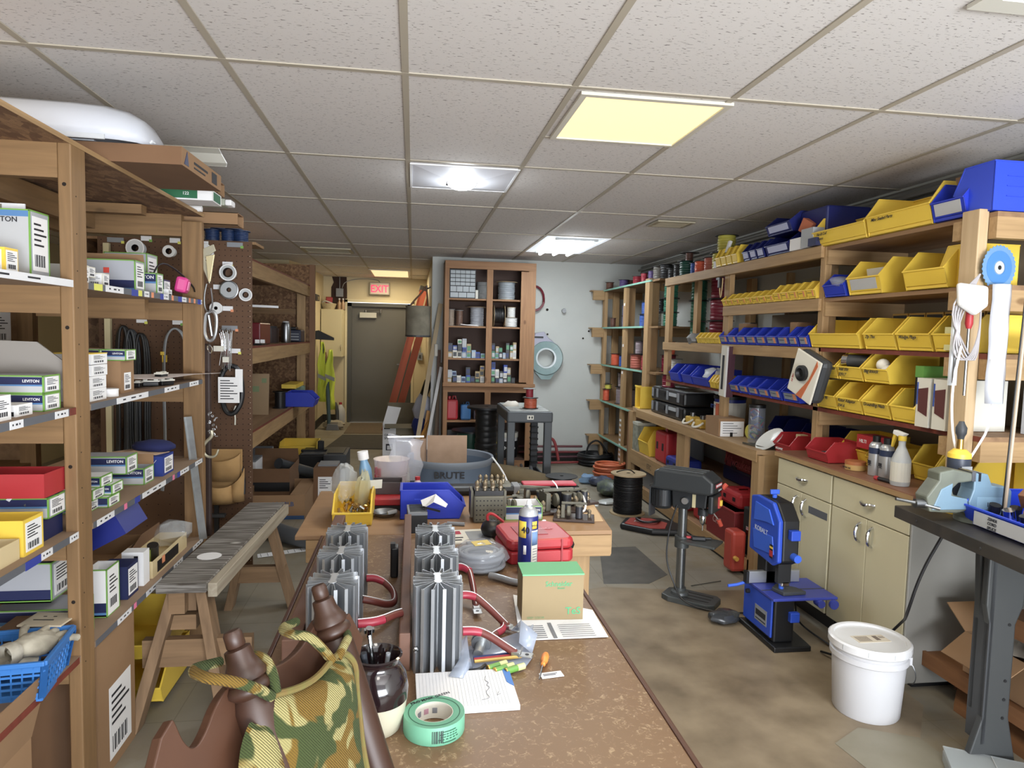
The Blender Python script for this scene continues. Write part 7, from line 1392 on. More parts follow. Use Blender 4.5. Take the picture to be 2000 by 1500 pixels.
# ================= LONG TABLES =================
LINO=mat('table_lino','#7a5b3d',.42,kind='scratch',c2='#bfa37a',scale=60,amt=.7,bump=.15); TWD=mat('table_edge','#5a3524',.5,kind='woody',c2='#3f2216',scale=10)
t=thing('work_table','long table with a worn reddish brown scratched top','table',(.1,1.9,0)); x0,x1,y0,y1=-.43,.43,-.775,.76
MB().box(x0,x1,y0,y1,.735,.76).build('tabletop',LINO,t,bevel=.003); MB().box(x0-.012,x0,y0,y1,.725,.762).build('edge_strip',TWD,t,bevel=.003); MB().box(x1,x1+.012,y0,y1,.725,.762).build('edge_strip',TWD,t,bevel=.003)
MB().box(x0+.04,x1-.04,y0+.04,y0+.07,.64,.735).box(x0+.04,x0+.07,y0+.07,y1-.05,.64,.735).box(x1-.07,x1-.04,y0+.07,y1-.05,.64,.735).build('apron',TWD,t)
for x in (x0+.07,x1-.07):
    for y in (y0+.07,y1-.08): MB().cbox(x,y,0,.06,.06,.735).build('leg',mat('table_leg','#6b4a34',.6),t)
PT=mat('plywood_top','#9f7a52',.6,kind='woodx',c2='#86623c',scale=5,amt=.6)
t=thing('work_table','plywood topped bench with a thick timber apron beyond the brown table','table',(.22,3.1,0)); 
MB().prism([(-.66,-.435),(.60,-.435),(.67,.32),(-.66,.32)],.742,.76,'z').build('tabletop',PT,t,bevel=.003); MB().box(-.62,.60,-.43,-.39,.65,.74).build('apron',LX,t,bevel=.004); MB().bar((.59,-.4,.695),(.64,.3,.695),.04,.09).build('apron',LY,t)
for x,y in ((.48,-.36),(-.55,-.36),(.53,.25),(-.55,.25)): MB().cbox(x,y,0,.09,.04,.74).cbox(x+.03,y+.03,0,.04,.04,.74).build('leg',LZ,t,bevel=.003)
MB().prism([(.53,-.3),(.6,-.3),(.665,.25),(.6,.25)],.7605,.7625,'z').build('pale_patch',mat('pale_ply','#c9a87c',.7),t)
# ---- heat sinks ----
HS=mat('heatsink_alu','#a9adb2',.42,metal=.75); HSB=mat('heatsink_bright','#d3d6d9',.35,metal=.7)
def fin(mb,x0,y0,x1,y1,th=.0016,tip=.004,z0=0,z1=.207):
    a=Vector((x0,y0,0)); b=Vector((x1,y1,0)); d=(b-a).normalized(); r=Vector((-d.y,d.x,0))*th/2; q=Vector((-d.y,d.x,0))*tip
    mb.prism([tuple((a-r)[:2]),tuple((a+r)[:2]),tuple((b+r)[:2]),tuple((b-r)[:2])],z0,z1,'z')
    mb.prism([tuple((b-q-d*.0008)[:2]),tuple((b-q+d*.0008)[:2]),tuple((b+q+d*.0008)[:2]),tuple((b+q-d*.0008)[:2])],z0,z1,'z')
def heatsink(label,x,y):
    t=thing('heat_sink',label,'heat sink',(x,y,.7605),0,'heat sinks on the brown table')
    mb=MB().use(HS).box(-.008,.008,.05,.105,0,.207)
    for tx,ty in ((-.052,.022),(-.036,.004),(-.013,.0),(.013,.0),(.036,.004),(.052,.022)): fin(mb,tx*.12,.052,tx,ty)
    for tx,ty in ((-.0565,.04),(.0565,.04),(-.0565,.064),(.0565,.064),(-.0565,.09),(.0565,.09)): fin(mb,0,.052+(ty-.052)*.25+.01,tx,ty)
    for tx,ty in ((-.05,.118),(-.034,.136),(-.012,.142),(.012,.142),(.034,.136),(.05,.118)): fin(mb,tx*.12,.1,tx,ty)
    mb.build('fins',None,t)
    MB().at(0,.052,.2072).cyl(.01,0,.001,12).at(0,.1,.2072).cyl(.01,0,.001,12).box(-.006,.006,-.048,0,0,.001).build('bright_core',HSB,t)
    MB().at(-.05,.02,.06,rx=R90).lathe([(.0,.0),(.007,0),(.007,.006),(.003,.008),(.003,.016)],6).build('bolt',STEEL,t)
    return t
hs=heatsink('finned aluminium heat sink, nearest of the right row',.066,1.525)
for x,y,l in ((.07,1.735,'middle of the right row'),(.073,1.94,'farthest of the right row'),(.074,2.13,'behind the right row'),(-.178,1.54,'nearest of the left row, behind the chair knob'),(-.182,1.75,'middle of the left row'),(-.184,1.955,'farthest of the left row'),(-.186,2.15,'behind the left row')):
    if 'behind the right' in l or 'behind the left' in l: continue
    dup(hs,(x,y,.7605),0,'finned aluminium heat sink, '+l)
RW=mat('rail_wood','#6d4a38',.6,kind='woody',c2='#5d4034',scale=10)
tag(MB().box(-.023,.003,1.56,2.62,.7605,.852).build('wooden_rail',RW,bevel=.003),'long reddish wooden rail left of the right heat sink row','rail')
tag(MB().box(-.285,-.245,1.55,2.62,.7605,.852).build('wooden_rail',RW,bevel=.003),'long reddish wooden rail left of the left heat sink row','rail')
CR_=mat('cable_crimson','#9c1f37',.4); CB=mat('cable_brown','#6b2f28',.45); 
def lead(label,pts,lug=None,split=.45,r=.0105):
    t=thing('power_lead',label,'cable',pts[0],0,'red power leads of the heat sinks'); o=Vector(pts[0]); P=[Vector(p)-o for p in pts]
    n=max(2,int(len(P)*split)); MB().tube(P[:n+1],r,9,smooth=2).build('red_sleeve',CR_,t,smooth=True,ang=80); MB().tube(P[n:],r*.9,9,smooth=2).build('brown_sleeve',CB,t,smooth=True,ang=80)
    MB().tube([p+Vector((0,0,.011)) for p in P],.0012,5,smooth=2).build('white_wire',WHITE,t,smooth=True)
    if lug:
        e=P[-1]; d=(P[-1]-P[-2]).normalized(); a=math.atan2(d.y,d.x); MB().at(e.x,e.y,e.z,a).box(-.01,.012,-.009,.009,-.006,.006).box(.012,.042,-.012,.012,-.002,.001).build('lug',mat('tin','#c6c8c9',.3,metal=.9),t,bevel=.001); MB().at(e.x,e.y,e.z,a).at(e.x+.028*math.cos(a),e.y+.028*math.sin(a),e.z+.001).cyl(.005,0,.0006,10).build('lug_hole',BLACK,t)
    return t
lead('red power lead curving between the middle and far left heat sinks',[(-.125,1.99,.83),(-.10,1.99,.83),(-.075,1.985,.82),(-.045,1.96,.80),(-.04,1.9,.79),(-.06,1.86,.80),(-.09,1.835,.82),(-.125,1.83,.83)],None,.3)
lead('red power lead from the nearest left heat sink to the wooden rail',[(-.12,1.605,.86),(-.085,1.61,.86),(-.06,1.625,.86),(-.035,1.65,.86),(-.018,1.66,.86)],None,.45)
lead('red power lead of the nearest right heat sink ending in a lug',[(.13,1.62,.825),(.155,1.62,.825),(.175,1.622,.82),(.2,1.615,.81),(.235,1.60,.79),(.258,1.59,.778)],True,.35)
lead('red power lead of the middle right heat sink ending in a lug',[(.13,1.81,.84),(.155,1.815,.84),(.18,1.81,.835),(.215,1.79,.81),(.24,1.77,.79),(.26,1.75,.775)],True,.35)
lead('red power lead of the far right heat sink bending down to a lug',[(.13,2.03,.84),(.155,2.03,.845),(.178,2.0,.84),(.185,1.95,.81),(.187,1.91,.785),(.188,1.885,.775)],True,.35)
lead('short orange-red lead looping on the table by the big bolt',[(.25,1.76,.775),(.245,1.73,.775),(.225,1.71,.775),(.21,1.69,.775)],None,.6,.009)
t=thing('bolt','large galvanised hex bolt with washers lying on the brown table','bolt',(.185,1.67,.785),0,None,(R90+.3,0,-.3)); MB().cyl(.022,0,.014,6).build('hex_head',GALV,t,bevel=.002); MB().cyl(.026,.014,.019,22).cyl(.024,.021,.027,22).build('washers',mat('zinc','#c8cbcc',.3,metal=.9),t,smooth=True); MB().cyl(.012,0,.06,14).build('shank',GALV,t,smooth=True)
# ---- near end of the table ----
BX=mat('box_olive','#93805a',.75,kind='noise',c2='#85724f',scale=3); GT=mat('box_green','#5fb27a',.6)
t=thing('carton','tan carton with a green top and green lettering near the table edge','box',(.395,1.86,.7605),-.02); MB().box(-.086,.086,-.05,.05,0,.13).build('body',BX,t); MB().box(-.087,.087,-.052,.051,.129,.133).build('green_top',GT,t); GI=mat('green_ink','#3fa06a',.6)
lettering(t,'Schneider',.020,(-.022,-.0506,.098),FR,GI,sx=.95); lettering(t,'Electric',.007,(.012,-.0506,.09),FR,GI); lettering(t,'TeS',.028,(.036,-.0506,.018),FR,GI); lettering(t,'GREY COLOR',.008,(-.072,-.0506,.007),FR,mat('ink_olive','#6f8a5a',.6))
t=thing('paper_sheets','white printed form sheets under the tan carton','paper'); MB().add([(.285,1.692,.7615),(.52,1.69,.763),(.525,1.87,.7615),(.31,1.99,.767)],[(0,1,2,3)]).build('sheet',WHITE,t,solid=.001)
mb=MB()
for i in range(7): mb.box(.31,.36,1.70+.012*i,1.704+.012*i,.7630,.7634).box(.40,.49,1.70+.012*i,1.702+.012*i,.764,.7644)
mb.box(.375,.385,1.695,1.79,.7632,.7637); mb.build('print_lines',GREYINK,t)
t=thing('note_pad','white lined note pad with a blue corner on the brown table','note pad',(.125,1.445,.7605),.02); MB().box(-.108,.108,-.078,.082,0,.012).build('pages',WHITE,t,bevel=.001); mb=MB()
for i in range(26): mb.box(-.1+.0075*i,-.0996+.0075*i,-.07,.078,.0122,.0125)
mb.build('ruled_lines',mat('rule','#b9bfc9',.7),t); MB().prism([(.092,.082),(.108,.082),(.108,.0),(.1,.01),(.094,.02)],.0122,.0135,'z').build('blue_corner',mat('pad_blue','#3f7fd0',.5),t)
for k,s_ in enumerate(('BORDER','STATES')): lettering(t,s_,.011,(-.085+.013*k,-.03,.0128),(0,0,-R90),INK,ext=.0002)
MB().tube([(.05,.05,.0128),(.045,.03,.0128),(.055,.02,.0128),(.045,.01,.0128),(.055,.0,.0128),(.04,-.02,.0128),(.05,-.045,.0128),(.03,-.05,.0128)],.0005,4,smooth=2).tube([(.07,-.02,.0128),(.065,-.035,.0128),(.072,-.03,.0128)],.0005,4).build('pencil_sketch',GREYINK,t)
# tape roll
TG=mat('tape_green','#63a888',.5); 
t=thing('tape_roll','roll of green masking tape lying on the brown table','tape',(.052,1.32,.7605),.3); MB().lathe([(.0365,.002),(.0605,0),(.0612,.002),(.0612,.034),(.0605,.036),(.0385,.036),(.0365,.034)],44,False).build('tape_body',TG,t,smooth=True); MB().lathe([(.0365,.001),(.0378,.001),(.0378,.0355),(.0365,.0355),(.0365,.001)],40,False).build('card_core',OFFW,t,smooth=True)
MB().lathe([(.05,.0362),(.052,.0363)],40,False).build('ring_print',mat('tape_print','#2b5f49',.5),t)
lettering(t,'PRO MASK GREEN',.011,(-.035,.040,.0364),(0,0,.15),INK,ext=.0002)
for k in range(7): a=-1.95+.055*k; MB().at(.0615*math.cos(a),.0615*math.sin(a),.006,a).box(-.0004,.0004,-.0009,.0006+.0004*(k%3),0,.024).build('barcode_bar',INK,t)
for k,(w,z) in enumerate(((.03,.026),(.04,.021),(.038,.016),(.046,.011),(.03,.005))):
    n=6; mb=MB()
    for i in range(n):
        a=-1.35+(i-n/2)*w/n/.0613; mb.at(.0614*math.cos(a),.0614*math.sin(a),z,a).box(-.0003,.0004,-.0025,.0022,0,.002)
    mb.build('side_print',mat('tape_print','#2b5f49'),t)
for k in range(4): a=1.2+.5*k; MB().at(.0364*math.cos(a),.0364*math.sin(a),.012,a).box(-.001,.0,-.005,.005,0,.011).build('core_print',mat('core_pink','#b98a9a',.5) if k%2 else GREYINK,t)
# stoneware jar with pens
t=thing('stoneware_jar','brown and cream glazed stoneware jar full of pens','jar',(-.062,1.335,.7605)); JB=mat('jar_brown','#1d1114',.12,coat=.6); JC=mat('jar_cream','#b9b49c',.3,coat=.4)
MB().lathe([(0,.0),(.043,0),(.047,.004),(.056,.035),(.061,.065)],40).build('cream_base',JC,t,smooth=True); MB().lathe([(.061,.065),(.0625,.085),(.058,.112),(.048,.128),(.043,.136),(.045,.146),(.05,.152),(.046,.154),(.04,.146),(.038,.125),(.03,.1)],40,False).build('brown_shoulder',JB,t,smooth=True,ang=70)
pens=[((-.02,.0,.06),(-.045,.01,.178),.0055,BLACK,'black pen'),((-.01,-.01,.06),(-.025,-.02,.165),.006,mat('pen_dark','#2d3138',.4),'dark marker pen'),((.0,.01,.06),(-.018,.03,.185),.0045,CHROME,'chrome ratchet handle'),((.012,.0,.06),(.022,-.01,.158),.0045,MGREY,'grey pen'),((-.015,-.01,.06),(-.048,-.02,.16),.005,RED,'red and black pen')]
for a,b_,r,m,l in pens: tag(MB().at(-.062,1.335,.7605).tube([a,b_],r,10).build('pen',m,smooth=True),'%s standing in the stoneware jar'%l,'pen','pens in the stoneware jar')
tag(MB().at(-.062,1.335,.7605).at(-.08,1.365,.945,.3,.3).cyl(.007,-.008,.01,12).cbox(0,0,.0,.02,.008,.008).build('ratchet_head',CHROME,smooth=True),'chrome ratchet head leaning over the jar rim','ratchet')
# plastic blister with pencils
t=thing('blister_tray','clear bent plastic blister tray holding pencils and batteries','plastic tray'); BL=mat('blister_clear','#b9c6dc',.15,alpha=.5,spec=.8)
MB().sheet([[(.13,1.53,.762),(.2,1.515,.762),(.27,1.54,.762),(.3,1.59,.766)],[(.13,1.6,.762),(.2,1.62,.762),(.27,1.64,.764),(.31,1.66,.78)],[(.14,1.66,.765),(.21,1.68,.768),(.28,1.70,.78),(.32,1.70,.80)]]).build('tray_body',BL,t,smooth=True,solid=.0015)
MB().sheet([[(.09,1.50,.775),(.12,1.49,.774),(.14,1.51,.764)],[(.115,1.54,.79),(.14,1.54,.80),(.15,1.56,.765)],[(.12,1.61,.80),(.14,1.62,.815),(.145,1.63,.765)]]).build('curled_end',BL,t,smooth=True,solid=.0015); MB().sheet([[(.27,1.62,.79),(.3,1.6,.77)],[(.28,1.66,.83),(.32,1.64,.80)],[(.26,1.69,.79),(.3,1.72,.775)]]).build('raised_flap',BL,t,smooth=True,solid=.0015)
for k,(c,y,tip) in enumerate(((mat('pencil_blue','#26336e',.4),1.615,BLACK),(RED,1.602,RED),(mat('pencil_yellow','#cfa94a',.5),1.588,mat('pencil_wood','#c9a06a',.6)))):
    t=thing('pencil','%s pencil in the clear blister tray'%['dark blue','red','yellow'][k],'pencil',(.155,y-.02,.769+.002*k),.13); MB().tube([(0,0,0),(.115,0,0)],.004,6).build('barrel',c,t); MB().at(.115,0,0,ry=R90).cyl(.004,0,.014,6,r2=.0008).build('point',tip,t)
for k,(x,y) in enumerate(((.185,1.535),(.2,1.522),(.225,1.517))):
    t=thing('battery','green and pale yellow battery in the blister tray, %s of three'%['left','middle','right'][k],'battery',(x,y,.7715),0,'batteries in the blister tray',(0,R90,.45)); MB().cyl(.0075,0,.03,14).build('body',mat('battery_green','#5f9a35',.35),t,smooth=True); MB().cyl(.0076,.03,.05,14).build('yellow_end',mat('battery_pale','#cfd58a',.35),t,smooth=True); MB().cyl(.0076,.0,-.003,14).build('gold_end',mat('brass','#c59a45'),t,smooth=True)
tag(MB().tube([(.14,1.535,.768),(.165,1.53,.772),(.18,1.555,.77)],.004,8,smooth=2).build('pen_clip',BLACK,smooth=True),'black pen cap pieces in the blister tray','pen')
t=thing('screwdriver','small screwdriver with a bright orange handle on the table','screwdriver',(.296,1.48,.768),1.25); MB().tube([(0,0,0),(.065,0,.004)],.0018,6).build('shaft',STEEL,t); MB().at(.06,0,.004,ry=R90).lathe([(.003,0),(.006,.004),(.005,.012),(.009,.02),(.0095,.045),(.007,.055),(0,.058)],14).build('handle',mat('handle_orange','#f08a1e',.35),t,smooth=True)
tag(MB().at(.33,1.508,.7612,.15).box(-.027,.027,-.012,.012,0,.002).use(GREYINK).box(-.02,.01,-.004,.0,.002,.0024).box(-.02,.015,.002,.005,.002,.0024).build('desiccant_packet',WHITE),'small white silica packet beside the screwdriver','packet')
# ---- middle ----
t=thing('spray_can','tall blue and yellow lubricant spray can with a silver dome','spray can',(.388,2.2,.7605)); CBL=mat('spray_blue','#15206e',.35)
MB().lathe([(0,0),(.031,0),(.033,.004),(.033,.19),(.031,.194)],30).build('body',CBL,t,smooth=True); MB().lathe([(.031,.194),(.033,.197),(.029,.212),(.018,.222),(.012,.224),(.012,.23)],28).build('dome',mat('can_silver','#b9bcc0'),t,smooth=True); MB().at(0,0,.228).lathe([(.008,0),(.008,.012),(.005,.018)],14).build('nozzle',WHITE,t,smooth=True)
def wrap(name,a0,a1,z0,z1,m,par,R=.0334,n=7):
    g=[[(R*math.cos(a0+(a1-a0)*i/n),R*math.sin(a0+(a1-a0)*i/n),z) for i in range(n+1)] for z in (z0,z1)]
    return MB().sheet(g).build(name,m,par,smooth=True,solid=.0004)
wrap('yellow_shield',-2.9,-1.95,.125,.18,YEL,t); wrap('white_panel',-1.4,-.5,.01,.15,OFFW,t); wrap('yellow_badge',-1.35,-.75,.155,.18,YEL,t,.0336); wrap('picture_panel',-1.35,-.6,.1,.145,mat('panel_blue','#6f93c4',.4),t,.0338); wrap('white_stripe',-2.2,-1.9,.07,.1,WHITE,t)
lettering(t,'40',.03,(-.027,-.024,.142),(R90,0,-.6),INK,ext=.0006); lettering(t,'WD-40',.008,(.006,-.0345,.164),(R90,0,.4),NAVY)
mb=MB()
for i in range(9): a=-.98; mb.at(.0339*math.cos(a),.0339*math.sin(a),.015+.009*i,a).box(-.0002,.0003,-.009,.008,0,.0025)
mb.build('panel_text',GREYINK,t)
t=thing('tool_case','red hard plastic tool case lying on the plywood bench','case',(.45,2.40,.7605),.1); MB().prism([(-.12,-.12),(.095,-.12),(.11,-.1),(.11,.08),(.08,.12),(-.1,.12),(-.13,.09),(-.13,-.09)],0,.045,'z').build('lower_shell',RED,t,bevel=.008); MB().prism([(-.12,-.12),(.095,-.12),(.11,-.1),(.11,.08),(.08,.12),(-.1,.12),(-.13,.09),(-.13,-.09)],.047,.085,'z').build('upper_shell',RED,t,bevel=.012)
MB().box(.06,.066,-.123,-.12,.0,.085).box(-.08,.03,-.06,.05,.0845,.087).build('ribs',mat('red_rib','#9b1a24',.4),t); MB().tube([(.1,-.05,.03),(.135,-.03,.03),(.135,.03,.03),(.1,.05,.03)],.011,8,smooth=1).build('handle',BLACK,t,smooth=True); lettering(t,'Milwaukee',.02,(-.02,.0,.0872),(0,0,.0),mat('print_rose','#d58a90',.5),shear=.3)
t=thing('cable_coil_bag','grey cable coil wrapped in a clear bag with a yellow slip','cable',(.235,2.25,.7605))
MB().coil(.07,.008,6,.055,28,8,.006).coil(.052,.008,5,.05,26,8,.006).build('cable_coil',mat('cable_grey','#8f959e',.4),t,smooth=True,ang=80); MB().at(0,0,.045).blob(.095,.1,.05,20,10,.07,12).build('clear_bag',mat('bag_clear2','#c3cad6',.12,alpha=.3,spec=.9),t,smooth=True,ang=60); MB().at(.0,-.02,.093,.3,.08).cbox(0,0,0,.06,.04,.001).build('yellow_slip',mat('slip_yellow','#cdb34a',.6),t)
tag(MB().tube([(.255,2.14,.775),(.285,2.12,.774),(.325,2.08,.772),(.36,2.07,.772)],.011,12,smooth=1).build('marker_pen',mat('marker_silver','#9fa2a6',.3,metal=.5),smooth=True),'thick silver marker pen lying on the brown table','marker')
t=thing('magazine','magazine with white and red cover lying by the red case','magazine',(.22,2.6,.7605),.1); MB().box(-.08,.09,-.08,.09,0,.006).build('pages',OFFW,t); MB().box(-.07,-.02,.03,.07,.006,.007).use(mat('mag_grey','#8d9196',.5)).box(.0,.08,-.06,.06,.006,.007).use(INK).box(-.07,-.03,-.05,-.04,.006,.007).box(-.07,-.02,-.02,-.01,.006,.007).build('cover_print',RED,t)
tag(MB().at(.24,2.5,.7605,.2).box(-.03,.06,-.02,.02,0,.012).build('metal_bracket',MGREY,bevel=.002),'small grey metal bracket before the magazine','bracket')
t=thing('power_supply','black and grey power supply block behind the right heat sinks','power supply',(.025,2.74,.7605),.05); MB().cbox(0,0,0,.075,.14,.07).build('body',BLACK,t); MB().cbox(0,0,.07,.076,.13,.012).build('finned_top',MGREY,t); mb=MB()
for i in range(6): mb.cbox(0,-.05+.02*i,.082,.06,.004,.004)
mb.build('fins',DGREY,t)
tag(MB().at(.09,2.74,.85).sheet([[(-.04,-.03,0),(.0,-.05,.03),(.05,-.02,.0)],[(-.05,.02,.02),(.01,.02,.045),(.06,.03,.0)],[(-.02,.05,.0),(.02,.06,.02),(.05,.05,.0)]]).build('paper_tissue',WHITE,solid=.002),'crumpled white papers on the black power supply','paper')
tag(MB().at(.07,2.7,.835,.6,.0,.35).box(-.03,.05,-.008,.008,.012,.02).build('test_lead',BLACK),'black and white lead among the crumpled papers','lead')
tag(MB().at(.19,2.78,.768,.0,.0,0).tube([(-.04,0,0),(.03,-.02,0)],.008,8).build('marker_pen',MGREY,smooth=True),'grey pen near the blue bin on the plywood bench','marker')
t=thing('clamp','black wall clip standing on the table left of the wooden rail','clip',(-.05,2.2,.7605)); MB().cbox(0,0,0,.025,.05,.1).build('clip_body',BLACK,t,bevel=.006); MB().cbox(-.005,-.02,.1,.015,.02,.015).build('clip_tip',BLACK,t)
# ---- plywood bench things ----
b=storage_bin('yellow bin full of clear bags of fittings on the plywood bench',(-.235,3.08,.7605),.155,.31,.12,YEL,rz=0,front=.48)
mb=MB(); rd=random.Random(8)
for k in range(34): mb.at(rd.uniform(-.06,.06),rd.uniform(-.26,-.03),rd.uniform(.02,.06),rd.uniform(0,6),rd.uniform(-1,1)).use([mat('brass','#c59a45'),STEEL,mat('amber_bit','#8a6a35',.3)][k%3]).cyl(.006,0,.022,8)
loose(mb.build('fittings',None,b),'brass and steel fittings heaped in the yellow bench bin','fittings',None,'stuff')
loose(MB().at(-.05,-.1,.14).blob(.05,.06,.08,14,8,.22,3).build('clear_bag',CLEAR,b,smooth=True),'clear plastic bag bulging from the left of the yellow bench bin','bag')
loose(MB().at(.03,-.16,.10,.2,.5).blob(.03,.03,.12,14,8,.22,5).build('clear_bag',mat('bag_yellowish','#d3cfa8',.2,alpha=.5),b,smooth=True),'long yellowish clear bag standing in the yellow bench bin','bag')
loose(MB().at(.08,-.1,.11,.3,.2).cbox(0,0,0,.06,.002,.04).build('paper_tag',OFFW,b),'white paper tag lying across the yellow bench bin corner','tag')
t=storage_bin('large blue bin lying sideways to the camera on the plywood bench',(-.045,2.95,.7605),.155,.27,.125,BLUE,rz=R90,front=.45)
mb=MB()
for z in (.05,.085): mb.box(-.0795,-.078,-.17,-.06,z,z+.003)
mb.build('ribs',mat('rim_blue','#3a55e0',.3),t)
t=thing('dish','shallow steel dish with small fittings on the plywood bench','dish',(-.108,2.93,.7605)); MB().lathe([(0,.002),(.035,.002),(.055,.02),(.057,.022),(.052,.018),(.03,.004)],28,False).build('dish_body',STEEL,t,smooth=True); MB().at(.01,0,.012,.3,.0,1.4).cyl(.01,0,.04,10).build('fitting',LGREY,t,smooth=True)
t=thing('tray','small red organiser tray behind the steel dish','tray',(-.105,3.12,.7605)); MB().cbox(0,0,0,.13,.2,.022).build('black_base',BLACK,t); MB().cbox(0,0,.022,.125,.19,.03).build('red_body',RED,t,bevel=.004)
t=thing('tray','dark brown open plastic box on the red organiser tray','box',(-.105,3.17,.8135)); open_faces(MB().at(-.07,-.06,0),.135,.11,.055).build('body',mat('dark_brown_plastic','#4a4142',.4),t,bevel=.004)
t=thing('plastic_pitcher','milky clear plastic pitcher with a white cap on the plywood bench','pitcher',(-.095,3.34,.7605)); MB().lathe([(.0,.0),(.065,0),(.085,.17),(.088,.175)],28).build('pitcher_body',mat('pitcher_clear','#d8ccd6',.2,alpha=.38),t,smooth=True); MB().lathe([(.08,.1),(.081,.102)],24,False).build('fill_line',LGREY,t)
t=thing('bottle','blue and white bottle leaning beside the clear pitcher','bottle',(-.205,3.36,.7605),0,None,(0,-.15,0)); MB().lathe([(0,0),(.03,0),(.03,.12),(.018,.16),(.018,.17)],18).build('body',mat('bottle_lblue','#7fb0d8',.3),t,smooth=True); MB().at(0,0,.17).cyl(.026,0,.04,16).build('cap',WHITE,t,smooth=True)
tag(MB().at(-.17,3.36,.7605).cyl(.008,0,.13,8).at(-.155,3.37,.7605).cyl(.008,0,.12,8).build('pliers',RED,smooth=True),'red handled pliers standing behind the yellow bin','pliers')
t=thing('zip_bag','large clear zip bag standing on the plywood bench','bag',(-.03,3.41,.7605),.1); MB().sheet([[(-.08+.16*j/4+.01*math.sin(i*2+j),.012*math.sin(j*2.1+i*1.4),.05+.04*i+.01*(j if i==6 else 0)*-1) for j in range(5)] for i in range(7)]).build('bag_film',mat('zip_clear','#cfd2dc',.12,alpha=.32,spec=.9),t,smooth=True,ang=60,solid=.004); MB().box(-.09,.09,-.012,.006,.27,.276).build('zip_seal',WHITE,t)
tag(MB().at(.03,3.2,.7605).lathe([(0,0),(.03,0),(.035,.06),(.015,.09),(.01,.1)],16).use(RED).cyl(.012,.1,.115,10).build('glue_bottle',mat('pinkish_clear','#d8c2c8',.3),smooth=True),'small white bottle with a red tip behind the blue bin','bottle')
# resistor box
MET=mat('old_metal','#6d6a5c',.55,metal=.4,kind='noise',c2='#4b4a42',scale=14); BRS=mat('old_brass','#8f836d',.4,metal=.7)
def terminal(mb,x,y,z,s=1): mb.at(x,y,z).lathe([(.006*s,0),(.006*s,.006*s),(.0085*s,.008*s),(.0085*s,.014*s),(.006*s,.016*s),(.008*s,.02*s),(.008*s,.026*s),(.005*s,.03*s),(.0,.034*s)],10)
t=thing('resistor_box','old perforated metal resistor box with brass terminals','resistor box',(.325,2.87,.7605)); MB().box(-.065,.065,-.07,.06,0,.115).build('perforated_body',MET,t,bevel=.008); mb=MB()
for i in range(8):
    for j in range(5): mb.at(-.052+.015*i,-.0705,.015+.02*j,rx=R90).cyl(.003,0,.0008,8)
mb.build('vent_holes',BLACK,t); MB().box(-.06,.06,-.065,.055,.115,.135).build('black_top',BLACK,t); mb=MB()
for i in range(4): terminal(mb,-.05+.033*i,-.05,.135,1.3)
for i in range(5): terminal(mb,-.03+.025*i,.03,.15,1.1)
mb.build('terminals',BRS,t,smooth=True); MB().box(-.02,.1,.0,.07,.137,.15).build('upper_plate',MET,t)
MB().box(-.075,-.065,-.05,.05,.02,.13).box(.065,.075,-.05,.05,.02,.13).build('end_bracket',MET,t)
t=thing('tool_strap','black strap with red edging beside the resistor box','strap',(.34,2.60,.7605)); MB().tube([(.02,0,.06),(-.03,0,.1),(-.05,0,.08),(-.02,0,.03)],.006,6,smooth=2).build('red_edging',RED,t,smooth=True); MB().at(-.03,0,.035).blob(.04,.05,.035,14,8,.05,2).build('black_body',BLACK,t,smooth=True)
levi('white and navy green-edged open carton on the plywood bench',.56,2.84,.7605,.16,.13,.06,opened=True,band=(.5,.92),body=WHITE)
def relay(label,x,y,s=1,rz=0,board=None):
    t=thing('telegraph_relay',label,'relay',(x,y,.7605),rz)
    MB().prism([(-.08*s,-.05*s),(.08*s,-.05*s),(.08*s,.05*s),(-.08*s,.05*s)],0,.012,'z').build('wooden_base',mat('relay_base','#3c2c26' if board is None else board,.5),t,bevel=.003)
    for k in (-1,1): MB().at(.02*s,.02*k*s,.014).cyl(.014*s,0,.045*s,14).build('coil',mat('coil_dark','#2f3138',.4),t,smooth=True); MB().at(.02*s,.02*k*s,.014+.045*s).cyl(.016*s,0,.005,14).build('coil_cap',MET,t,smooth=True)
    mb=MB(); terminal(mb,-.06*s,-.03*s,.012,s); terminal(mb,-.06*s,.03*s,.012,s); terminal(mb,.06*s,.0,.012,s); mb.build('terminals',BRS,t,smooth=True)
    MB().box(-.05*s,-.035*s,-.03*s,.03*s,.012,.06*s).box(-.05*s,.05*s,-.006*s,.006*s,.06*s,.068*s).build('frame',MET,t,bevel=.002)
    mb=MB().at(-.02*s,-.03*s,.04*s,ry=R90).lathe([(.012*s,-.01),(.02*s,-.006),(.02*s,.006),(.012*s,.01)],16); mb.build('wheel',MET,t,smooth=True)
relay('old brass relay on a dark wooden board at the bench corner',.70,2.84,1.1,-.25)
relay('tall old relay with two dark coils behind the corner one',.66,2.99,1.5,.2,'#6b4636')
relay('small old relay by the white carton',.46,3.0,1.0,.4)
relay('old relay in the middle of the pile beyond the white carton',.57,3.07,1.4,-.3)
relay('old relay at the far end of the plywood bench',.78,3.1,1.1,.5)
tag(MB().tube([(.66,2.99,.85),(.65,2.98,.88),(.63,2.98,.90)],.003,6,smooth=2).build('white_wire',WHITE,smooth=True),'white wire stub curling above the tall relay','wire')
tag(MB().tube([(.83,3.28,.79),(.80,3.1,.81),(.79,2.98,.79),(.77,2.93,.77),(.75,2.94,.765)],.005,7,smooth=2).build('white_cord',WHITE,smooth=True),'white curved cord hanging at the far bench corner','cord')
tag(MB().at(.56,2.8,.766).blob(.012,.01,.006,8,5,.3,1).build('paper_scrap',WHITE),'tiny white scrap on the plywood bench','paper')
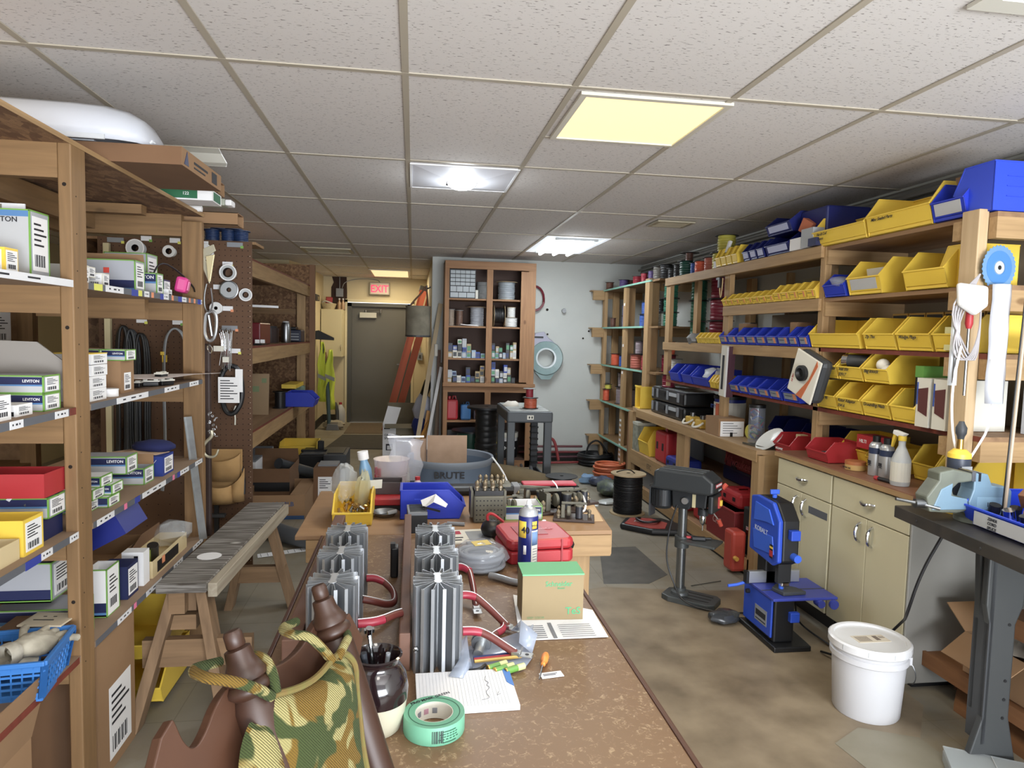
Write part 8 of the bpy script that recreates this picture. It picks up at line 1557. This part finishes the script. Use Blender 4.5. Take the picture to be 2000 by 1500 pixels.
t=thing('tool_roll','long black padded roll with grey bands and red top across the bench back','tool roll',(.2,3.33,.7605)); MB().box(-.2,.64,-.05,.05,0,.045).at(0,0,.045).build('roll_body',BLACK,t,bevel=.02); MB().box(.35,.62,-.045,.04,.044,.056).build('red_top',mat('roll_red','#c02a44',.5),t,bevel=.006)
for x in (-.08,.3): MB().box(x,x+.035,-.052,.052,-.0,.047).build('grey_band',MGREY,t,bevel=.004)
# ---- brute bin ----
BRU=mat('bin_bluegrey','#5d6e84',.5); BRI=mat('bin_rim','#7f8a99',.5)
t=thing('waste_bin','large blue-grey round utility bin holding folded cardboard','bin',(.27,4.72,0)); MB().lathe([(0,0),(.24,0),(.245,.02),(.285,.66)],40).build('bin_body',BRU,t,smooth=True) if False else None
MB().lathe([(0,.01),(.24,.01),(.283,.66),(.287,.66),(.245,0),(0,0)],44,False).build('bin_body',BRU,t,smooth=True); MB().lathe([(.283,.655),(.283,.70),(.298,.705),(.302,.69),(.296,.67),(.287,.655)],44,False).build('rim',BRI,t,smooth=True)
lettering(t,'BRUTE',.062,(-.125,-.292,.602),(R90-.05,0,0),INK,ext=.003,sx=1.1); MB().box(-.05,.05,-.286,-.282,.52,.524).box(-.05,-.046,-.286,-.282,.52,.54).box(.046,.05,-.286,-.282,.52,.54).box(-.05,.05,-.288,-.284,.54,.543).build('maker_mark',INK,t)
tag(MB().at(.28,4.78,0,0,-.05).box(-.17,.11,-.003,.003,.3,.83).build('cardboard_sheet',mat('card_pink','#b3947a',.85,kind='noise',c2='#9a7c62',scale=12)),'large creased cardboard panel standing in the round utility bin','cardboard')
tag(MB().at(.08,4.82,0,.1,-.05).box(-.08,.03,-.003,.003,.3,.80).build('cardboard_sheet',mat('card_pink','#b3947a')),'narrow cardboard panel left of the creased one in the bin','cardboard')
tag(MB().tube([(.55,4.6,.71),(.60,4.45,.65),(.63,4.4,.58)],.006,6,smooth=2).build('white_cord',WHITE,smooth=True),'white cord hanging off the utility bin rim','cord')
# ================= CHAIR (foreground) =================
k_=.85; P2=Vector((-.1615,1.156,1.121)); d_=Vector((.379995,.924988,0)); u2=Vector((-.319456,.131236,.938469)); n_=Vector((.868073,-.356614,.345362))
M=Matrix(((d_.x*k_,u2.x*k_,n_.x*k_,P2.x+.2),(d_.y*k_,u2.y*k_,n_.y*k_,P2.y-1.1),(d_.z*k_,u2.z*k_,n_.z*k_,P2.z),(0,0,0,1)))
t=thing('wooden_chair','dark brown turned-post wooden chair in the foreground','chair',(-.2,1.1,0)); CH=mat('chair_wood','#3a2113',.45,kind='noise',c2='#2f190f',scale=6); CHB=mat('chair_board','#4c2e1c',.5,kind='noise',c2='#3a2014',scale=4)
FP=[(.0,.0),(.012,-.001),(.0148,-.006),(.0152,-.026),(.013,-.028),(.0205,-.031),(.0225,-.050),(.028,-.062),(.034,-.072),(.034,-.079),(.029,-.083),(.036,-.09),(.0365,-.098),(.031,-.104),(.027,-.108),(.033,-.125),(.034,-.2),(.032,-.35),(.03,-.62)]
for nm,(s0,t0,ln) in (('back_post',(.0,.0,1)),('back_post',(-.258,.017,1))):
    mb=MB(); mb.T=M@Matrix.Translation((s0,t0,.012))@Matrix.Rotation(-R90,4,'X'); mb.T=mb.T@Matrix.Rotation(PI,4,'X'); mb.lathe([(r,z) for r,z in FP],28,False) if False else None
    P=[];F=[];nn=28
    for r,z in FP:
        for q in range(nn): a=2*PI*q/nn; P.append((s0+r*math.cos(a),t0+z,.012+r*math.sin(a)))
    for i in range(len(FP)-1):
        for q in range(nn): F.append((i*nn+q,i*nn+(q+1)%nn,(i+1)*nn+(q+1)%nn,(i+1)*nn+q))
    mb=MB(); mb.T=M; mb.add(P,F); mb.build(nm,CH,t,smooth=True,ang=50)
def spl(pts,n=3):
    for _ in range(n):
        q=[pts[0]]
        for a,b in zip(pts,pts[1:]): q+=[(a[0]*.75+b[0]*.25,a[1]*.75+b[1]*.25),(a[0]*.25+b[0]*.75,a[1]*.25+b[1]*.75)]
        q.append(pts[-1]); pts=q
    return pts
top=[(-.48,-.2),(-.455,-.095),(-.425,-.062)]+[(-.398,-.05)]+spl([(-.396,-.055),(-.392,-.09),(-.378,-.108),(-.35,-.098),(-.315,-.072),(-.275,-.06),(-.22,-.062),(-.165,-.088),(-.10,-.092),(-.05,-.078),(.0,-.06),(.04,-.07),(.06,-.1),(.1,-.095)],2)
poly=top+[(.12,-.16),(.0,-.26),(-.2,-.34),(-.46,-.34)]
mb=MB(); mb.T=M; mb.prism(poly,-.022,-.004,'z'); mb.build('back_board',CHB,t,bevel=.002)
mb=MB(); mb.T=M; mb.box(.02,.04,-.62,-.12,-.01,.01); mb.build('side_slat',CH,t)
for x,y in ((.12,-.05),(.02,-.32)): MB().cbox(x+.02,y,0,.04,.04,.53).build('leg',CH,t)
MB().prism([(.05,-.4),(.4,-.5),(.5,-.12),(.12,.0)],.42,.45,'z').build('seat',CHB,t,bevel=.01)
# cushion
CU=mat('cushion_fabric','#b5a666',.95,bump=.4,kind='noise',c2='#8a6a1e',scale=11)
def fabric():
    m=CU; nt=m.node_tree; L=nt.links.new; b=nt.nodes['Principled BSDF']; tc=N(nt,'ShaderNodeTexCoord')
    def nz(sc,seed,lo,hi,det=2):
        mp=N(nt,'ShaderNodeMapping'); mp.inputs['Location'].default_value=(seed,seed*.7,0); L(tc.outputs['Object'],mp.inputs[0]); n=N(nt,'ShaderNodeTexNoise'); n.inputs['Scale'].default_value=sc; n.inputs['Detail'].default_value=det; n.inputs['Distortion'].default_value=.6; L(mp.outputs[0],n.inputs[0]); r=N(nt,'ShaderNodeMapRange'); r.inputs[1].default_value=lo; r.inputs[2].default_value=hi; L(n.outputs[0],r.inputs[0]); return r.outputs[0]
    c0=N(nt,'ShaderNodeMix',data_type='RGBA'); c0.inputs[6].default_value=(*lin('#968d5c'),1); c0.inputs[7].default_value=(*lin('#6e5418'),1); L(nz(13,3,.5,.53),c0.inputs[0])
    c1=N(nt,'ShaderNodeMix',data_type='RGBA'); L(c0.outputs[2],c1.inputs[6]); c1.inputs[7].default_value=(*lin('#38431c'),1); L(nz(14,9,.5,.53),c1.inputs[0])
    w=N(nt,'ShaderNodeTexWave'); w.inputs['Scale'].default_value=130; w.bands_direction='DIAGONAL'; L(tc.outputs['Object'],w.inputs[0])
    wr=N(nt,'ShaderNodeMapRange'); wr.inputs[3].default_value=.72; wr.inputs[4].default_value=1.1; L(w.outputs['Fac'],wr.inputs[0])
    mm=N(nt,'ShaderNodeMix',data_type='RGBA',blend_type='MULTIPLY'); mm.inputs[0].default_value=1; L(c1.outputs[2],mm.inputs[6]); L(wr.outputs[0],mm.inputs[7]); L(mm.outputs[2],b.inputs['Base Color'])
    bp=N(nt,'ShaderNodeBump'); bp.inputs['Strength'].default_value=.7; bp.inputs['Distance'].default_value=.003; L(w.outputs['Fac'],bp.inputs['Height']); L(bp.outputs[0],b.inputs['Normal'])
fabric()
t=thing('chair_cushion','green, gold and cream woven floral cushion tied to the chair posts','cushion',(-.2,1.1,0))
# outline rows (s,t) left edge -> right edge, pillow bulge
rows=[[(-.262,-.098),(-.035,-.128)],[(-.27,-.118),(-.008,-.165)],[(-.275,-.15),(-.025,-.2)],[(-.272,-.19),(-.05,-.25)],[(-.268,-.25),(-.075,-.31)],[(-.262,-.34),(-.09,-.42)],[(-.26,-.44),(-.1,-.5)]]
def pillow(rows,z0,zb,nm):
    n=12; F_=[];G_=[]
    for i,(a,b) in enumerate(rows):
        v=i/(len(rows)-1); f=[];g=[]
        for j in range(n+1):
            w=j/n; s=a[0]+(b[0]-a[0])*w; tt=a[1]+(b[1]-a[1])*w+(-.018*math.sin(PI*w) if i==0 else 0); bul=(max(0,math.sin(PI*w))**.5)*(max(0,math.sin(PI*min(1,v*1.2+.0)))**.5 if i else 0)
            f.append((s,tt,z0+zb*bul)); g.append((s,tt,z0-.012*bul))
        F_.append(f);G_.append(g)
    mb=MB(); mb.T=M; mb.sheet(F_); mb.sheet([r[::-1] for r in G_]); return mb.build(nm,CU,t,smooth=True,ang=80,sub=1)
pillow(rows,.04,.035,'cushion_body')
pillow([[(-.30,-.115),(-.255,-.11)],[(-.325,-.13),(-.258,-.15)],[(-.345,-.15),(-.258,-.2)],[(-.37,-.2),(-.258,-.26)],[(-.40,-.3),(-.26,-.36)],[(-.42,-.4),(-.26,-.46)]],.03,.02,'folded_side')
mb=MB(); mb.T=M
mb.tube([(-.262,-.098,.045),(-.20,-.12,.05),(-.14,-.13,.05),(-.08,-.122,.05),(-.035,-.128,.045),(-.008,-.165,.045),(-.03,-.2,.045),(-.05,-.25,.045),(-.075,-.31,.045),(-.09,-.42,.045)],.006,8,smooth=2); mb.build('piping',mat('piping_gold','#6b5522',.9,kind='noise',c2='#5f6a2a',scale=60),t,smooth=True)
TI=CU
for pts in ([(-.262,-.1,.05),(-.30,-.065,.055),(-.335,-.035,.045),(-.345,-.022,.02),(-.32,-.01,-.03),(-.25,-.03,-.035)],[(-.25,-.1,.05),(-.243,-.07,.05),(-.225,-.045,.03),(-.235,-.03,-.02)],[(-.085,-.125,.05),(-.10,-.095,.05),(-.12,-.06,.045),(-.128,-.05,.02),(-.1,-.04,-.025),(-.04,-.05,-.03)],[(-.065,-.128,.05),(-.04,-.115,.055),(-.01,-.11,.05),(.005,-.1,.03),(.02,-.09,.0)]):
    mb=MB(); mb.T=M; mb.tube(pts,.0085,8,smooth=2); mb.build('tie_ribbon',TI,t,smooth=True,ang=80)
